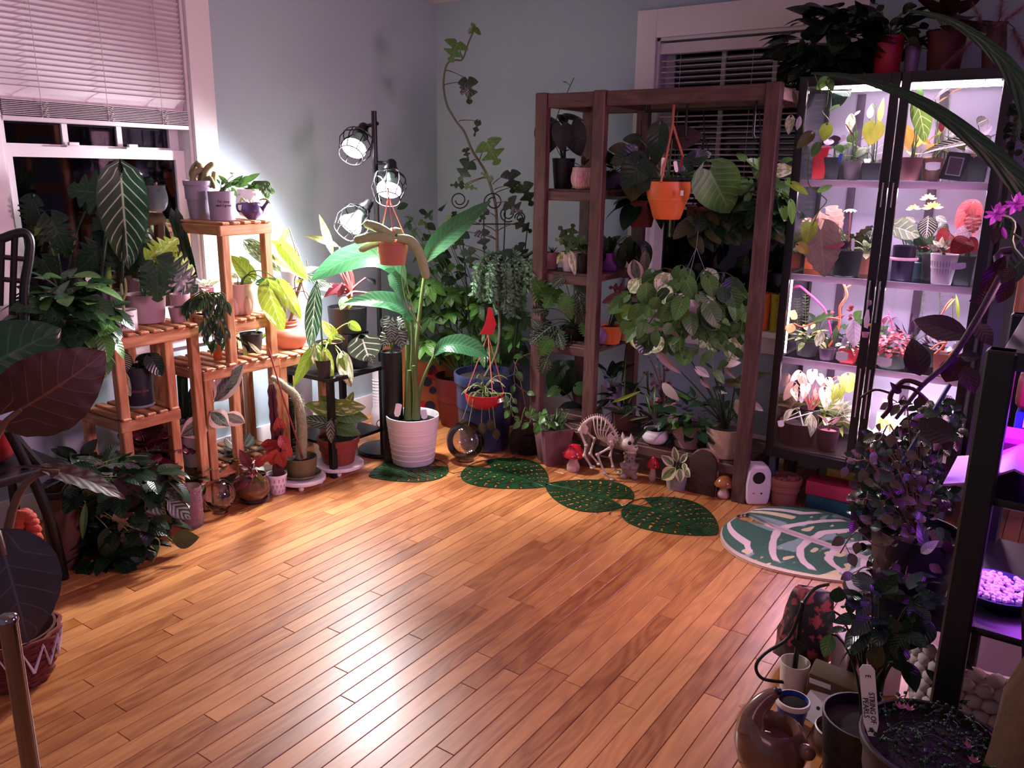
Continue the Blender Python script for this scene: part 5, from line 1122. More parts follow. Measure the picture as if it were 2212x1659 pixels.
link('lettering', text_mesh('TERRARIUM MOSS', .021, P['cream']), t, Matrix.Translation(B+V((0, -.0415, .018))) @ Matrix.Rotation(PI/2, 4, 'X'))
# ---- leaf rug
def rugmat():
    N = NT('rug_pattern'); uv = N.add('ShaderNodeUVMap'); sp = N.add('ShaderNodeSeparateXYZ'); N.lk(uv.outputs[0], sp.inputs[0]); u = N.math('ABSOLUTE', N.math('SUBTRACT', N.math('MULTIPLY', sp.outputs[0], 2.0), 1.0)); v = sp.outputs[1]
    wob = N.noise(3.2, uv.outputs[0], 2); ph = N.math('FRACT', N.math('ADD', N.math('ADD', N.math('MULTIPLY', v, 5.2), N.math('MULTIPLY', N.math('MULTIPLY', u, u), -1.6)), N.math('MULTIPLY', wob, .5)))
    lat = N.math('ABSOLUTE', N.math('SUBTRACT', ph, .5))
    nz = N.noise(1.5, uv.outputs[0], 2, (2.2, 5, 1)); col = N.mix(N.sstep(nz, .53, .57), srgb('3f6656'), srgb('8ea6a6')); nz2 = N.noise(1.9, uv.outputs[0], 1, (3.0, 5, 1)); col = N.mix(N.sstep(nz2, .62, .64), col, srgb('e2cda4'))
    vein = N.math('MAXIMUM', N.math('MULTIPLY', N.math('SUBTRACT', 1.0, N.sstep(lat, .11, .15)), N.math('SUBTRACT', 1.0, N.sstep(u, .80, .86))), N.math('SUBTRACT', 1.0, N.sstep(u, .055, .08)))
    col = N.mix(vein, col, srgb('ecd0d4')); col = N.mix(N.sstep(u, .93, .95), col, srgb('dcc6b0')); N.lk(col, N.b.inputs['Base Color']); N.b.inputs['Roughness'].default_value = .95
    N.bump(N.noise(220, None, 2), .5, .003); return N.m
P0, P1 = fl(1675, 1147), fl(2010, 1262); t = thing('leaf_rug', 'tufted rug shaped like a leaf in green, grey and pale pink before the cabinet', 'rug', P0); y = (P1-P0); L = y.length; y.normalize(); x = y.cross(V((0, 0, 1)))
wf, wi = heart_w(.56, -.30, .66), heart_in(-.30, .05); v_, f_, u_ = half_grid(wf, wi, n=30, m=7, t0=-.30, droop=0, fold=0)
k = len(v_); vs2 = [P0 + x*(p[0]*L) + y*(p[1]*L) + V((0, 0, .016 - .008*max(0, abs(q[0]*2-1)-.9)*10)) for p, q in zip(v_, u_)] + [P0 + x*(p[0]*L) + y*(p[1]*L) + V((0, 0, .001)) for p in v_]
me = bpy.data.meshes.new('pile'); fs = f_ + [tuple(i+k for i in f[::-1]) for f in f_]; n_, m_ = 30, 7
for s_ in (0, 1):
    b = s_*(n_+1)*(m_+1)
    for i in range(n_):
        for j in ((m_, 0) if True else ()):
            a, c2 = b+i*(m_+1)+j, b+(i+1)*(m_+1)+j; fs.append((a, c2, c2+k, a+k))
me.from_pydata([tuple(p) for p in vs2], [], fs); me.materials.append(rugmat()); ul = me.uv_layers.new(name='UVMap'); uu = u_+u_
for lp in me.loops: ul.data[lp.index].uv = uu[lp.vertex_index]
me.shade_smooth(); link('pile', me, t)
# ================================================================ WOODEN SHELF UNIT BY THE BACK WINDOW
m_stain = woodmat('stained_pine', '442a28', '64443e', .55, 12, rnd=.2)
YF_, YB_ = 3.345, 3.775
XS = (-2.163, -1.861, -1.098); ZT = 1.735
sh = thing('shelf_unit', 'reddish stained wooden shelving frame by the back window, hung with plants', 'shelf', (-1.63, 3.56, 0))
for x in XS:
    for y in (YF_, YB_): beam_obj('post', (x, y, 0), (x, y, ZT), .044, .060, m_stain, sh, up=(1, 0, 0), bevel=.004)
for x0, x1 in ((XS[0], XS[1]), (XS[1], XS[2])):
    for y in (YF_, YB_): beam_obj('top_rail', (x0+.031, y, ZT-.035), (x1-.031, y, ZT-.035), .025, .062, m_stain, sh)
for x in XS:
    for z in (ZT-.035, .11): beam_obj('side_rail', (x, YF_+.023, z), (x, YB_-.023, z), .022, .05, m_stain, sh)
def shelf_at(x0, x1, z, n=6):
    for y in (YF_+.012, YB_-.012): beam_obj('shelf_rail', (x0+.031, y, z-.03), (x1-.031, y, z-.03), .02, .044, m_stain, sh)
    for x in (x0+.0, x1-.0): beam_obj('cleat', (x, YF_+.024, z-.02), (x, YB_-.024, z-.02), .02, .02, m_stain, sh)
    for k in range(n):
        y = YF_+.045+(YB_-YF_-.09)*k/(n-1); beam_obj('slat', (x0-.01, y, z-.006), (x1+.01, y, z-.006), .056, .013, m_stain, sh)
for z in (1.31, .925, .585, .165): shelf_at(XS[0], XS[1], z)
shelf_at(XS[1], XS[2], .165)
mb = MB()
for y in (3.50,): mb.tube([(XS[1]+.14, y, 1.655), (XS[2]-.01, y, 1.655)], .008, 10); mb.tube([(XS[1]+.14, y, 1.655), (XS[1]+.14, y, 1.70)], .008, 8)
mb.build('hanging_rod', m_black, sh, smooth=60)
for x in (-1.52, -1.22): MB().tube([V((x, 3.5, 1.69)), V((x, 3.49, 1.66)), V((x, 3.49, 1.55)), V((x+.01, 3.49, 1.53))], .006, 7).build('hook', m_black, sh, smooth=60)
def on(u, z, y=3.46): return ony(u, z, y)
# ---- narrow bay, top shelf
B = on(1216, 1.311, 3.44); r, st = plant('black_velvet', 'black velvet leaved plant in a tall black pot, highest shelf of the narrow bay', B, stem='dark')
pr, ph, O = potpx(r, B, 1192, 1242, 342, P['black'], .78)
hand(r, B, st, O, [(1187, 267, 1177, 338, 1.05, .03), (1212, 272, 1214, 326, .95, .05), (1234, 270, 1254, 336, .95, .03), (1222, 262, 1206, 250, .8, 0), (1222, 250, 1264, 260, .35, .02), (1192, 262, 1180, 245, .4, 0)], 'heart', G['black'], .003, .3, upw=.1, jit=.08)
vine(r, st, [O, Q(1196, 300, B), Q(1204, 250, B), Q(1218, 215, B), Q(1240, 168, B)], .0018, .03, 'lance', G['dark'], .035, .9, 2, hang=.2); st.done()
B = on(1258, 1.311, 3.40); r, st = plant('painted_pot', 'round pot painted with a pink flower on the highest shelf of the narrow bay', B)
pr, ph, O = potpx(r, B, 1236, 1282, 362, P['blush'], .8, 'round'); rosette(r, O, st, 7, .05, 'oval', G['wine'], .02, 20, 80, .8, seed=4); fm = face_cam(B+V((0, 0, ph*.5)))
for k in range(5): link('petal', MB().sph((0, 0, 0), 1, 8, Matrix.Diagonal((.006, .016, .002))).mesh('petal', P['pink']), r, fm @ Matrix.Rotation(k*2*PI/5, 4, 'Z') @ Matrix.Translation((0, .016, pr*1.14)))
for k in range(6): link('painted_line', MB().tube([(-.03+.012*k, -.035, 0), (-.034+.012*k, 0, .003), (-.03+.012*k, .03, 0)], .0012, 5).mesh('painted_line', P['white']), r, fm @ Matrix.Translation((0, 0, pr*1.06)))
st.done()
# ---- second shelf
small_plant('succulent', 'spiky dark succulent in a small orange-rimmed pink pot', on(1192, .927, 3.45), (1177, 1207, 545), M('pot_ombre', 'd08a90', .4, var=.25, scale=6), .82, 'plain', 'needle', G['dark'], 16, .05, .005, 1.6, 20, 80, seed=2)
def ex(r, st, B, O):
    hand(r, B, st, O, [(1228, 520, 1212, 490, .9), (1232, 520, 1240, 480, .9), (1238, 525, 1262, 512, .9), (1225, 525, 1204, 515, .8), (1235, 530, 1218, 548, .9, .05), (1240, 528, 1262, 540, .8, .03), (1232, 540, 1242, 596, .55, .07, 'oval', G['varipale']), (1215, 545, 1204, 568, .8, .05, 'oval', G['vari'])], 'minimonstera', G['mid'], .0025, .3)
small_plant('philodendron', 'green lobed philodendron in a white pot with dark speckles', on(1232, .927, 3.43), (1209, 1256, 543), M('speckled_white', 'ddd6dc', .4, var=.25, scale=80), .7, 'plain', 'oval', G['mid'], 0, .05, .04, extra=ex)
small_plant('hoya', 'dark hoya in a slim black pot next to the middle post', on(1262, .927, 3.42), (1246, 1278, 548), P['black'], .9, 'plain', 'oval', G['dark'], 12, .06, .03, .9, 10, 75, seed=9)
def ex(r, st, B, O):
    for k in range(12):
        g = random.Random(k); u = 1290+k*9; P0 = Q(u, 500+g.random()*40, B, g.uniform(-.05, .1)); Lf(r, 'lance', G['deep'], P0, P0+V((g.uniform(-.05, .06), 0, -g.uniform(.08, .14))), 1.7, sgn_n(P0)); st.arc(O, P0, .002, .3)
small_plant('hoya', 'dark drooping hoya in a purple pot behind the middle post, second shelf', on(1318, .927, 3.60), (1292, 1342, 545), M('pot_violet', '7c3a86', .4), .8, 'plain', 'lance', G['deep'], 8, .09, .05, 1.2, 10, 60, seed=5, extra=ex)
small_plant('pothos', 'dark plant in a pale grey pot behind the middle post, highest shelf', on(1324, 1.311, 3.62), (1300, 1348, 372), P['purple'], .8, 'plain', 'heart', G['deep'], 18, .09, .06, .9, 0, 75, seed=6)
# ---- third shelf
def ex(r, st, B, O):
    for k, (u0, v0, u1, v1) in enumerate(((1186, 735, 1160, 772), (1190, 705, 1150, 735), (1225, 640, 1205, 668), (1180, 668, 1150, 668), (1232, 745, 1225, 768), (1250, 640, 1262, 690), (1225, 650, 1235, 690), (1180, 780, 1168, 815), (1200, 625, 1180, 655), (1215, 600, 1190, 620), (1240, 610, 1262, 632), (1165, 705, 1150, 690), (1262, 700, 1268, 730), (1205, 720, 1215, 750), (1175, 640, 1160, 610), (1255, 660, 1272, 670))):
        g = random.Random(k); P0 = Q(u0, v0, B, g.uniform(.06, .2)); Lf(r, 'monstera', G['veindark'] if k % 2 else G['green'], P0, Q(u1, v1, B, g.uniform(.08, .22)), .95, sgn_n(P0, upw=.4)); st.arc(O, P0, .0022, .35)
small_plant('swiss_cheese_vine', 'green swiss cheese vine in a black pot trailing before the narrow shelf bay', on(1238, .587, 3.48), (1208, 1270, 705), P['black'], .8, 'plain', 'oval', G['green'], 0, .05, .05, extra=ex)
def ex(r, st, B, O):
    hand(r, B, st, O, [(1352, 640, 1296, 650, .6, .06, None, G['pink']), (1345, 625, 1318, 618, .9, .04, 'minimonstera', G['wine']), (1365, 665, 1345, 690, 1.0, .08), (1350, 630, 1370, 635, .8, .05, None, G['plum']), (1360, 640, 1385, 650, .8, .05), (1368, 560, 1378, 615, .9, .06, 'broad', G['tineke']), (1395, 540, 1392, 592, .8, .04, 'oval', G['olive'])], 'heart', G['olive'], .003, .2)
small_plant('pink_princess', 'pink-edged dark philodendron in an orange clay pot on the third shelf', on(1316, .587, 3.50), (1290, 1345, 702), P['orange'], .82, 'plain', 'heart', G['wine'], 0, .06, .06, extra=ex, stem='dark')
small_plant('pothos', 'dusky pink pot half hidden behind the orange clay pot', on(1356, .587, 3.62), (1335, 1380, 695), P['blush'], .85, 'plain', 'oval', G['olive'], 9, .07, .05, .9, 10, 70, seed=8)
B = on(1296, .587, 3.44); t = thing('glass_egg', 'lilac egg-shaped ornament tucked behind the middle post', 'ornament', B); MB().lathe([(0, 0), (.02, .004), (.033, .03), (.034, .045), (.024, .075), (.01, .088), (0, .09)], B, 22).build('egg', M('lilac_glass', '9a78b4', .2), t, smooth=180)
# ---- lowest shelf, narrow bay
small_plant('alocasia', 'dark plant in a lilac ribbed pot on the lowest shelf', on(1318, .167, 3.60), (1296, 1342, 830), P['lavender'], .85, 'ribs', 'arrow', G['deep'], 7, .1, .1, .9, 20, 80, seed=3)
def ex(r, st, B, O):
    hand(r, B, st, O, [(1352, 750, 1342, 860, .28, .1, 'strap', G['olive']), (1400, 800, 1394, 870, .6, .0, 'strap', G['green']), (1320, 870, 1385, 845, .4, .1, 'lance', G['lime']), (1375, 880, 1335, 905, .5, .15, 'lance', G['dark']), (1300, 880, 1350, 890, .5, .12, 'lance', G['dark'])], 'lance', G['green'], .003, .2)
    bushy(r, O+V((0, 0, .06)), (.12, .10, .10), 30, .09, 'lance', G['deep'], 1.4, 5)
small_plant('fern', 'low dark strappy plant behind the skeleton', on(1345, .167, 3.50), (1320, 1372, 890), P['brown'], .8, 'plain', 'lance', G['dark'], 0, .1, .04, extra=ex)
# ---- floor in front of the narrow bay
B = base(1193, 1008, 0, .07); r, st = plant('grass_planter', 'square dusty rose planter set corner-on with grassy tufts', B); sqpot(r, B, .155, .185, M('rose_planter', '7a5258', .6, var=.12), .11, rot=.95, fill=.95)
O = B+V((0, 0, .18)); g = random.Random(4)
for k in range(34): a = g.random()*2*PI; P0 = O+V((math.cos(a)*.045*g.random(), math.sin(a)*.045*g.random(), 0)); Lf(r, 'blade', G['green'] if k % 3 else G['dark'], P0, P0+V((math.cos(a)*.05, math.sin(a)*.05, g.uniform(.03, .10))), 1.1, sgn_n(P0))
for k in range(4): vine(r, st, [O, Q(1150+k*14, 905, B, .08), Q(1135+k*16, 880+k*5, B, .1), Q(1125+k*20, 915, B, .12)], .002, .045, 'heart', G['green'], .04, .9, k)
st.done()
def ex(r, st, B, O):
    hand(r, B, st, O, [(1225, 800, 1215, 862, .9, .06, None, G['dark']), (1210, 790, 1180, 845, .8, .05), (1245, 835, 1270, 850, 1.2, .07, None, G['mid']), (1205, 840, 1182, 855, .9, .08, None, G['mid']), (1218, 888, 1282, 905, .9, .14, 'heart', G['deep']), (1245, 790, 1220, 780, .8, .0), (1240, 800, 1268, 815, .9, .02)], 'heart', G['dark'], .003, .3)
small_plant('philodendron', 'large-leaved philodendron in a white marbled pot in front of the narrow shelf bay', base(1240, 938, .0, .06), (1208, 1268, 878), M('marbled_white', 'ddd8e0', .35, var=.2, scale=12), .75, 'plain', 'oval', G['green'], 0, .05, .04, extra=ex)
def ex(r, st, B, O):
    hand(r, B, st, O, [(1135, 908, 1142, 1002, .95, .06, 'broad', G['plum']), (1110, 780, 1120, 830, .9, -.1, 'broad', G['black']), (1160, 900, 1185, 990, .7, .03, 'broad', G['black']), (1118, 920, 1105, 985, .6, .02, 'broad', G['black'])], 'broad', G['black'], .003, .3)
    vine(r, st, [Q(1150, 762, B), Q(1120, 775, B), Q(1112, 800, B), Q(1113, 828, B), Q(1140, 850, B), Q(1158, 868, B), Q(1170, 895, B)], .0028, .05, 'heart', G['green'], .07, .9, 7)
small_plant('dark_philodendron', 'near black large-leaved plant on the floor between blue pot and square planter', base(1140, 985, 0, .05), (1110, 1165, 935), P['black'], .8, 'plain', 'broad', G['plum'], 0, .1, .05, extra=ex, stem='brown')
# ---- wide bay, bottom shelf
def ex(r, st, B, O):
    hand(r, B, st, O, [(1408, 900, 1372, 872, .5, .05, 'strap', G['purple']), (1412, 905, 1375, 925, .8, .08, 'strap', G['purple']), (1405, 895, 1395, 845, .9, .02, 'strap', G['green']), (1418, 900, 1440, 865, .9, .02, 'strap', G['dark']), (1398, 925, 1352, 975, .9, .15, 'strap', G['dark']), (1420, 905, 1455, 895, .9, .02, 'strap', G['dark']), (1412, 895, 1408, 830, .7, .0, 'strap', G['green']), (1400, 900, 1352, 905, .9, .05, 'strap', G['olive'])], 'strap', G['green'], .002, .1, stem=False)
small_plant('orchid', 'strap-leaved plant with a purple leaf in a small white pot', on(1415, .167, 3.40), (1390, 1441, 926), P['white'], .8, 'round', 'strap', G['green'], 0, .05, .04, extra=ex)
def ex(r, st, B, O):
    bushy(r, O+V((0, 0, .03)), (.155, .13, .10), 75, .075, 'broad', G['dark'], 1.0, 8, hang=.2); bushy(r, O+V((0, 0, .05)), (.12, .1, .09), 25, .06, 'round', G['green'], .9, 9)
small_plant('peperomia', 'dense dark green bush in a lilac pot with a grey liner', on(1487, .167, 3.46), (1446, 1530, 912), P['mauve'], .78, 'lip', 'oval', G['green'], 0, .05, .04, extra=ex)
def ex(r, st, B, O):
    hand(r, B, st, O, [(1499, 792, 1536, 816, .8, .03, None, G['white']), (1432, 701, 1473, 752, .75, .02, None, G['paleback']), (1412, 755, 1472, 812, .42, .02, None, G['paleback']), (1430, 826, 1464, 868, .8, .02, None, G['white']), (1553, 786, 1603, 784, .75, .0, None, G['white']), (1562, 788, 1591, 822, .5, 0, None, G['paleback']), (1590, 818, 1662, 808, .55, .03, None, G['olive']), (1549, 824, 1614, 832, .6, .06, None, G['olive']), (1588, 840, 1630, 866, .8, .05, None, G['deep']), (1588, 862, 1622, 914, .95, .09, None, G['white']), (1612, 864, 1652, 890, .7, .07, None, G['white']), (1512, 815, 1535, 840, .8, .02, None, G['paleback']), (1540, 836, 1575, 850, .8, .04, None, G['dark']), (1575, 880, 1600, 920, .7, .0, None, G['dark']), (1540, 800, 1522, 782, .5, 0, None, G['dark'])], 'oval', G['paleback'], .0035, .15, upw=.15, jit=.2)
r, B, O = small_plant('stromanthe', 'tall plant with pale backed leaves in a hammered silver pot on the bottom shelf', on(1563, .167, 3.43), (1518, 1606, 920), P['metal'], .82, 'plain', 'oval', G['olive'], 0, .05, .04, extra=ex, stem='dark')
def ex(r, st, B, O):
    g = random.Random(6)
    for k in range(34):
        p1 = Q(g.uniform(1400, 1455), g.uniform(755, 880), B, g.uniform(-.03, .05)); Lf(r, 'oval', G['wine'] if k % 2 else G['pink'], p1, p1+V((g.uniform(-.03, .03), 0, g.uniform(-.02, .03))), 1.2); st.arc(O, p1, .0014, .3)
small_plant('jewel_orchid', 'twiggy reddish plant behind the small white pot', on(1428, .167, 3.66), (1402, 1458, 865), P['blush'], .85, 'plain', 'oval', G['wine'], 0, .03, .03, extra=ex, stem='brown')
small_plant('silver_plant', 'small silver-leaved plant at the back between shelf and cabinet', V((-1.02, 3.82, 0)), (1608, 1640, 965), P['terra'], .85, 'plain', 'oval', G['grey'], 0, .03, .1, extra=lambda r, st, B, O: bushy(r, O+V((.02, 0, .13)), (.09, .06, .14), 60, .035, 'oval', G['grey'], 1.2, 3, hang=.1), stem='purple')
B = base(1460, 1060, 0, .035)
def ex(r, st, B, O):
    hand(r, B, st, O, [(1460, 1010, 1425, 1038, .9, .06), (1455, 1005, 1430, 985, .8, .02), (1468, 1012, 1470, 1042, 1.0, .08), (1475, 1010, 1488, 1030, 1.1, .06), (1470, 1000, 1484, 978, .8, .0), (1462, 998, 1455, 965, .7, .0), (1478, 1000, 1480, 1018, .8, .05), (1455, 1015, 1448, 1030, .9, .06)], 'broad', leafmat('leaf_cream_edge', '5c7040', '78885a', 'c8c09a', margin='d8cca4', mw=.55, vs=.3), .002, .4)
small_plant('peperomia', 'cream-edged plant in a small grey pot on the floor by the arched door', B, (1434, 1486, 1020), P['grey'], .78, 'plain', 'broad', G['vari'], 0, .05, .04, extra=ex)
# ---- hanging in the wide bay
m_strap = M('tan_leather', 'b06a50', .6, var=.15)
def hanging(name, label, u, vtop, vbot, uL, uR, y, mat, style='plain', ratio=.68, hook=(None, None), wires=3, stem='green', wmat=None, wr=.003):
    B = ay(u, vbot, y); r, st = plant(name, label, B, stem=stem); pr, ph, O = potpx(r, B, uL, uR, vtop, mat, ratio, style)
    H = V((B.x, B.y, 1.655)) if hook[0] is None else ay(hook[0], hook[1], y)
    for k in range(wires):
        a = 2*PI*k/wires+.6; e = V((B.x+math.cos(a)*pr, B.y+math.sin(a)*pr, B.z+ph*.97)); MB().tube([e, V((B.x, B.y, B.z+ph))*.25+H*.75, H], wr, 5).build('hanger', wmat or m_black, r)
    return r, st, B, O, pr, ph
r, st, B, O, pr, ph = hanging('hanging_philodendron', 'big-leaved philodendron in an orange planter hung on tan straps from the shelf frame', 1440, 392, 473, 1390, 1487, 3.47, P['orange'], 'egg', .62, (1456, 226), 3, wmat=m_strap, wr=.006)
MB().lathe([(pr*.9, ph*.94), (pr*.96, ph*1.06), (pr*.92, ph*1.10), (pr*.86, ph*1.1), (pr*.82, ph*.95)], B, 30).build('liner', P['black'], r)
MB().box(ay(1473, 417, 3.47-.094)+V((0, 0, 0)), (.012, .003, .022)).build('label_patch', m_tagw, r)
hand(r, B, st, O, [(1533, 368, 1582, 464, 1.18, .12, 'heart', G['mid']), (1425, 272, 1412, 358, .95, .06, 'heartnarrow', G['deep']), (1452, 300, 1518, 292, .9, -.03, 'heart', G['brown']), (1375, 330, 1320, 350, .9, .02, 'heart', G['deep']), (1378, 350, 1360, 440, .9, .05, 'heart', G['deep']), (1350, 320, 1312, 322, .8, .0, 'heart', G['olive']), (1395, 345, 1340, 400, 1.0, .04, 'heart', G['deep']), (1490, 345, 1540, 330, .8, -.03, 'heart', G['deep']), (1500, 380, 1530, 420, .8, .0, 'heart', G['deep']), (1380, 300, 1345, 300, .8, -.04, 'heart', G['dark']), (1470, 350, 1500, 385, .9, .02, 'heart', G['dark']), (1405, 370, 1380, 420, .9, .05, 'heart', G['deep'])], 'heart', G['deep'], .0045, .2, upw=.15, jit=.15)
Lf(r, 'petal', G['red'], Q(1470, 370, B, .05), Q(1476, 330, B, .05), .4); plant_tag(r, Q(1430, 385, B, .06), Q(1433, 340, B, .06), .016); plant_tag(r, Q(1462, 372, B, .08), Q(1458, 348, B, .08), .016); st.done()
r, st, B, O, pr, ph = hanging('hanging_pothos', 'dark leaved hanging plant in a deep red pot behind the orange planter', 1385, 432, 490, 1352, 1418, 3.66, P['deepred'], 'plain', .7, (1385, 262), 3, 'dark')
rosette(r, O, st, 26, .11, 'heart', G['deep'], .09, -20, 70, .9, .003, 4); st.done()
r, st, B, O, pr, ph = hanging('hanging_pothos', 'dark brown basket with long hanging leaves beside the orange planter', 1520, 445, 500, 1480, 1562, 3.66, P['brown'], 'bowl', .7, (1520, 240), 3, 'dark')
for k in range(16): g = random.Random(k); vine(r, st, [O, Q(1500+k*9, 455, B, .08), Q(1490+k*12, 490+g.random()*30, B, .1)], .0025, .085, 'heart', G['dark'] if k % 3 else G['olive'], .04, .8, k)
st.done()
r, st, B, O, pr, ph = hanging('hanging_pothos', 'green and cream hanging pothos behind the right shelf post', 1650, 430, 470, 1615, 1685, 3.58, P['nursery'], 'plain', .75, (1640, 240), 3)
hand(r, B, st, O, [(1650, 345, 1628, 380, .9), (1672, 370, 1715, 365, .9, .03, None, G['varipale']), (1680, 400, 1715, 420, .9), (1675, 430, 1668, 480, .7), (1690, 420, 1700, 482, .7, .02, 'heartnarrow', G['fresh']), (1700, 390, 1722, 400, .9, .02, None, G['fresh']), (1640, 360, 1618, 342, .8), (1620, 420, 1606, 440, .8), (1660, 390, 1690, 402, .9, .05, None, G['mid']), (1610, 345, 1590, 330, .8), (1706, 430, 1718, 452, .9, .02, None, G['fresh']), (1655, 460, 1662, 505, .7, .02), (1690, 350, 1712, 340, .8, .02, None, G['mid']), (1616, 390, 1600, 420, .9)], 'heart', G['mid'], .002, .2); bushy(r, O, (.13, .1, .12), 40, .075, 'heart', G['dark'], .9, 12); st.done()
r, st, B, O, pr, ph = hanging('hanging_peperomia', 'wide hanging basket of rounded green leaves with trailing strands over the wide bay', 1490, 640, 690, 1440, 1545, 3.42, P['white'], 'bowl', .6, (1508, 500), 3, 'green', M('clear_line', '8a8490', .4), .0012)
g = random.Random(44)
for k in range(105):
    a, e = g.uniform(0, 2*PI), g.random()**.5; u, v = 1488+148*e*math.cos(a), 662+88*e*math.sin(a); d = .16*(1-e)+g.uniform(-.06, .06); P0 = Q(u, v, B, d); dr = V((math.cos(a)*.5*1.0+g.uniform(-.5, .5), g.uniform(-.6, .1), -.55-g.random()*.6)).normalized(); L = g.uniform(.06, .105)
    Lf(r, ('heart', 'round')[k % 2], (G['green'], G['mid'], G['green'], G['varipale'], G['mid'], G['dark'])[k % 6], P0, P0+dr*L, .95, sgn_n(P0, upw=.5)+V((g.uniform(-.5, .5), 0, 0)))
    if k % 2: st.arc(O, P0, .0018, .5)
for k, (u, v) in enumerate(((1380, 720), (1405, 745), (1470, 760), (1510, 770), (1538, 800), (1565, 755), (1600, 720), (1580, 780), (1540, 770))): vine(r, st, [O, Q(u*.6+1490*.4, 700, B, .12), Q(u, v-30, B, .13), Q(u+g.uniform(-6, 6), v, B, .13)], .0018, .055, 'heart', G['green'] if k % 2 else G['mid'], .045, .8, k)
st.done()
# ---- window sill
YS = YB-.045
for u, rim, mt, lab, lf, lm in ((1675, (1659, 1692, 634), 'limeyel', 'lime green pot on the back window sill beside the cabinet', 'needle', 'dark'), (1645, (1628, 1662, 632), 'orange', 'orange pot on the back window sill behind the right shelf post', 'needle', 'olive'), (1615, (1600, 1632, 630), 'yellow', 'yellow pot on the back window sill left of the right shelf post', 'oval', 'dark'), (1580, (1565, 1596, 632), 'pink', 'pale pink pot with a bushy succulent on the back window sill', 'petal', 'grey'), (1432, (1418, 1448, 628), 'red', 'small crimson pot on the back window sill behind the hanging leaves', 'oval', 'dark')):
    small_plant('sill_succulent', lab, ony(u, .661, YS), rim, P[mt], .8, 'plain', lf, G[lm], 18, .05, .01, 1.3, 10, 85, seed=u)
g = random.Random(8)
r, st = plant('sill_bush', 'grey-green bushy succulent rising from the back window sill', ony(1560, .661, YS)); pot(r, ony(1560, .661, YS), .05, .09, P['nursery']); bushy(r, ony(1560, .661, YS)+V((0, 0, .15)), (.09, .05, .09), 80, .03, 'petal', G['grey'], 1.3, 3, hang=-.5); st.done()
# ================================================================ GLASS CABINET WITH GROW STRIPS
m_frame = M('cabinet_black', '131118', .38, var=.08); m_door = glassmat('door_glass', 'f6f2f8', .9, .03); m_shelfg = glassmat('shelf_glass', 'dfe8ea', 1.0, .05)
m_backp = M('cabinet_back', 'a9acbe', .6, var=.04); m_alu = M('aluminium_strip', 'c9b8c8', .4, metal=.3)
m_led = M('led_strip', 'ffe6f4', .4, emit=26)
CX0, CX1, CY0, CY1, CZ0, CZ1 = -1.022, -.300, 3.40, 3.80, .215, 1.755; CM = (CX0+CX1)/2 + .003
cb = thing('glass_cabinet', 'tall black glass-fronted cabinet glowing with pink-white grow lights', 'cabinet', ((CX0+CX1)/2, 3.6, 0))
def bar(name, lo, hi, mat=m_frame, par=cb, bev=.002):
    lo, hi = V(lo), V(hi); return MB().box((lo+hi)/2, [abs(c) for c in (hi-lo)]).build(name, mat, par, bevel=bev)
bar('top', (CX0, CY0+.02, CZ1-.03), (CX1, CY1, CZ1)); bar('base', (CX0, CY0+.02, CZ0), (CX1, CY1, CZ0+.045))
for x in (CX0, CX1-.022):
    bar('back_post', (x, CY1-.022, CZ0+.045), (x+.022, CY1, CZ1-.03)); bar('front_post', (x, CY0+.02, CZ0+.045), (x+.022, CY0+.042, CZ1-.03))
    bar('side_glass', (x+.009, CY0+.042, CZ0+.045), (x+.013, CY1-.022, CZ1-.03), m_door, cb, 0)
for x in (CX0+.012, CX1-.04):
    for y in (CY0+.03, CY1-.06): beam_obj('leg', (x+.014, y+.014, 0), (x+.014, y+.014, CZ0), .028, .028, M('leg_steel', '4a5260', .45), cb, up=(1, 0, 0))
bar('back_panel', (CX0+.022, CY1-.012, CZ0+.045), (CX1-.022, CY1-.004, CZ1-.03), m_backp, cb, 0)
for x in (CX0+.13, CX0+.44): bar('back_rail', (x, CY1-.022, CZ0+.05), (x+.032, CY1-.0125, CZ1-.04), M('dark_rail', '4a3e52', .5), cb, .001)
for nm, x0, x1, sgn in (('door', CX0, CM-.002, 1), ('door', CM+.002, CX1, -1)):
    d = bar(nm, (x0+.03, CY0+.006, CZ0+.03), (x1-.03, CY0+.010, CZ1-.03), m_door, cb, 0)
    for q in (((x0, CZ0), (x0+.032, CZ1)), ((x1-.032, CZ0), (x1, CZ1)), ((x0+.032, CZ0), (x1-.032, CZ0+.04)), ((x0+.032, CZ1-.038), (x1-.032, CZ1))):
        bar('stile', (q[0][0], CY0, q[0][1]), (q[1][0], CY0+.018, q[1][1]), m_frame, d)
    hx = CM - sgn*.018; MB().tube([(hx, CY0-.018, .84), (hx, CY0-.018, 1.0)], .004, 8).tube([(hx, CY0, .85), (hx, CY0-.018, .85)], .003, 6).tube([(hx, CY0, .99), (hx, CY0-.018, .99)], .003, 6).build('handle', M('chrome', 'c8c4cc', .15, metal=1.0), d, smooth=60)
    MB().box((hx, CY0-.001, 1.32), (.005, .003, .09)).box((hx, CY0-.001, .55), (.005, .003, .20)).build('gasket', m_alu, d)
SZ = [CZ0+.047, .648, .998, 1.372]
for z in SZ[1:]:
    bar('shelf', (CX0+.026, CY0+.045, z-.006), (CX1-.026, CY1-.03, z), m_shelfg, cb, 0); bar('shelf_lip', (CX0+.026, CY0+.044, z-.028), (CX1-.026, CY0+.056, z-.002), m_alu, cb)
    bar('light_strip', (CX0+.05, CY0+.060, z-.026), (CX1-.05, CY0+.074, z-.018), m_led, cb, 0)
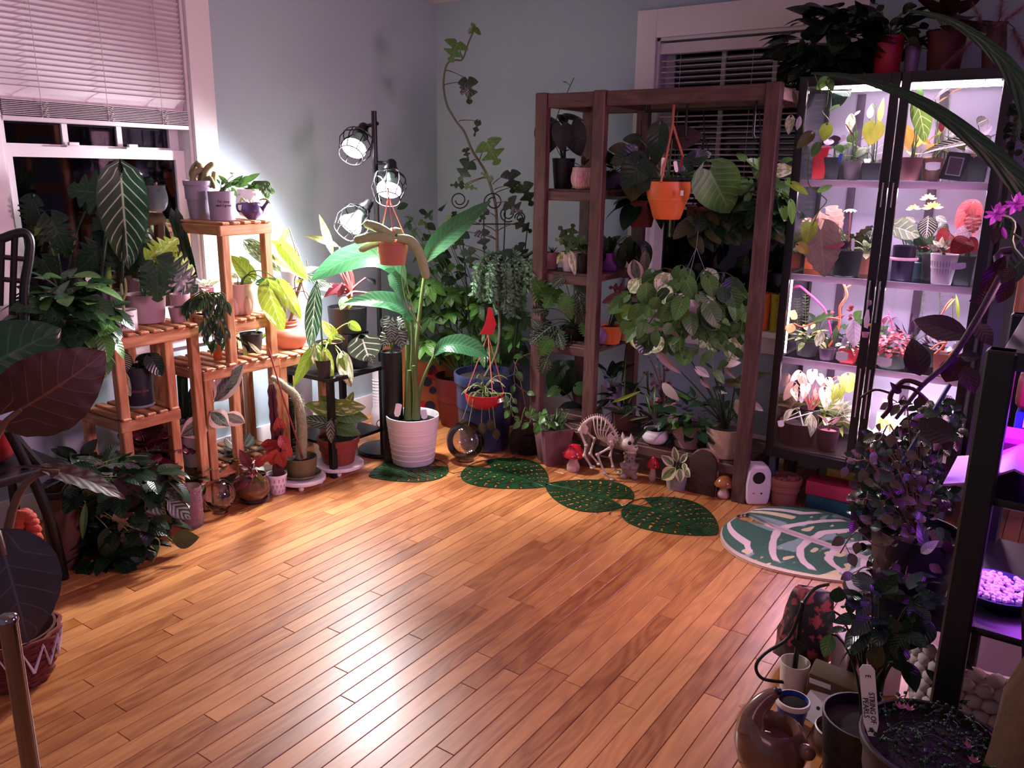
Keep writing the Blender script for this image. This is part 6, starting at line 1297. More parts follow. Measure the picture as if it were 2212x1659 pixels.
bar('light_strip', (CX0+.06, CY0+.085, CZ1-.042), (CX1-.05, CY0+.10, CZ1-.032), m_led, cb, 0); bar('light_strip', (CX0+.06, CY0+.25, CZ1-.040), (CX1-.05, CY0+.257, CZ1-.032), m_led, cb, 0)
bar('light_strip', (CX0+.024, CY0+.06, .66), (CX0+.030, CY0+.066, .97), m_led, cb, 0)
for z, e in ((CZ1-.045, 9), (SZ[3]-.03, 7), (SZ[2]-.03, 7), (SZ[1]-.03, 8)):
    light('cabinet_strip_light', 'AREA', ((CX0+CX1)/2, CY0+.16, z), e, (1.0, .66, .86), ((CX0+CX1)/2, CY0-.35, z-1), shape='RECTANGLE', size=.58, size_y=.06)
def cz(u, k, y): return ony(u, SZ[k]+.001, y)
# bottom-right propagation tray with its own strips
t = thing('propagation_tray', 'white lit tray of cuttings at the bottom of the cabinet, right side', 'tray', (-.49, 3.62, SZ[0])); MB().box((-.485, 3.63, SZ[0]+.09), (.30, .24, .012)).box((-.485, 3.63, SZ[0]+.13), (.30, .005, .07)).build('tray_body', P['white'], t)
for i in range(4):
    MB().box((-.62+.27*(i % 2), 3.53+.2*(i//2), SZ[0]+.043), (.012, .012, .086)).build('leg', P['white'], t)
for i in range(3): MB().box((-.485, 3.515+.09*i, SZ[0]+.10+.05*i), (.29, .008, .008)).build('light_strip', m_led, t)
g = random.Random(5)
for i in range(16): p = V((-.61+.016*i, 3.60+.05*(i % 3), SZ[0]+.10)); Lf(t, 'lance', G['yellow'] if i % 2 else G['lime'], p, p+V((g.uniform(-.05, .05), 0, g.uniform(.03, .09))), 1.8)
for i, (u, lab) in enumerate(((1868, 'red plastic cup with a white lid behind the cabinet stile'), (1925, 'red plastic cup with white lid at the bottom right of the cabinet'))):
    B = cz(u, 0, 3.49); t = thing('plastic_cup', lab, 'cup', B); MB().lathe([(0, 0), (.026, 0), (.038, .075), (.038, .078), (0, .078)], B, 24).build('cup', P['red'], t); MB().lathe([(.040, .072), (.041, .082), (.034, .090), (.030, .11), (0, .11)], B, 24).build('lid', P['white'], t)
def cp(name, label, u, k, y, rim, mat, leaf=None, lm=None, n=0, L=.06, pet=.05, w=1, extra=None, sq=None, ratio=.8, style='plain', stem='green', e0=10, e1=75, seed=1, **kw):
    B = cz(u, k, y); r, st = plant(name, label, B, stem=stem)
    a, b = Q(rim[0], rim[2], B), Q(rim[1], rim[2], B); wd = (b-a).length; h = (a.z+b.z)/2-B.z
    if sq: sqpot(r, B, wd*.93, h, mat, wd*.75, rot=sq if sq is not True else 0); O = B+V((0, 0, h*.9))
    else: pot(r, B, wd/2, h, mat, wd/2*ratio, style, **kw); O = B+V((0, 0, h*.88))
    if n: rosette(r, O, st, n, L, leaf, lm, pet, e0, e1, w, .0015, seed)
    if extra: extra(r, st, B, O)
    st.done(); return r, B, O
# ---- top compartment
B = cz(1766, 3, 3.50); t = thing('plant_sleeve', 'bright red folded plant sleeve at the left end of the top glass shelf', 'sleeve', B)
MB().prism([(-.024, 0), (.024, 0), (.030, .10), (.034, .125), (-.012, .12), (-.026, .08)], -.016, .016, face_cam(B)).build('sleeve', P['red'], t, bevel=.004); MB().prism([(.034, .115), (.044, .118), (.030, .135), (-.01, .125)], -.016, .012, face_cam(B)).build('fold', P['pink'], t)
def ex(r, st, B, O): hand(r, B, st, O, [(1801, 292, 1802, 316, 1.3, .05, 'round', G['purple']), (1795, 300, 1785, 312, 1.2, .05, 'round', G['grey']), (1812, 300, 1826, 300, .9, .03, 'round', G['grey'])], 'round', G['grey'], .0015)
cp('begonia', 'silver-purple begonia in a square black pot, top glass shelf, left', 1797, 3, 3.52, (1778, 1818, 340), P['nursery'], extra=ex, sq=True)
def ex(r, st, B, O): hand(r, B, st, O, [(1839, 244, 1835, 288, .95, .04, 'oval', G['varipale']), (1826, 268, 1850, 302, .25, .06, 'lance', G['wine']), (1845, 250, 1860, 236, .5)], 'oval', G['varipale'], .002, .4); plant_tag(r, Q(1812, 352, B, .05), Q(1817, 332, B, .05), .012, mat=M('tag_blue', '2c4cae', .5))
cp('dumb_cane', 'cream-centred leaf plant in a smoky clear pot on the top glass shelf', 1838, 3, 3.53, (1820, 1860, 348), M('clear_smoke', '8a7a80', .3, trans=.5), extra=ex)
def ex(r, st, B, O): hand(r, B, st, O, [(1890, 268, 1878, 316, 1.15, .06, 'heart', leafmat('leaf_lime_redvein', '8aa834', 'b0c84a', 'd88a4c', splash='d8a04c', sscale=2.2, sthr=.63, nv=6, vs=.5)), (1900, 265, 1906, 212, .5, 0, 'oval', leafmat('leaf_yellow_redvein', 'e0c85c', 'f0e08c', 'c8784c', vs=.5)), (1878, 256, 1882, 228, .9, 0, 'oval', G['white']), (1868, 322, 1850, 335, .8, .05, 'heart', G['mid']), (1892, 232, 1884, 222, .8, 0, 'oval', G['green'])], 'heart', G['lime'], .002, .3)
cp('philodendron', 'lime heart-leaf plant in a black square pot beside the centre stile', 1882, 3, 3.52, (1860, 1905, 352), P['nursery'], extra=ex, sq=True)
def ex(r, st, B, O): hand(r, B, st, O, [(1982, 224, 2006, 309, .85, .08, 'heartnarrow', leafmat('leaf_pale_veined_green', '4e7a2c', '6c9a3a', 'c8dc8c', nv=5, vs=.6)), (1958, 268, 1963, 322, .9, .03, 'oval', G['yellow']), (1985, 300, 2010, 310, .9, 0, 'oval', G['yellow']), (1988, 185, 1984, 230, .6, .0, 'oval', G['green'])], 'heartnarrow', G['fresh'], .0025, .3)
cp('anthurium', 'large green pale-veined anthurium in a clear pot, top glass shelf', 1963, 3, 3.50, (1940, 1990, 340), M('clear_amber', '8c5a5c', .3, trans=.4), extra=ex)
def ex(r, st, B, O):
    hand(r, B, st, O, [(2084, 306, 1986, 324, .42, .05, 'arrow', G['zebra']), (2034, 286, 2034, 254, .75, .02, 'oval', G['wine']), (2025, 292, 2045, 268, .5, 0, 'oval', G['lime']), (2060, 282, 2078, 300, .9, 0, 'broad', G['olive'])], 'arrow', G['zebra'], .0018, .4); plant_tag(r, Q(2014, 368, B, .06), Q(2016, 350, B, .06), .05)
cp('alocasia', 'alocasia with a long black and white ribbed leaf in a brown clear pot', 2010, 3, 3.54, (1985, 2034, 342), M('clear_brown', '7c5448', .35, trans=.25), extra=ex)
def ex(r, st, B, O): hand(r, B, st, O, [(2110, 268, 2134, 256, 1.3, .03, 'round', G['zebra']), (2118, 288, 2142, 272, 1.0, .05, 'round', G['grey']), (2095, 315, 2105, 338, .8, .05, 'oval', G['pink']), (2085, 318, 2110, 330, .7, .05, 'oval', G['zebra']), (2125, 295, 2140, 305, 1.0, .04, 'round', G['zebra'])], 'round', G['zebra'], .0018, .5)
cp('calathea', 'black square pot of striped round leaves at the right end of the top glass shelf', 2108, 3, 3.52, (2086, 2132, 338), P['nursery'], extra=ex, sq=True)
B = cz(2052, 3, 3.48); t = thing('thermometer', 'black square digital thermometer leaning on the top glass shelf', 'thermometer', B); fm = face_cam(B) @ Matrix.Rotation(-.12, 4, 'Z') @ Matrix.Translation((0, .004, 0))
MB().prism([(-.042, 0), (.034, 0), (.046, .10), (-.030, .10)], -.008, .008, fm).build('housing', m_frame, t, bevel=.003); MB().box((0.002, .05, .009), (.050, .066, .002)).build('bezel', P['grey'], t).matrix_basis = fm; MB().box((0.002, .05, .0105), (.042, .058, .002)).build('screen', M('lcd_dark', '4a3844', .2), t).matrix_basis = fm
r, st = plant('white_spathe', 'tall pale twisted leaf leaning to the top strip light', cz(2020, 3, 3.66)); B = cz(2020, 3, 3.66); sqpot(r, B, .06, .07, P['white'])
hand(r, B, st, B+V((0, 0, .06)), [(2012, 218, 2060, 172, .3, 0, 'lance', G['white']), (2020, 215, 2058, 180, .25, .02, 'lance', G['white'])], 'lance', G['white'], .0025, .3); st.done()
r, st = plant('croton', 'tall orange and yellow leaf behind the alocasia in the cabinet', cz(2036, 3, 3.70)); B = cz(2036, 3, 3.70); sqpot(r, B, .06, .07, P['cream'])
hand(r, B, st, B+V((0, 0, .06)), [(2026, 222, 2050, 203, .5, 0, 'lance', G['yellow']), (2048, 206, 2090, 178, .32, 0, 'lance', leafmat('leaf_orange', 'b8743c', 'd89a5c', vs=.2))], 'lance', G['yellow'], .0025, .3); st.done()
# ---- second compartment
def ex(r, st, B, O):
    hand(r, B, st, O, [(1783, 463, 1812, 514, 1.25, .05, 'scallop', G['peach']), (1773, 497, 1779, 600, .85, .09, 'scallop', G['paleback']), (1752, 478, 1738, 500, 1.2, .0, 'scallop', G['peach']), (1805, 520, 1800, 538, 1.6, .08, 'round', G['pink']), (1822, 520, 1826, 538, 1.4, .08, 'round', G['purple']), (1790, 470, 1808, 455, .8, 0, 'broad', G['olive'])], 'scallop', G['peach'], .0022, .4)
    p = Q(1837, 452, B, .05); MB().tube([O, Q(1833, 520, B, .04), p], .0028, 6).build('flower_stem', S['pink'], r); PROTO.setdefault('umbrella', lambda: multi('oval', 9, 0, .0, 1.0, .12, True)); Lf(r, 'umbrella', leafmat('leaf_creamy', 'dfe6b0', 'f0f0d0', vs=.2), p, p+V((0, .028, .004)), 1.0, V((0, -.35, 1)))
    plant_tag(r, Q(1842, 542, B, .06), Q(1843, 515, B, .06), .012)
cp('begonia', 'pale silvery begonia with a pink-stalked umbrella leaf in a round black pot, second shelf', 1826, 2, 3.50, (1793, 1860, 540), P['black'], extra=ex, ratio=.84)
cp('fittonia', 'white-flecked small plants in a clay pot beside the centre stile, second shelf', 1866, 2, 3.62, (1846, 1886, 545), P['terra'], 'oval', G['mottle'], 16, .045, .03, 1.0)
cp('alocasia', 'grey-leaved alocasia at the back of the second shelf, left', 1872, 2, 3.70, (1856, 1890, 525), P['nursery'], 'arrow', G['veined'], 4, .06, .06, 1.0, e0=40)
B = cz(1758, 2, 3.66); t = thing('orange_box', 'small orange box at the back left of the second shelf', 'box', B); MB().box(B+V((0, 0, .03)), (.07, .05, .06)).build('carton', P['orange'], t, bevel=.002)
def ex(r, st, B, O):
    hand(r, B, st, O, [(2006, 466, 2001, 520, 1.45, .06, 'oval', G['zebra']), (1978, 480, 1962, 468, 1.1, .03, 'oval', G['zebra']), (2022, 468, 2044, 478, 1.1, .03, 'oval', G['zebra']), (2030, 480, 2046, 500, 1.1, 0, 'oval', G['deep'])], 'oval', G['zebra'], .002, .3)
    for u, v, rr in ((2015, 448, 26), (1974, 450, 18), (2006, 428, 20)):
        for k in range(11): a = PI*(k/10)+.2*math.sin(k*2.1); p0 = Q(u, v, B, .03); Lf(r, 'petal', leafmat('bract_yellow', 'e0a838', 'f4d060', vs=.1, trl=.4), p0, Q(u+rr*math.cos(a)*.9, v-rr*math.sin(a)*.6+4, B, .03+.02*math.sin(k)), 1.3, None, 0, 'bract')
cp('zebra_plant', 'zebra plant with yellow bracts behind the white textured pot', 2004, 2, 3.58, (1985, 2024, 548), P['nursery'], extra=ex)
def ex(r, st, B, O): hand(r, B, st, O, [(1934, 491, 1992, 506, 1.05, .06, 'heart', leafmat('leaf_frosted', '6c8a5c', '8fac7c', 'e8f0d8', nv=4, vs=.8)), (1945, 480, 1960, 468, .8, .0, 'heart', G['mottle'])], 'heart', G['mottle'], .002, .3); MB().lathe([(.050, .0), (.054, .006), (.050, .012)], B+V((0, 0, .075)), 28).build('rim_light', P['pink'], r)
cp('anthurium', 'frosted pale-veined leaf over a dark plum mister pot, second shelf', 1946, 2, 3.52, (1920, 1972, 530), M('pot_plum', '2c1c38', .25), extra=ex, ratio=.92)
B = cz(1976, 2, 3.62); t = thing('teal_jar', 'teal lidded jar between plum pot and white textured pot', 'jar', B); MB().lathe([(0, 0), (.030, 0), (.031, .06), (.026, .066), (.028, .07), (.028, .082), (0, .084)], B, 24).build('jar_body', P['teal'], t)
def ex(r, st, B, O):
    hand(r, B, st, O, [(2030, 535, 2016, 517, .9, .05), (2034, 535, 2034, 514, .9, .04), (2038, 536, 2054, 515, .7, .05), (2026, 540, 2008, 530, .8, .06), (2040, 540, 2052, 532, .8, .06), (2034, 540, 2030, 548, .9, .08)], 'oval', G['varipale'], .0015, .2)
    mb = MB(); 
    for k in range(26): a = 2*PI*k/26; mb.tube([B+V((math.cos(a)*.032, math.sin(a)*.032, .006)), B+V((math.cos(a+.04)*.0395, math.sin(a+.04)*.0395, .050)), B+V((math.cos(a)*.045, math.sin(a)*.045, .086))], .0016, 4)
    stuff(mb.build('cracks', P['grey'], r))
cp('bromeliad', 'small bromeliad in a white pot of cracked bark texture, second shelf', 2032, 2, 3.47, (2000, 2062, 548), P['white'], extra=ex, ratio=.72)
def ex(r, st, B, O): hand(r, B, st, O, [(2100, 440, 2060, 496, .95, .02, 'heartnarrow', G['pinkred']), (2098, 440, 2115, 480, .9, .0, 'heart', G['pinkred']), (2092, 500, 2066, 506, 1.1, .05, 'scallop', leafmat('leaf_white_redvein', 'e8d8d8', 'f4e8e8', 'a83848', nv=6, vs=.7)), (2090, 522, 2056, 542, 1.35, .08, 'heart', G['red']), (2090, 520, 2110, 545, 1.2, .06, 'heart', G['red']), (2045, 500, 2020, 520, 1.1, .02, 'heart', G['red']), (2100, 470, 2105, 500, 1.0, .03, 'scallop', G['pinkred']), (2080, 540, 2078, 555, 1.2, .1, 'oval', G['grey'])], 'heart', G['red'], .002, .3); plant_tag(r, Q(2070, 582, B, .07), Q(2070, 568, B, .07), .05)
cp('begonia', 'scarlet and pink begonia in a labelled black pot, right end of the second shelf', 2078, 2, 3.50, (2056, 2100, 552), P['nursery'], extra=ex, sq=True)
# ---- third compartment
def tower(r, st, B, u, v0, v1, n=9, mat=None, d=0):
    for k in range(n):
        v = v0+(v1-v0)*k/(n-1)
        for s_ in (-1, 1): p = Q(u, v, B, d); Lf(r, 'petal', mat or G['green'], p, Q(u+s_*8, v-1+2*(k % 2), B, d+.012*(k % 2)), 1.6, V((0, 0, 1)))
    st.add([Q(u, v0, B, d), Q(u, v1, B, d)], .0015)
def ex(r, st, B, O):
    for u, a, b in ((1722, 712, 646), (1740, 708, 636)): tower(r, st, B, u, a, b, 12, G['vari'])
    rosette(r, O, st, 22, .05, 'lance', G['vari'], .05, 5, 70, 1.5, .0012, 4)
cp('crassula', 'stacked-leaf succulents in a black nursery pot, third shelf, left', 1741, 1, 3.52, (1717, 1768, 735), P['nursery'], extra=ex)
m_glow = M('spathe_orange', 'f07a50', .4, var=.25, scale=20); m_glowp = M('stem_hotpink', 'e05a9a', .45, var=.1)
def ex(r, st, B, O):
    tubes_px(r, 'twisted_stem', m_glow, B, [(.005, .0, [(1790, 748), (1806, 725), (1814, 692), (1815, 662), (1829, 640), (1826, 622), (1818, 606)]), (.0035, 0, [(1826, 624), (1838, 615), (1842, 608)]), (.003, .02, [(1815, 690), (1790, 686), (1765, 694), (1735, 706), (1714, 698)])], 7, 1); Lf(r, 'petal', leafmat('flower_orange', 'f08a3a', 'ffd0a0', vs=.1, trl=.6), Q(1816, 606, B), Q(1832, 610, B), 2.2)
    for a in ((1710, 690, 1722, 668), (1712, 698, 1703, 722)): Lf(r, 'petal', leafmat('flower_orange', 'f08a3a'), Q(a[0], a[1], B, .02), Q(a[2], a[3], B, .03), 2.6)
    hand(r, B, st, O, [(1777, 715, 1762, 752, 1.0, .06, 'oval', G['varipale']), (1755, 695, 1795, 678, .7, .03, 'oval', G['mid']), (1808, 705, 1800, 740, .6, .04, 'oval', G['mid'])], 'oval', G['mid'], .002, .3)
cp('jungle_cactus', 'twisted coral stem with an orange bloom in a small plum pot, third shelf', 1785, 1, 3.50, (1768, 1804, 752), M('pot_plumgrey', '5a4458', .4), extra=ex)
r, st = plant('rope_hoya', 'hot pink hanging stem arching across the third compartment', cz(1800, 1, 3.66)); B = cz(1800, 1, 3.66); sqpot(r, B, .05, .06, P['nursery']); tubes_px(r, 'pink_stem', m_glowp, B, [(.0055, 0, [(1800, 740), (1785, 676), (1765, 650), (1745, 632), (1728, 618), (1722, 622)])], 7); g = random.Random(6)
for k in range(14): P0 = Q(g.uniform(1780, 1845), g.uniform(648, 700), B, .03); Lf(r, 'round', G['wine'], P0, P0+V((.018, 0, .008)), 1.0)
st.done()
def ex(r, st, B, O): bushy(r, O+V((0, 0, .01)), (.045, .04, .03), 40, .02, 'oval', G['varipale'], 1.2, 3); hand(r, B, st, O, [(1843, 690, 1848, 755, .75, .03, 'broad', leafmat('leaf_silver_pink', 'a8a0ac', 'ccc4d0', '786880', nv=6, vs=.7)), (1846, 690, 1858, 672, 1.2, 0, 'broad', G['green'])], 'broad', G['grey'], .002, .3); plant_tag(r, Q(1817, 780, B, .06), Q(1820, 760, B, .06), .045)
cp('peperomia', 'labelled red pot with tiny pale leaves and one tall silver leaf, third shelf', 1831, 1, 3.50, (1810, 1850, 752), P['red'], extra=ex, sq=True)
def ex(r, st, B, O):
    bushy(r, O+V((0, 0, .03)), (.085, .075, .045), 170, .026, 'oval', G['pinkred'], 1.2, 3, hang=.4); bushy(r, O+V((0, 0, .035)), (.08, .07, .05), 60, .024, 'oval', G['pink'], 1.2, 5, hang=.2); plant_tag(r, Q(1908, 792, B, .085), Q(1911, 772, B, .085), .055)
    tubes_px(r, 'runner', m_glowp, B, [(.0025, .02, [(1905, 705), (1905, 690), (1922, 684), (1928, 712)]), (.0025, .0, [(1918, 672), (1924, 690), (1930, 715)])], 6, 1)
cp('creeping_plant', 'mound of tiny coral pink leaves in a wide grey-green pot, third shelf', 1925, 1, 3.52, (1892, 1960, 756), P['nurgreen'], extra=ex, ratio=.84)
def ex(r, st, B, O):
    for u, a, b in ((1992, 690, 626), (2030, 690, 630), (2058, 690, 640)): tower(r, st, B, u, a, b, 12, G['green'] if u > 2000 else G['mid'])
    rosette(r, O, st, 14, .05, 'petal', G['purple'], .02, 10, 60, 1.3); rosette(r, O, st, 10, .05, 'petal', G['grey'], .02, 20, 70, 1.3, seed=4)
cp('crassula', 'tall stacked succulents at the back right of the third shelf', 2010, 1, 3.64, (1985, 2036, 745), P['nursery'], extra=ex)
def ex(r, st, B, O):
    tubes_px(r, 'orange_stem', m_glow, B, [(.005, .03, [(2020, 765), (2040, 745), (2045, 725)]), (.004, .05, [(2012, 755), (2030, 742), (2046, 742)]), (.004, .05, [(2050, 768), (2064, 752)]), (.0035, .02, [(2034, 680), (2045, 660), (2058, 645)])], 7, 1); Lf(r, 'lance', G['yellow'], Q(2035, 676, B), Q(2060, 642, B), .6); Lf(r, 'lance', G['lime'], Q(2070, 690, B), Q(2068, 634, B), .5); bushy(r, O+V((0, .01, .03)), (.05, .04, .03), 24, .03, 'petal', G['grey'], 1.4, 3, hang=-.4)
cp('euphorbia', 'orange-stemmed plant in a square terracotta pot at the right end of the third shelf', 2038, 1, 3.50, (2012, 2066, 762), P['terra'], extra=ex, sq=True)
# ---- bottom compartment
def ex(r, st, B, O):
    hand(r, B, st, O, [(1712, 836, 1690, 868, .85, .07), (1725, 808, 1705, 826, .9, .0), (1740, 835, 1735, 862, 1.1, .05), (1755, 805, 1752, 828, 1.2, -.02), (1732, 815, 1742, 845, .9, .05), (1790, 822, 1800, 845, 1.0, .06, None, G['varipale']), (1782, 848, 1785, 888, .9, .07, None, G['varipale']), (1812, 840, 1798, 878, .9, .06, None, G['limevari']), (1795, 860, 1805, 872, .8, .0), (1700, 815, 1692, 840, .9, -.02), (1770, 815, 1780, 838, 1.0, 0), (1715, 845, 1722, 866, 1.0, .08, None, G['varipale']), (1765, 845, 1768, 870, 1.0, .03), (1832, 812, 1836, 850, 1.2, .02, 'heart', G['lime']), (1810, 812, 1818, 826, .9, -.03, 'oval', G['vari'])], 'arrow', G['peach'], .002, .35); plant_tag(r, Q(1731, 870, B, .06), Q(1732, 850, B, .06), .016)
cp('syngonium', 'peach and cream arrowhead plant in a black pot at the back, bottom of the cabinet', 1743, 0, 3.60, (1721, 1766, 880), P['black'], extra=ex, stem='pink')
def ex(r, st, B, O): hand(r, B, st, O, [(1752, 893, 1749, 950, .5, .06), (1716, 884, 1684, 912, .45, .04), (1725, 890, 1700, 902, .5, .02), (1830, 905, 1820, 890, .5, .0)], 'strap', G['varipale'], .002, .5); [MB().tube([Q(a, b, B, .05), Q(c, d, B, .06)], .003, 6).build('stick', P['white'], r) for a, b, c, d in ((1727, 888, 1735, 920), (1698, 908, 1755, 891))]; Lf(r, 'oval', G['varipale'], Q(1752, 892, B, .07), Q(1750, 950, B, .08), .85); Lf(r, 'oval', G['varipale'], Q(1714, 884, B, .07), Q(1684, 910, B, .05), .8); plant_tag(r, Q(1688, 922, B, .09), Q(1686, 908, B, .09), .025)
cp('philodendron', 'cream striped leaves drooping over a big dark brown pot behind the lower left door', 1722, 0, 3.53, (1680, 1764, 908), M('pot_darkbrown', '2c1618', .5), extra=ex, ratio=.9)
cp('philodendron', 'dark pot of red-stalked plants behind the lower left door, near the centre', 1785, 0, 3.50, (1760, 1810, 925), M('pot_plumdark', '3a2434', .4), 'arrow', G['brown'], 6, .05, .06, .9, stem='brown', e0=40, smat=M('pebbles_pink', 'a06a70', .7, var=.4, scale=60, bump=.9))
# ---- smaller plants filling the backs of the shelves
for i, (k, u, y, leaf, lm, n, L, lab) in enumerate(((3, 1822, 3.68, 'oval', 'mid', 12, .08, 'mid-green seedling at the back of the top glass shelf behind the dumb cane'), (3, 1868, 3.70, 'lance', 'varipale', 12, .09, 'pale narrow-leaved plant at the back of the top glass shelf near the centre stile'), (3, 1975, 3.70, 'oval', 'yellow', 9, .09, 'yellowing plant behind the large pale-veined anthurium'), (3, 2085, 3.70, 'broad', 'olive', 12, .08, 'olive-leaved plant behind the thermometer'),
  (2, 1765, 3.72, 'scallop', 'vari', 9, .08, 'yellow-green begonia in the back left corner of the second shelf'), (2, 1845, 3.72, 'scallop', 'olive', 14, .07, 'dark toothed plant behind the umbrella leaf on the second shelf'), (2, 1985, 3.72, 'heart', 'dark', 9, .08, 'dark heart-leaved plant at the back of the second shelf, right half'), (2, 2060, 3.70, 'scallop', 'pinkred', 9, .09, 'pink crinkled begonia at the back of the second shelf beside the scarlet one'),
  (1, 1765, 3.72, 'oval', 'green', 12, .06, 'small green plant behind the twisted coral stem'), (1, 1862, 3.70, 'scallop', 'green', 12, .06, 'green lobed plant at the back of the third shelf by the stile'), (1, 1965, 3.70, 'petal', 'purple', 16, .06, 'violet succulent behind the coral mound'), (1, 1900, 3.72, 'lance', 'pink', 12, .07, 'pinkish grassy plant behind the coral mound'),
  (0, 1700, 3.72, 'arrow', 'peach', 12, .08, 'peach arrowhead plant in the back left corner of the cabinet bottom'), (0, 1800, 3.70, 'arrow', 'varipale', 12, .09, 'cream arrowhead plant behind the dark pots of the cabinet bottom'), (0, 1765, 3.74, 'fingers', 'lime', 8, .10, 'lime fingered plant at the back of the cabinet bottom'))):
    B = cz(u, k, y); r, st = plant('seedling', lab, B); pot(r, B, .036, .06, P['nursery']); rosette(r, B+V((0, 0, .055)), st, n, L, leaf, G[lm], .07, 15, 80, 1.0, .0014, i); st.done()
# ---- little charm hung on the door handle
B = V((CM-.012, CY0-.022, .80)); t = thing('door_charm', 'tiny charm with a pink pot hanging from the cabinet door handle', 'charm', B)
MB().tube([B+V((0, 0, .19)), B+V((0, 0, .11))], .0012, 5).build('cord', m_black, t); MB().sph(B+V((0, 0, .115)), (.010, .010, .012), 12).build('bead', M('clear_bead', 'd8c8d8', .1, trans=.7), t); MB().prism([(-.008, .02), (.006, .015), (.010, .05), (.002, .09), (-.006, .085), (-.012, .05)], -.004, .004, face_cam(B)).build('white_figure', P['white'], t, bevel=.001)
MB().lathe([(0, -.02), (.010, -.02), (.014, 0), (.011, 0), (0, -.003)], B, 16).build('mini_pot', P['pink'], t); MB().sph(B+V((.012, 0, .03)), .006, 8).build('flower', P['yellow'], t)
# ---- on top of the cabinet
ZTOP = CZ1+.001
def top(u, y): return ony(u, ZTOP, y)
r, st = plant('pothos', 'dark heap of pothos leaves on the left end of the cabinet top', top(1790, 3.60)); B = top(1790, 3.60); pot(r, B, .08, .10, P['nursery'])
bushy(r, B+V((0, 0, .13)), (.21, .14, .15), 150, .10, 'heart', G['deep'], .95, 14, cz=ZTOP+.02); O = B+V((0, 0, .1))
hand(r, B, st, O, [(1740, 95, 1728, 120, .9, .1), (1730, 150, 1700, 172, .9, .12), (1800, 60, 1815, 35, .9, .0)], 'heart', G['deep'], .002, .3)
for k, pts in enumerate((((1760, 160), (1768, 185), (1775, 200)), ((1745, 175), (1745, 210), (1738, 250), (1735, 290), (1745, 320)), ((1790, 185), (1786, 225), (1775, 240), (1790, 262), (1772, 290)))):
    st.add(smooth_path([Q(u, v, B, .24) for u, v in pts], 4), .0022)
hand(r, B, st, O, [(1786, 172, 1760, 192, 1.0, .25, 'heart', G['fresh']), (1790, 175, 1800, 195, .9, .25, 'heart', G['green']), (1786, 272, 1780, 308, .95, .26, 'heart', G['lime']), (1752, 290, 1722, 318, .75, .27, 'heart', G['olive']), (1768, 312, 1752, 340, .8, .27, 'heart', G['green']), (1728, 250, 1722, 285, .7, .25, 'oval', G['grey']), (1790, 240, 1815, 222, .6, .2, 'oval', G['green']), (1708, 255, 1702, 290, .7, .2, 'heart', G['varipale']), (1712, 195, 1722, 230, .5, .2, 'oval', G['olive'])], 'heart', G['lime'], .0015, .1, stem=False)
p = smooth_path([Q(u, v, B, .27) for u, v in ((1747, 335), (1745, 385), (1752, 405), (1782, 428), (1784, 438), (1768, 458), (1748, 500), (1720, 528), (1712, 540), (1722, 546))], 5); st.add(p, .0022)
hand(r, B, st, O, [(1764, 416, 1800, 396, .75, .27, 'oval', G['fresh']), (1750, 482, 1742, 526, .95, .27, 'heart', G['lime']), (1725, 530, 1752, 548, .85, .28, 'heart', leafmat('leaf_yellowing', '8a8420', 'b4a838', 'd8c868', vs=.3)), (1712, 398, 1745, 418, .5, .27, 'heart', G['lime']), (1708, 436, 1714, 488, .55, .27, 'heartnarrow', G['fresh']), (1692, 450, 1700, 478, .8, .26, 'heart', G['fresh'])], 'heart', G['lime'], .0015, .1, stem=False); st.done()
small_plant('pothos', 'scarlet pot of leggy rounded leaves on the cabinet top', top(1912, 3.58), (1879, 1946, 80), P['red'], .82, 'plain', 'heart', G['deep'], 10, .09, .08, .9, 5, 60, seed=3, extra=lambda r, st, B, O: hand(r, B, st, O, [(1892, 30, 1870, 22, .9), (1893, 25, 1912, 8, .9), (1890, 8, 1880, -10, .9), (1950, 30, 1965, 5, .9), (1952, 45, 1935, 40, .9), (1958, 20, 1978, 10, .9), (1960, 85, 1990, 95, 1.1, .1, None, G['olive']), (1920, 50, 1950, 42, 1.0), (1985, 60, 2010, 50, 1.0)], 'broad', G['deep'], .0028, .5))
small_plant('pothos', 'clear plastic cup plant next to the scarlet pot on the cabinet top', top(1965, 3.62), (1948, 1984, 100), M('cloudy_cup', 'b89ab0', .25, trans=.5), .8, 'plain', 'heart', G['olive'], 8, .08, .05, .9, 5, 60, seed=7)
small_plant('dracaena', 'brown-leaved plant in a dark orange pot on the right of the cabinet top', top(2035, 3.60), (1992, 2078, 70), M('pot_rust', '5a2418', .6), .82, 'plain', 'heart', G['brown'], 16, .11, .10, .9, 0, 70, seed=9, stem='brown')
r, st = plant('pampas_grass', 'bunch of dusty pink pampas plumes at the right end of the cabinet top', top(2140, 3.60), 'dried grass', stem='brown'); B = top(2140, 3.60); MB().lathe([(0, 0), (.03, 0), (.04, .08), (.03, .16), (.034, .17), (0, .15)], B, 24).build('vase', P['brown'], r)
m_pl = M('pampas_plume', 'a06a74', .9, var=.3, scale=30); g = random.Random(4); O = B+V((0, 0, .16))
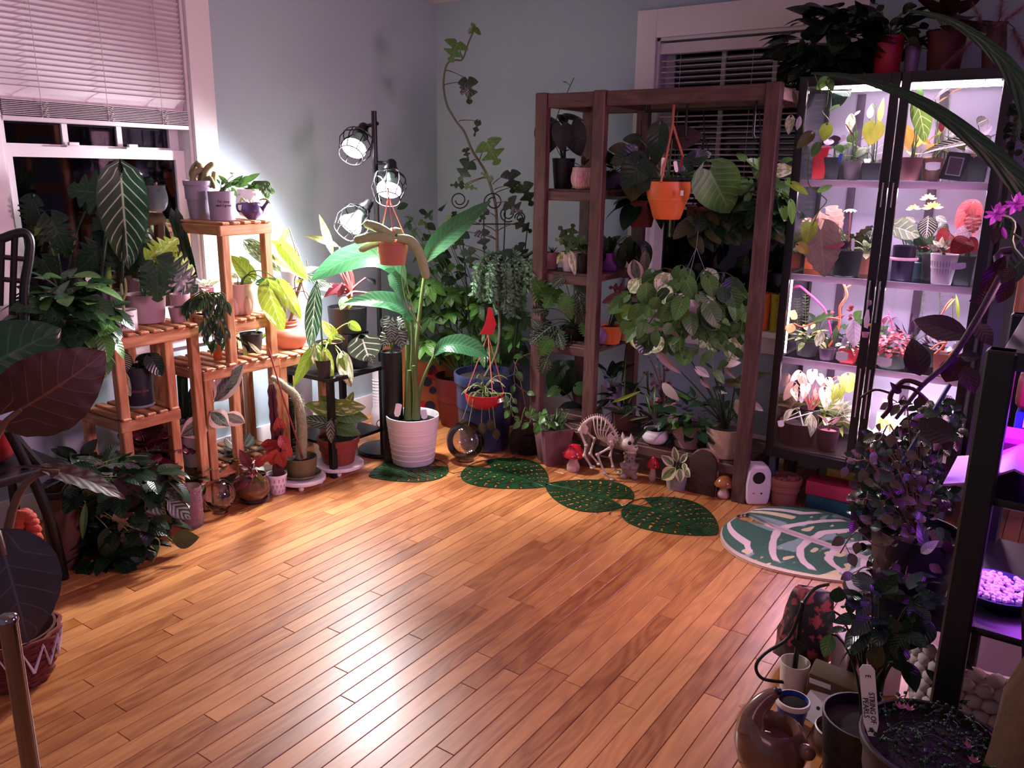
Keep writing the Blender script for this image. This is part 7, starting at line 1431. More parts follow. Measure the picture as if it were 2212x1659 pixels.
for (u0, v0, u1, v1) in ((2130, 70, 2090, -20), (2160, 40, 2170, -40), (2170, 90, 2130, 170), (2190, 60, 2215, 120), (2150, 60, 2240, -10), (2110, 80, 2040, 140)):
    P0, P1 = Q(u0, v0, B, .06), Q(u1, v1, B, .12); st.arc(O, P0, .002, .3); ax_ = P1-P0; pl = MB()
    for k in range(420):
        t_ = g.random(); q = P0+ax_*t_; d = V((g.uniform(-1, 1), g.uniform(-1, 1), g.uniform(-1, 1))).normalized()*.055*(1-.6*t_)*g.uniform(.5, 1)+ax_*.12+V((0, 0, -.012)); sd = d.cross(ax_).normalized()*.0007; n = len(pl.v); pl.v += [q-sd, q+sd, q+d]; pl.face(n, n+1, n+2)
    me = bpy.data.meshes.new('plume'); me.from_pydata([tuple(x) for x in pl.v], [], pl.f); me.materials.append(m_pl); link('plume', me, r)
st.done()
# ================================================================ RIGHT SIDE: SECOND SHELF, RACK, CLUTTER
# a second wooden frame beyond the cabinet
s2 = thing('shelf_unit', 'second wooden shelf frame half out of sight on the right of the cabinet', 'shelf', (.10, 3.6, 0))
for x in (-.17, .38):
    for y in (3.42, 3.80): beam_obj('post', (x, y, 0), (x, y, 1.70), .04, .05, m_cedar, s2, up=(1, 0, 0))
for y in (3.42, 3.80):
    for z in (1.66, 1.20, .80, .42): beam_obj('rail', (-.145, y, z), (.355, y, z), .022, .055, m_cedar, s2)
for z in (1.235, .835, .455):
    for k in range(6): beam_obj('slat', (-.19, 3.44+.068*k, z-.006), (.40, 3.44+.068*k, z-.006), .056, .012, m_cedar, s2)
for x in (-.17, .38): beam_obj('side_rail', (x, 3.446, 1.66), (x, 3.774, 1.66), .02, .05, m_cedar, s2)
m_paper = M('white_paper', 'd8c4cc', .7, var=.08)
t = thing('paper_print', 'white sheet printed with small black sketches behind the cabinet side', 'paper', (-.06, 3.86, 1.35)); MB().box((-.05, YB-.004, 1.42), (.36, .003, .62)).build('sheet', m_paper, t); g = random.Random(3)
for k in range(9): c = V((-.19+.09*(k % 3)+g.uniform(-.01, .01), YB-.0075, 1.22+.17*(k//3))); MB().tube([c+V((math.cos(i*.9)*.02*(1-i*.05), 0, math.sin(i*.9)*.025*(1-i*.05))) for i in range(14)], .0012, 4).build('sketch', m_ink, t)
t.location = (-.05, YB, 1.42); WM[t.name] = Matrix.Translation(t.location)
for o in t.children: o.matrix_parent_inverse = WM[t.name].inverted()
small_plant('string_of_hearts', 'dark string of small leaves hanging at the top of the second frame', V((-.12, 3.47, 1.236)), (2186, 2224, 330), P['deepred'], .8, 'plain', 'round', G['deep'], 12, .05, .03, seed=3, extra=lambda r, st, B, O: [vine(r, st, [O, Q(2200, 300, B, .05), Q(2205+k*4, 262-k*18, B, .06)], .0018, .03, 'round', G['deep'], .02, 1, k) for k in range(4)])
small_plant('pansy', 'red and green dotted pot of leafy flowers beside the cabinet side', V((-.16, 3.47, .836)), (2125, 2165, 560), M('dotted_green', '3a6a58', .5, var=.5, scale=60), .8, 'plain', 'trifol', G['olive'], 14, .06, .05, seed=5)
B = V((-.08, 3.46, .456)); t = thing('glass_bowl', 'frosted glass bowl on the second wooden frame', 'bowl', B); MB().lathe([(0, 0), (.04, 0), (.075, .05), (.07, .11), (.05, .13), (.048, .13), (.066, .1), (.07, .05), (.038, .008), (0, .008)], B, 28).build('bowl', M('frosted_glass', 'c8b8c8', .35, trans=.6), t, smooth=60)
# ---- black metal rack with purple tube light
rk = thing('metal_rack', 'dark metal rack at the right edge lit purple from inside', 'rack', (.15, 1.68, 0))
X0, X1, Y0, Y1, ZR = -.112, .42, 1.505, 1.95, 1.118
for x in (X0, X1):
    for y in (Y0, Y1): beam_obj('post', (x+.02, y+.02, 0), (x+.02, y+.02, ZR), .045, .045, m_black, rk, up=(1, 0, 0), bevel=.004)
for y in (Y0+.02, Y1+.02): beam_obj('top_rail', (X0, y, ZR-.015), (X1+.04, y, ZR-.015), .035, .03, m_black, rk)
for z in (ZR-.008, .86, .62): MB().box(((X0+X1)/2+.02, (Y0+Y1)/2+.02, z), (X1-X0, Y1-Y0, .014)).build('shelf', m_black, rk, bevel=.002)
MB().tube([(X0+.10, Y0-.01, 1.0), (X0+.115, Y0-.03, .70), (X0+.17, Y0-.04, .35)], .006, 8).build('rod', m_black, rk)
m_tube = M('purple_tube', '8a30ff', .4, emit=10); MB().tube([(X0+.10, Y0+.22, ZR-.045), (X1-.06, Y0+.22, ZR-.045)], .012, 12).build('light_tube', m_tube, rk, smooth=60)
def on_rack(u, z, y): return ony(u, z, y)
B = ony(2192, .868, 1.80); t = thing('storage_bin', 'blue plastic bin with a paper label inside the purple-lit rack', 'bin', B); MB().box(B+V((.07, .04, .045)), (.16, .10, .09)).build('bin', M('bin_blue', '2a3cc8', .4), t, bevel=.008); MB().box(B+V((.04, -.013, .085)), (.07, .003, .05)).build('label', m_tagw, t); MB().box(B+V((.07, .04, .13)), (.17, .12, .075)).build('red_bundle', P['deepred'], t, bevel=.02, seg=3)
B = ony(2150, .868, 1.74); t = thing('magenta_cloth', 'folded magenta cloth glowing in the purple-lit rack', 'cloth', B); MB().box(B+V((.02, 0, .03)), (.07, .1, .06)).build('cloth', M('cloth_magenta', 'a02a7c', .9), t, bevel=.02, seg=3)
B = ony(2190, .868, 1.62); t = thing('paper_sheet', 'curled translucent sheet across the purple-lit rack shelf', 'sheet', B); MB().prism([(-.10, 0), (-.06, .012), (0, .05), (.06, .03), (.14, 0), (.14, .004), (.06, .034), (0, .054), (-.06, .016), (-.10, .004)], -.09, .09, Matrix.Translation(B) @ Matrix.Rotation(PI/2, 4, 'X')).build('sheet', M('film', 'b070c8', .35), t, smooth=60)
B = ony(2150, .628, 1.66); t = thing('seed_tray', 'dish of violet-lit white pebbles on the lower rack shelf', 'dish', B); MB().lathe([(0, 0), (.05, 0), (.075, .025), (.071, .025), (.047, .005), (0, .005)], B, 30).build('dish', P['navy'], t); g = random.Random(3); mb = MB()
for k in range(260): a, rr = g.random()*6.28, 0.062*g.random()**.5; mb.sph(B+V((rr*math.cos(a), rr*math.sin(a), .022+.006*g.random())), g.uniform(.003, .006), 6)
stuff(mb.build('pebbles', P['white'], t))
light('rack_purple_low_light', 'AREA', (.02, 1.68, .84), 2.2, (.5, .08, 1.0), (-.02, 1.66, .5), shape='RECTANGLE', size=.3, size_y=.05)
small_plant('christmas_cactus', 'magenta flowering cactus on top of the rack at the right edge', V((.10, 1.62, 1.119)), (2190, 2240, 700), P['white'], .8, 'plain', 'oval', G['plum'], 6, .06, .04, seed=6, extra=lambda r, st, B, O: ([Lf(r, 'petal', G['magenta'], Q(u, v, B, .02), Q(u+26*math.cos(a), v+24*math.sin(a), B, .02+.02*math.sin(a*2)), 1.5, None, 0, 'petal') for u, v in ((2152, 462), (2195, 440)) for a in [k*.63 for k in range(10)]], [vine(r, st, [O, Q(2210, 560, B), Q(2190, 480, B), Q(2155, 465, B, .02)], .003, .035, 'broad', G['plum'], .03, 1, 3)], Lf(r, 'petal', G['magenta'], Q(2166, 490, B, .02), Q(2172, 522, B, .03), .9, None, 0, 'petal')))
# purple-leaved plant leaning left from the rack top
r, st = plant('rubber_plant', 'plum-black rubber plant reaching left in front of the cabinet from the rack', V((.20, 1.80, 1.119)), stem='purple'); B = V((.20, 1.80, 1.119)); pot(r, B, .09, .14, P['black']); O = B+V((0, 0, .12))
pp = smooth_path([O, Q(2195, 540, B, .0), Q(2160, 600, B, .05), Q(2110, 690, B, .1), Q(2050, 780, B, .12), Q(1990, 835, B, .14), Q(1935, 905, B, .15)], 5); k = len(pp); MB().tube(pp, [.009*(1-.6*i/k) for i in range(k)], 8).build('branch', S['purple'], r, smooth=60)
MB().tube(smooth_path([Q(1992, 832, B, .14), Q(1955, 822, B, .15), Q(1925, 850, B, .15), Q(1922, 880, B, .15), Q(1905, 902, B, .15)], 4), .005, 7).tube(smooth_path([Q(1925, 850, B, .15), Q(1890, 842, B, .15), Q(1860, 858, B, .15)], 4), .0025, 6).tube(smooth_path([Q(1935, 835, B, .15), Q(1972, 840, B, .15), Q(2004, 866, B, .15)], 4), .004, 6).build('red_runner', M('runner_red', '3c1018', .45), r, smooth=60)
hand(r, B, st, O, [(2094, 728, 1964, 684, .62, .10, 'broad', G['purple']), (1988, 812, 1972, 732, .92, .14), (2172, 552, 2112, 646, .62, .05, 'oval'), (2150, 640, 2098, 650, .8, .04), (2062, 948, 1976, 908, .95, .15), (2075, 770, 2040, 835, 1.0, .1), (2120, 770, 2060, 770, .8, .08, 'oval', G['purple']), (2085, 790, 2105, 850, 1.0, .1), (2190, 600, 2150, 660, .7, .0), (2110, 700, 2140, 740, .8, .05, None, G['purple']), (1945, 850, 1930, 835, .5, .15, 'oval'), (1940, 868, 1965, 872, .5, .15, 'oval'), (2200, 520, 2175, 470, .8, 0, 'oval', G['slate'])], 'broad', G['plum'], .003, .1, upw=.2, jit=.15, stem=False)
Lf(r, 'oval', G['slate'], Q(2196, 610, B, .04), Q(2204, 520, B, .04), .8); st.done()
# dense small-leaved shrub in front of the cabinet corner
B = V((-.235, 2.02, 0)); t = thing('plant_stool', 'black stool under the dense small-leaved shrub by the rack', 'stool', B); MB().lathe([(0, .40), (.14, .40), (.145, .41), (.14, .425), (0, .425)], B, 28).build('top', m_black, t)
for k in range(3): a = 2*PI*k/3+.4; MB().tube([B+V((.11*math.cos(a), .11*math.sin(a), .40)), B+V((.16*math.cos(a), .16*math.sin(a), 0))], .011, 8).build('leg', m_black, t)
r, st = plant('small_leaved_shrub', 'dense dark shrub of tiny leaves tumbling in front of the cabinet corner', B+V((0, 0, .426)), stem='brown'); Bp = B+V((0, 0, .426)); pot(r, Bp, .10, .16, P['black']); O = Bp+V((0, 0, .14)); g = random.Random(19)
cl = (((1935, 990), 95, 75), ((2020, 920), 60, 60), ((1900, 1090), 60, 80), ((1960, 1170), 90, 90), ((1930, 1270), 80, 55), ((2000, 1060), 60, 60))
cnt = 0
for (cu, cv), ru, rv in cl:
    for k in range(46):
        a, e = g.random()*6.28, g.random()**.5; u, v = cu+ru*e*math.cos(a), cv+rv*e*math.sin(a); d = g.uniform(-.10, .14); P0 = Q(u, v, B, d); dr = V((g.uniform(-1, 1), g.uniform(-1, .3), g.uniform(-.7, .6))).normalized(); Lf(r, 'broad', (G['olive'], G['dark'], G['plum'])[k % 3], P0, P0+dr*g.uniform(.022, .036), .95, sgn_n(P0, upw=.6)+V((g.uniform(-.6, .6), 0, 0)))
        if k % 5 == 0: st.arc(O, P0, .0014, .25, 5)
for pts in (((1890, 1010), (1850, 995), (1818, 985)), ((1900, 1180), (1850, 1150), (1815, 1195)), ((1920, 1230), (1868, 1225), (1850, 1240)), ((1930, 930), (1900, 950), (1870, 960)), ((1960, 880), (1940, 870), (1925, 862))): vine(r, st, [O]+[Q(u, v, B, .12) for u, v in pts], .0016, .030, 'broad', G['olive'], .022, 1.0, len(pts), skip=.35)
ms = []
for k in range(1100): 
    (cu, cv), ru, rv = cl[k % 6]; a, e = g.random()*6.28, g.random()**.5; P0 = Q(cu+ru*.9*e*math.cos(a), cv+rv*.9*e*math.sin(a), B, g.uniform(-.16, .02)); dr = V((g.uniform(-1, 1), g.uniform(-1, .3), g.uniform(-.7, .6))).normalized(); ms.append(leaf_mtx(P0, P0+dr*.028, .95, V((g.uniform(-1, 1), -1, .5))))
joined(r, 'broad', G['deep'], ms); MB().tube([Q(1948, 1000, B, .1), Q(2052, 830, B, .1)], .0045, 7).build('stake', P['navy'], r)
hand(r, B, st, O, [(2000, 1190, 1985, 1125, .7, .12, 'oval', G['slate']), (1990, 1195, 2020, 1170, .8, .13, 'oval', G['grey'])], 'oval', G['slate'], .002, .1); st.done()
# hoya over the bag
B = base(1905, 1560, 0, .0); B = V((-.26, 1.80, 0)); r, st = plant('hoya', 'blue-green trailing hoya hanging over the dark bag at the lower right', B, stem='dark'); pot(r, B, .09, .20, P['black']); O = B+V((0, 0, .18))
hand(r, B, st, O, [(1812, 1268, 1805, 1310, .9, .1), (1800, 1320, 1785, 1350, .9, .1), (1795, 1370, 1780, 1420, .9, .12, None, G['green']), (1868, 1330, 1850, 1410, .8, .12), (1905, 1395, 1875, 1450, .8, .12), (1930, 1430, 1980, 1450, .8, .12), (1900, 1290, 1930, 1250, .9, .05), (1960, 1310, 2010, 1290, .9, .05), (1880, 1300, 1850, 1330, .9, .08), (1925, 1330, 1935, 1440, .9, .1), (1975, 1330, 1960, 1420, .9, .1), (1840, 1290, 1835, 1330, .9, .1), (1990, 1280, 2030, 1320, .9, .05), (1880, 1260, 1905, 1290, .8, .05), (1950, 1370, 1925, 1420, .9, .12), (2010, 1340, 1990, 1400, .9, .08), (1910, 1350, 1890, 1400, .9, .1), (1860, 1310, 1830, 1300, .8, .1)], 'broad', G['deep'], .003, .35)
bushy(r, Q(1935, 1340, B, .05), (.12, .10, .12), 45, .06, 'broad', G['deep'], .9, 5); st.done()
# black floral bag with a long cord
B = base(1725, 1460, 0, .06); t = thing('shoulder_bag', 'black and red flowered shoulder bag slumped on the floor with its strap loose', 'bag', B)
fm = face_cam(B); mb = MB(); n = 18
prof = [(0, .0, .06), (.04, .07, .075), (.10, .07, .07), (.17, .055, .055), (.22, .05, .03), (.245, .045, .012)]
b0 = []
for z, w, d in prof:
    b0.append(len(mb.v))
    for k in range(n): a = 2*PI*k/n; c, s_ = math.cos(a), math.sin(a); mb.v.append(fm @ V((w*c*(1.1 if z else 1.0)+.03*z*2 + .008*math.sin(k*2+z*30), z+.004*math.sin(k*3), d*s_)))
for i in range(len(prof)-1):
    for k in range(n): mb.face(b0[i]+k, b0[i]+(k+1) % n, b0[i+1]+(k+1) % n, b0[i+1]+k)
mb.face(*[b0[-1]+k for k in range(n)])
N = NT('bag_floral'); nz = N.noise(26, None, 3); N.lk(N.mix(N.sstep(nz, .52, .58), srgb('16101a'), srgb('8a3a3c')), N.b.inputs['Base Color']); N.b.inputs['Roughness'].default_value = .45
mb.build('body', N.m, t, smooth=70)
cord = [Q(1790, 1262, B, .05), Q(1760, 1272, B, .07), Q(1735, 1305, B, .1), Q(1705, 1375, B, .12), Q(1652, 1412, B, .15), Q(1633, 1440, B, .17), Q(1648, 1466, B, .17), Q(1700, 1474, B, .15)]
MB().tube(smooth_path(cord, 5), .0048, 8).build('strap', m_black, t, smooth=60); MB().tube(smooth_path([Q(1735, 1300, B, .1), Q(1728, 1350, B, .1), Q(1722, 1400, B, .1), Q(1716, 1450, B, .1)], 4), .007, 8).build('strap', m_black, t, smooth=60); MB().box(Q(1722, 1392, B, .12), (.035, .004, .02), Matrix.Rotation(.6, 3, 'Y')).build('strap_end', m_black, t)
# papers, boxes, cups
def sit(u, v, r=0): return base(u, v, 0, r)
B = sit(1862, 1500, .04); t = thing('plastic_box', 'clear white plastic box of bottles behind the plant label', 'box', B); fm = face_cam(B) @ Matrix.Rotation(.5, 4, 'Y'); MB().box((0, .075, 0), (.16, .15, .10)).build('box_body', M('milky_plastic', 'd8c4d0', .4, trans=.25), t, bevel=.012, seg=3).matrix_basis = fm; MB().lathe([(0, 0), (.026, 0), (.026, .03), (.022, .034), (0, .034)], (0, 0, 0), 20).build('cap', P['lavender'], t).matrix_basis = fm @ Matrix.Translation((-.02, .15, 0)) @ Matrix.Rotation(-PI/2, 4, 'X'); MB().box((-.03, .05, .052), (.05, .03, .002)).build('label', P['lavender'], t).matrix_basis = fm
B = sit(1800, 1545, .04); t = thing('paper_bag', 'olive paper bag with a printed white label on the floor', 'bag', B); fm = face_cam(B) @ Matrix.Rotation(-.2, 4, 'Y') @ Matrix.Rotation(.3, 4, 'X'); MB().prism([(-.075, 0), (.085, 0), (.07, .12), (-.06, .13)], -.03, .03, fm).build('bag_body', M('olive_paper', '5a4c34', .7), t, bevel=.008); MB().box((-.03, .105, .031), (.055, .018, .001)).build('label', m_tagw, t).matrix_basis = fm
B = sit(1752, 1560, .0); t = thing('care_card', 'white folded card with small dark print lying near the blue cup', 'card', B); fm = face_cam(B) @ Matrix.Rotation(-.35, 4, 'Y') @ Matrix.Rotation(-.75, 4, 'X') @ Matrix.Rotation(-.25, 4, 'Z'); MB().prism([(-.045, 0), (.055, 0), (.05, .085), (-.05, .09)], 0, .0012, fm).build('card', m_tagw, t); 
for x, y in ((0, .068), (-.006, .040)): MB().lathe([(0, .0018), (.005, .0016), (.005, .001)], (0, 0, 0), 12).build('print', m_ink, t).matrix_basis = fm @ Matrix.Translation((x, y, 0))
B = sit(1710, 1500, .03); t = thing('cream_cup', 'cream tumbler standing behind the white card', 'cup', B); MB().lathe([(0, 0), (.034, 0), (.040, .085), (.037, .085), (.031, .006), (0, .006)], B, 28).build('cup', P['cream'], t)
B = sit(1705, 1588, .045); t = thing('blue_cup', 'small bright blue cup with dirt inside beside the brown ceramic planter', 'cup', B); B2 = B; pot(t, B2, .042, .075, M('cup_blue', '2c4c9a', .35), .030, 'plain'); MB().lathe([(.0425, .062), (.0435, .072), (.042, .076), (.038, .0765)], B2, 28).build('cream_rim', P['cream'], t)
# brown animal-shaped ceramic planter
B = V((-.445, 1.745, 0)); t = thing('animal_planter', 'brown glazed animal-shaped planter with an open back at the bottom edge', 'planter', B); m_gl = M('brown_glaze', '6c4a3e', .22, var=.2, scale=6, coat=.6)
fm = face_cam(B) @ Matrix.Rotation(.1, 4, 'Y'); mb = MB(); n = 26
rows = [(0, .045, .05), (.02, .072, .072), (.06, .085, .082), (.10, .082, .075), (.125, .070, .062), (.132, .060, .052), (.12, .052, .044), (.09, .05, .042), (.085, .001, .001)]
b0 = []
for z, w, d in rows:
    b0.append(len(mb.v))
    for k in range(n): a = 2*PI*k/n; mb.v.append(fm @ V((w*math.cos(a), z+.035*max(0, -math.cos(a))**2*(z/.13), d*math.sin(a))))
for i in range(len(rows)-1):
    for k in range(n): mb.face(b0[i]+k, b0[i]+(k+1) % n, b0[i+1]+(k+1) % n, b0[i+1]+k)
mb.build('body', m_gl, t, smooth=70); tl = smooth_path([fm @ V(p) for p in ((-.05, .11, .02), (-.045, .15, .0), (-.02, .185, -.015), (.005, .205, -.02))], 4); MB().tube(tl, [.035*(1-.75*i/len(tl)) for i in range(len(tl))], 12).build('head', m_gl, t, smooth=70); MB().sph(fm @ V((.004, .206, -.02)), (.012, .012, .010), 12).build('nose', m_black, t, smooth=60)
MB().sph(fm @ V((.075, .10, .04)), (.022, .018, .02), 12).build('paw', m_gl, t, smooth=60); MB().sph(fm @ V((.01, .022, .08)), (.020, .014, .008), 14).build('eye_patch', P['cream'], t, smooth=60); MB().sph(fm @ V((.012, .022, .087)), (.009, .009, .004), 12).build('eye', m_black, t, smooth=60)
B = sit(1800, 1640, .04); t = thing('brown_bowl', 'small dark brown bowl with a pale rim beside the animal planter', 'bowl', B); pot(t, B, .052, .06, P['brown'], .034, 'round'); MB().lathe([(.050, .056), (.053, .061), (.050, .064)], B, 26).build('pale_rim', P['cream'], t)
B = sit(1858, 1668, .03); t = thing('white_packaging', 'white moulded plastic pack with a dark oval window at the bottom edge', 'packaging', B); fm = face_cam(B) @ Matrix.Rotation(-.3, 4, 'Y') @ Matrix.Rotation(-.5, 4, 'X'); MB().box((0, .05, 0), (.12, .11, .03)).build('pack', P['white'], t, bevel=.010, seg=3).matrix_basis = fm; MB().sph((-.01, .055, .014), (.035, .022, .004), 18).build('window', P['navy'], t, smooth=60).matrix_basis = fm
B = sit(1640, 1545, 0); t = thing('plastic_scrap', 'scrap of crumpled clear film on the floor boards left of the brown planter', 'wrapper', B); mb = MB(); g = random.Random(8); m0 = [[B+V((-.05+.02*i+g.uniform(-.004, .004), -.02+.012*j, .004+g.uniform(0, .012))) for j in range(4)] for i in range(6)]
for i in range(5):
    for j in range(3): mb.raw([m0[i][j], m0[i+1][j], m0[i+1][j+1], m0[i][j+1]], [(0, 1, 2, 3)])
mb.build('film', m_glass, t, smooth=0)
# near pot with the name tag
B = V((-.085, 1.38, 0)); tq = thing('plant_stool', 'dark stool carrying the pot with the lettered tag', 'stool', B); MB().lathe([(0, .30), (.13, .30), (.135, .31), (.13, .325), (0, .325)], B, 28).build('top', m_black, tq)
for k in range(3): a = 2*PI*k/3; MB().tube([B+V((.10*math.cos(a), 0.10*math.sin(a), .30)), B+V((.13*math.cos(a), .13*math.sin(a), 0))], .011, 8).build('leg', m_black, tq)
r, st = plant('string_of_pearls', 'string of pearls in a dim brown pot marked with an upright lettered tag', B+V((0, 0, .326)), stem='dark'); Bp = B+V((0, 0, .326)); pot(r, Bp, .118, .15, M('pot_dim', '2a1a14', .6), .09, 'lip'); O = Bp+V((0, 0, .135)); g = random.Random(12); mb = MB(); mf = MB()
for k in range(90):
    a, rr = g.random()*6.28, .10*g.random()**.5; q = O+V((rr*math.cos(a), rr*math.sin(a), .004)); e = q+V((g.uniform(-.05, .05), g.uniform(-.05, .05), g.uniform(-.005, .03))); st.add(smooth_path([q, (q+e)/2+V((0, 0, .015)), e], 3), .0008, 4)
    for i in range(4): f = g.random(); mb.sph(q+(e-q)*f+V((0, 0, .01)), .0034, 6)
stuff(mb.build('pearls', G['dark'], r, smooth=60))
for k in range(5): q = O+V((g.uniform(-.07, .09), g.uniform(-.06, .06), .02)); [Lf(r, 'petal', G['pink'], q, q+V((math.cos(i)*.012, math.sin(i)*.012, .006)), 1.2, V((0, 0, 1)), 0, 'flower') for i in range(6)]
T0, T1 = Q(1884, 1590, B, .05), Q(1872, 1436, B, .07); tg = plant_tag(r, T0, T1, .0235, 'name_tag'); tm = leaf_mtx(T0, T1, 1.0, sgn_n(T0)); L = (T1-T0).length; tm2 = Matrix.Translation(tm.to_translation()) @ tm.to_3x3().normalized().to_4x4()
me = text_mesh('STRING OF\nPEARLS', .0125, m_ink, space=.8); link('lettering', me, tg, tm2 @ Matrix.Translation((0, L*.42, .004)) @ Matrix.Rotation(-PI/2, 4, 'Z')); me = text_mesh('E', .012, m_ink); link('lettering', me, tg, tm2 @ Matrix.Translation((-.003, L*.86, .004)) @ Matrix.Rotation(-PI/2, 4, 'Z')); st.done()
# woven basket and sack beyond the post
B = V((-.045, 2.10, 0)); t = thing('woven_basket', 'thick white woven basket behind the rack post', 'basket', B); mb = MB(); g = random.Random(3)
for row in range(9):
    rr = .14+.005*row
    for k in range(30): a = 2*PI*(k+.5*(row % 2))/30; mb.sph(B+V((math.cos(a)*rr, math.sin(a)*rr, .03+.036*row)), 1, 8, Matrix.Rotation(a, 3, 'Z') @ Matrix.Rotation(.5, 3, 'X') @ Matrix.Diagonal((.012, .021, .017)))
stuff(mb.build('weave', M('cotton_white', 'b8a8a8', .9, var=.15), t, smooth=60)); MB().lathe([(0, .0), (.135, .0), (.165, .32), (.155, .32), (.13, .02), (0, .02)], B, 28).build('liner', P['cream'], t)
B = V((.165, 1.40, 0)); t = thing('burlap_sack', 'brown burlap sack slumped at the lower right edge', 'sack', B); mb = MB(); n = 24; rows = [(0, .15), (.06, .19), (.2, .20), (.4, .19), (.6, .165), (.74, .12), (.82, .07), (.84, .02)]; b0 = []
for z, w in rows:
    b0.append(len(mb.v))
    for k in range(n): a = 2*PI*k/n; mb.v.append(B+V(((w+.012*math.sin(k*1.7+z*9))*math.cos(a), (w*.8+.01*math.sin(k*2.3+z*7))*math.sin(a), z)))
for i in range(len(rows)-1):
    for k in range(n): mb.face(b0[i]+k, b0[i]+(k+1) % n, b0[i+1]+(k+1) % n, b0[i+1]+k)
mb.build('sack', M('burlap', '4c3018', .95, var=.35, scale=24, bump=.8), t, smooth=80)
# long arching strap leaves from out of the frame
B = V((.55, 2.1, 0)); r, st = plant('palm_lily', 'long dark strap leaves arching in from the right across the cabinet', B, stem='brown'); pot(r, B, .14, .28, P['black']); MB().tube([B+V((0, 0, .25)), B+V((.02, 0, .8)), B+V((0, .02, 1.15))], .025, 10).build('trunk', S['wood'], r, smooth=60)
def strap(pts, ws, d0, d1, mat):
    p = smooth_path([Q(u, v, V((-.06, 1.9, 0)), d0+(d1-d0)*i/(len(pts)-1)) for i, (u, v) in enumerate(pts)], 6); mb = MB(); uvs = []; k = len(p); wi = [ws[0]+(ws[-1]-ws[0])*i/(k-1) for i in range(k)] if len(ws) == 2 else ws
    for i in range(k):
        t_ = (p[min(i+1, k-1)]-p[max(i-1, 0)]).normalized(); nn = (CAM-p[i]).normalized(); sd = t_.cross(nn).normalized()
        for j, s_ in enumerate((-1, -.5, 0, .5, 1)): mb.v.append(p[i]+sd*(s_*wi[i])+nn*(.25*wi[i]*abs(s_))); uvs.append((.5+.5*s_, i/k))
    for i in range(k-1):
        for j in range(4): mb.face(i*5+j, i*5+j+1, i*5+j+6, i*5+j+5)
    me = bpy.data.meshes.new('leaf'); me.from_pydata([tuple(x) for x in mb.v], [], mb.f); me.materials.append(mat); ul = me.uv_layers.new(name='UVMap')
    for lp in me.loops: ul.data[lp.index].uv = uvs[lp.vertex_index]
    me.shade_smooth(); link('leaf', me, r)
strap([(1752, 158), (1830, 165), (1920, 190), (2020, 238), (2110, 305), (2180, 370), (2240, 440), (2300, 560)], (.002, .027), 0, 0, G['deep'])
strap([(1960, 22), (2040, 40), (2110, 80), (2165, 130), (2205, 190), (2240, 280), (2270, 400)], (.002, .024), .1, .05, G['deep']); st.done()
# ================================================================ LEFT FOREGROUND
B = fl(38, 1462); B = V((B.x, B.y, 0)); r, st = plant('elephant_ear', 'dark elephant ear with huge brown-backed leaves in a banded wicker basket at the left edge', B, stem='brown')
bk = MB(); g = random.Random(5)
for row in range(12):
    z = .010+.012*row; rr = .085+.003*row; bk.tube([B+V((math.cos(a)*(rr+.004*math.cos(a*12+PI*row)), math.sin(a)*(rr+.004*math.cos(a*12+PI*row)), z)) for a in [2*PI*k/48 for k in range(48)]], .007, 6, closed=True)
stuff(bk.build('wicker', M('wicker_red', '6a2c22', .8, var=.3, scale=30), r, smooth=60)); MB().lathe([(0, 0), (.08, 0), (.112, .15), (.105, .15), (.075, .02), (0, .02)], B, 28).build('liner', P['brown'], r)
zz = []
for k in range(29): a = 2*PI*k/28; zz.append(B+V((math.cos(a)*(.108+.014*(k % 2)), math.sin(a)*(.108+.014*(k % 2)), .055+.075*(k % 2))))
stuff(MB().tube(zz, .0045, 6).build('white_band', P['white'], r)); O = B+V((0, 0, .14))
Bq = B
def es(u0, v0, u1, v1, w, d, mat, nn, curve=True):
    P0, P1 = Q(u0, v0, Bq, d), Q(u1, v1, Bq, d+.05); Lf(r, 'elephant', mat, P0, P1, w, nn); p = bez(O, O+V((0, 0, .3)), P0+(P0-P1)*.6, P0, 10); MB().tube(p, [.016-.0009*i for i in range(11)], 8).build('petiole', S['brown'], r, smooth=60)
nc = sgn_n(B, upw=0)
es(45, 884, 236, 775, 1.0, .05, G['brown'], nc+V((.1, 0, -.1))); es(-50, 800, 128, 712, .95, .0, G['deep'], nc+V((0, 0, .2))); es(10, 1200, 72, 1408, .95, .25, G['slate'], nc+V((.3, 0, .6)))
es(128, 1020, 284, 1056, .42, .05, G['brown'], nc*.5+V((0, 0, 1))); Lf(r, 'lance', G['brown'], Q(128, 1020, B, .05), Q(24, 990, B, .02), .5, V((0, 0, 1))+nc*.4); st.done()
# black metal chair by the window
B = V((-2.75, 1.16, 0)); t = thing('metal_chair', 'black metal chair with a curved slatted back at the left edge', 'chair', B)
def cq(u, v, d=0): return Q(u, v, V((-2.75, 1.10, 0)), d)
MB().tube(smooth_path([cq(-40, 520), cq(0, 516), (cq(30, 506)), cq(52, 503), cq(64, 520), cq(62, 560), cq(52, 640), cq(60, 800), cq(75, 900)], 5), .014, 9).build('back_frame', m_black, t, smooth=60)
for a, b in (((4, 516), (0, 660)), ((32, 510), (26, 680))): MB().tube([cq(*a), cq(*b)], .010, 8).build('slat', m_black, t)
for v in (556, 604): MB().tube([cq(-30, v-4), cq(56, v+4)], .008, 8).build('rail', m_black, t)
MB().box((-2.86, 1.10, .42), (.36, .36, .03)).build('seat', m_black, t, bevel=.008)
for pts in (((20, 930), (60, 1010), (110, 1130), (138, 1250)), ): MB().tube(smooth_path([cq(*p) for p in pts[:-1]]+[fl(138, 1250)+V((0, 0, .0))], 4), .017, 9).build('leg', m_black, t, smooth=60)
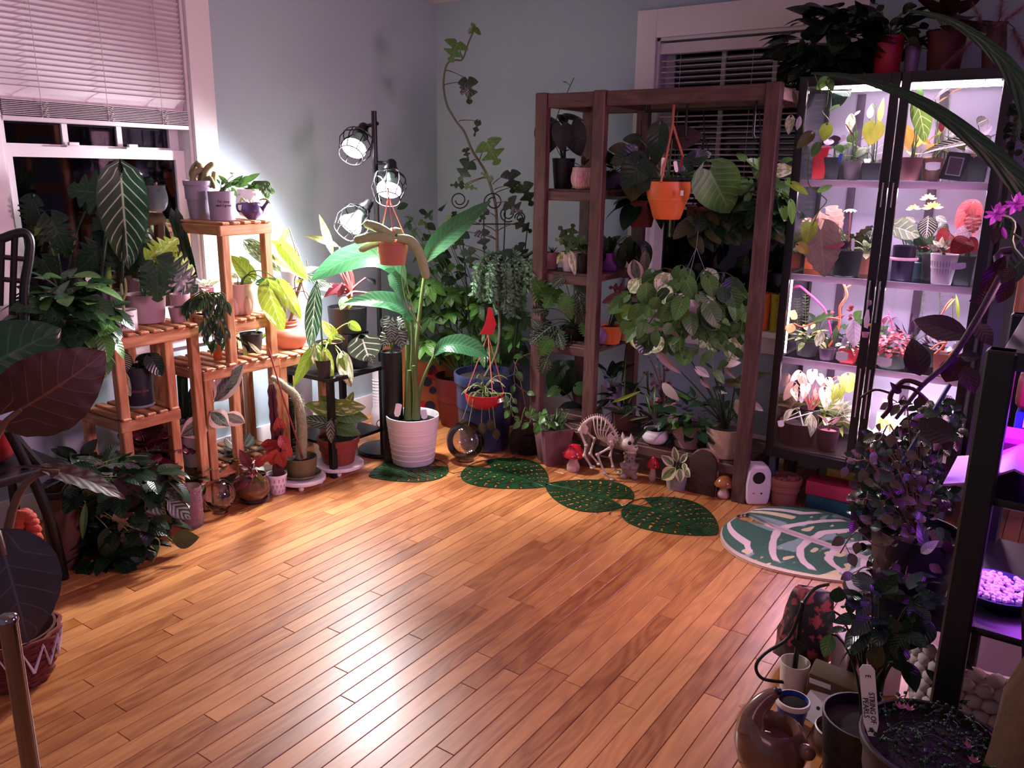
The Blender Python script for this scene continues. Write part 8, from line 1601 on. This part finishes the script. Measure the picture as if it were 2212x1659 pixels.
for x, y in ((-3.02, .95), (-3.02, 1.25), (-2.70, .95)): MB().tube([(x, y, .41), (x*1.004, y, 0)], .015, 8).build('leg', m_black, t)
MB().tube([V((-2.72, 1.22, .42)), cq(20, 930)], .015, 8).build('brace', m_black, t)
B = V((-2.86, 1.13, .436)); p0 = Q(115, 985, B); r, st = plant('pothos', 'leafy pothos heaped in a glossy red bowl under the left window', B); pr, ph, O = potpx(r, B, 52, 176, 905, P['red'], .7, 'bowl', n=40)
c = Q(150, 690, B); bushy(r, c, (.16, .16, .15), 130, .085, 'heart', G['dark'], .9, 3, hang=.5); bushy(r, c+V((0, 0, .03)), (.17, .16, .15), 50, .07, 'heart', G['mid'], .9, 6, hang=.4); bushy(r, Q(205, 720, B, .05), (.09, .08, .10), 30, .07, 'heart', G['green'], .9, 9, hang=.6)
for k in range(8): st.arc(O, c+V((math.cos(k)*.08, math.sin(k)*.08, -.04)), .003, .2)
st.done()
# trailing philodendron in a brown pot on the floor
B = base(150, 1235, 0, .07); r, st = plant('philodendron', 'satin-leaved trailing philodendron spilling from a brown pot over the floor', B, stem='pale'); pr, ph, O = potpx(r, B, 108, 194, 1052, P['brown'], .88, 'plain'); MB().lathe([(pr*.99, ph*.93), (pr*1.04, ph*.96), (pr*1.03, ph*1.02), (pr*.92, ph*1.02)], B, 32).build('rim', P['black'], r)
hand(r, B, st, O, [(265, 1002, 312, 1012, .75, .05, 'oval', G['satin']), (306, 1073, 362, 1114, .8, .1, 'broad', G['silver']), (361, 1080, 414, 1124, .85, .12, 'broad', G['silver']), (372, 1168, 428, 1162, 1.05, .14, 'broad', G['olive']), (225, 1000, 165, 985, .5, .05, 'oval', G['satin']), (320, 985, 275, 990, .5, .05), (185, 1085, 176, 1170, .35, .12, 'oval', G['green']), (205, 1055, 190, 1110, .9, .1), (275, 1040, 268, 1125, .9, .1, None, G['plum']), (235, 1045, 230, 1090, .9, .08, None, G['black']), (330, 1040, 300, 1010, .7, .05), (345, 1060, 410, 1075, .6, .1, 'broad', G['satin']), (350, 1120, 345, 1170, .9, .1), (290, 1160, 275, 1210, .9, .12), (240, 1150, 225, 1210, .9, .12), (320, 1130, 320, 1180, .9, .12)], 'heart', G['deep'], .0022, .3)
for (u, v), rad, n in (((250, 1040), (.14, .12, .08), 34), ((290, 1110), (.16, .13, .12), 50), ((250, 1180), (.13, .12, .10), 36), ((330, 1030), (.10, .10, .06), 20), ((180, 1040), (.08, .08, .05), 14)): bushy(r, Q(u, v, B, .03), rad, n, .085, 'heart', G['deep'], .9, n, hang=.4, cz=.02)
st.add(smooth_path([O, Q(310, 1150, B, .12), Q(345, 1175, B, .14), Q(320, 1225, B, .12), Q(270, 1242, B, .1), Q(235, 1235, B, .1)], 5), .0025); st.done()
small_plant('begonia', 'dark leafy clump between the trailing philodendron and the cedar stand', V((-2.93, 1.45, 0)), (235, 300, 1000), P['nursery'], .8, 'plain', 'heart', G['deep'], 20, .08, .08, .9, 5, 70, seed=14)
B = base(70, 1190, 0, 0); B = V((-2.45, .80, 0)); t = thing('rope_coil', 'coil of orange-red braided rope standing behind the grey leaf', 'rope', B); g = random.Random(2); rp = MB(); pts = smooth_path([Q(25, 1210, B), Q(35, 1140, B), Q(50, 1110, B), Q(66, 1130, B), Q(78, 1180, B), Q(84, 1250, B)], 8)
for s_ in (0, 1): rp.tube([p+V((math.cos(i*1.1+PI*s_)*.010, math.sin(i*1.1+PI*s_)*.010, 0)) for i, p in enumerate(pts)], .014, 8)
pe = pts[-1]; pf = pts[0]; rp.tube([pe, V((pe.x, pe.y, .02)), V((pf.x, pf.y, .02)), pf], .016, 8); rp.build('rope', M('rope_orange', 'a8402c', .85, var=.3, scale=40, bump=.6), t, smooth=70)
# chrome post near the camera
c = Q(17, 1338, V((-.98, .62, 0))); t = thing('chrome_post', 'round chrome post with a domed cap at the lower left corner', 'post', (c.x, c.y, 0)); m_chr = M('chrome_dark', '8a8288', .12, metal=1.0)
MB().lathe([(.0, 0), (.05, 0), (.05, .006), (.0115, .012), (.0115, c.z), (0, c.z)], (c.x, c.y, 0), 28).build('tube', m_chr, t, smooth=40); MB().lathe([(.0125, -.004), (.0130, .0), (.0115, .005), (.006, .008), (0, .009)], (c.x, c.y, c.z), 28).build('cap', m_chr, t, smooth=60)
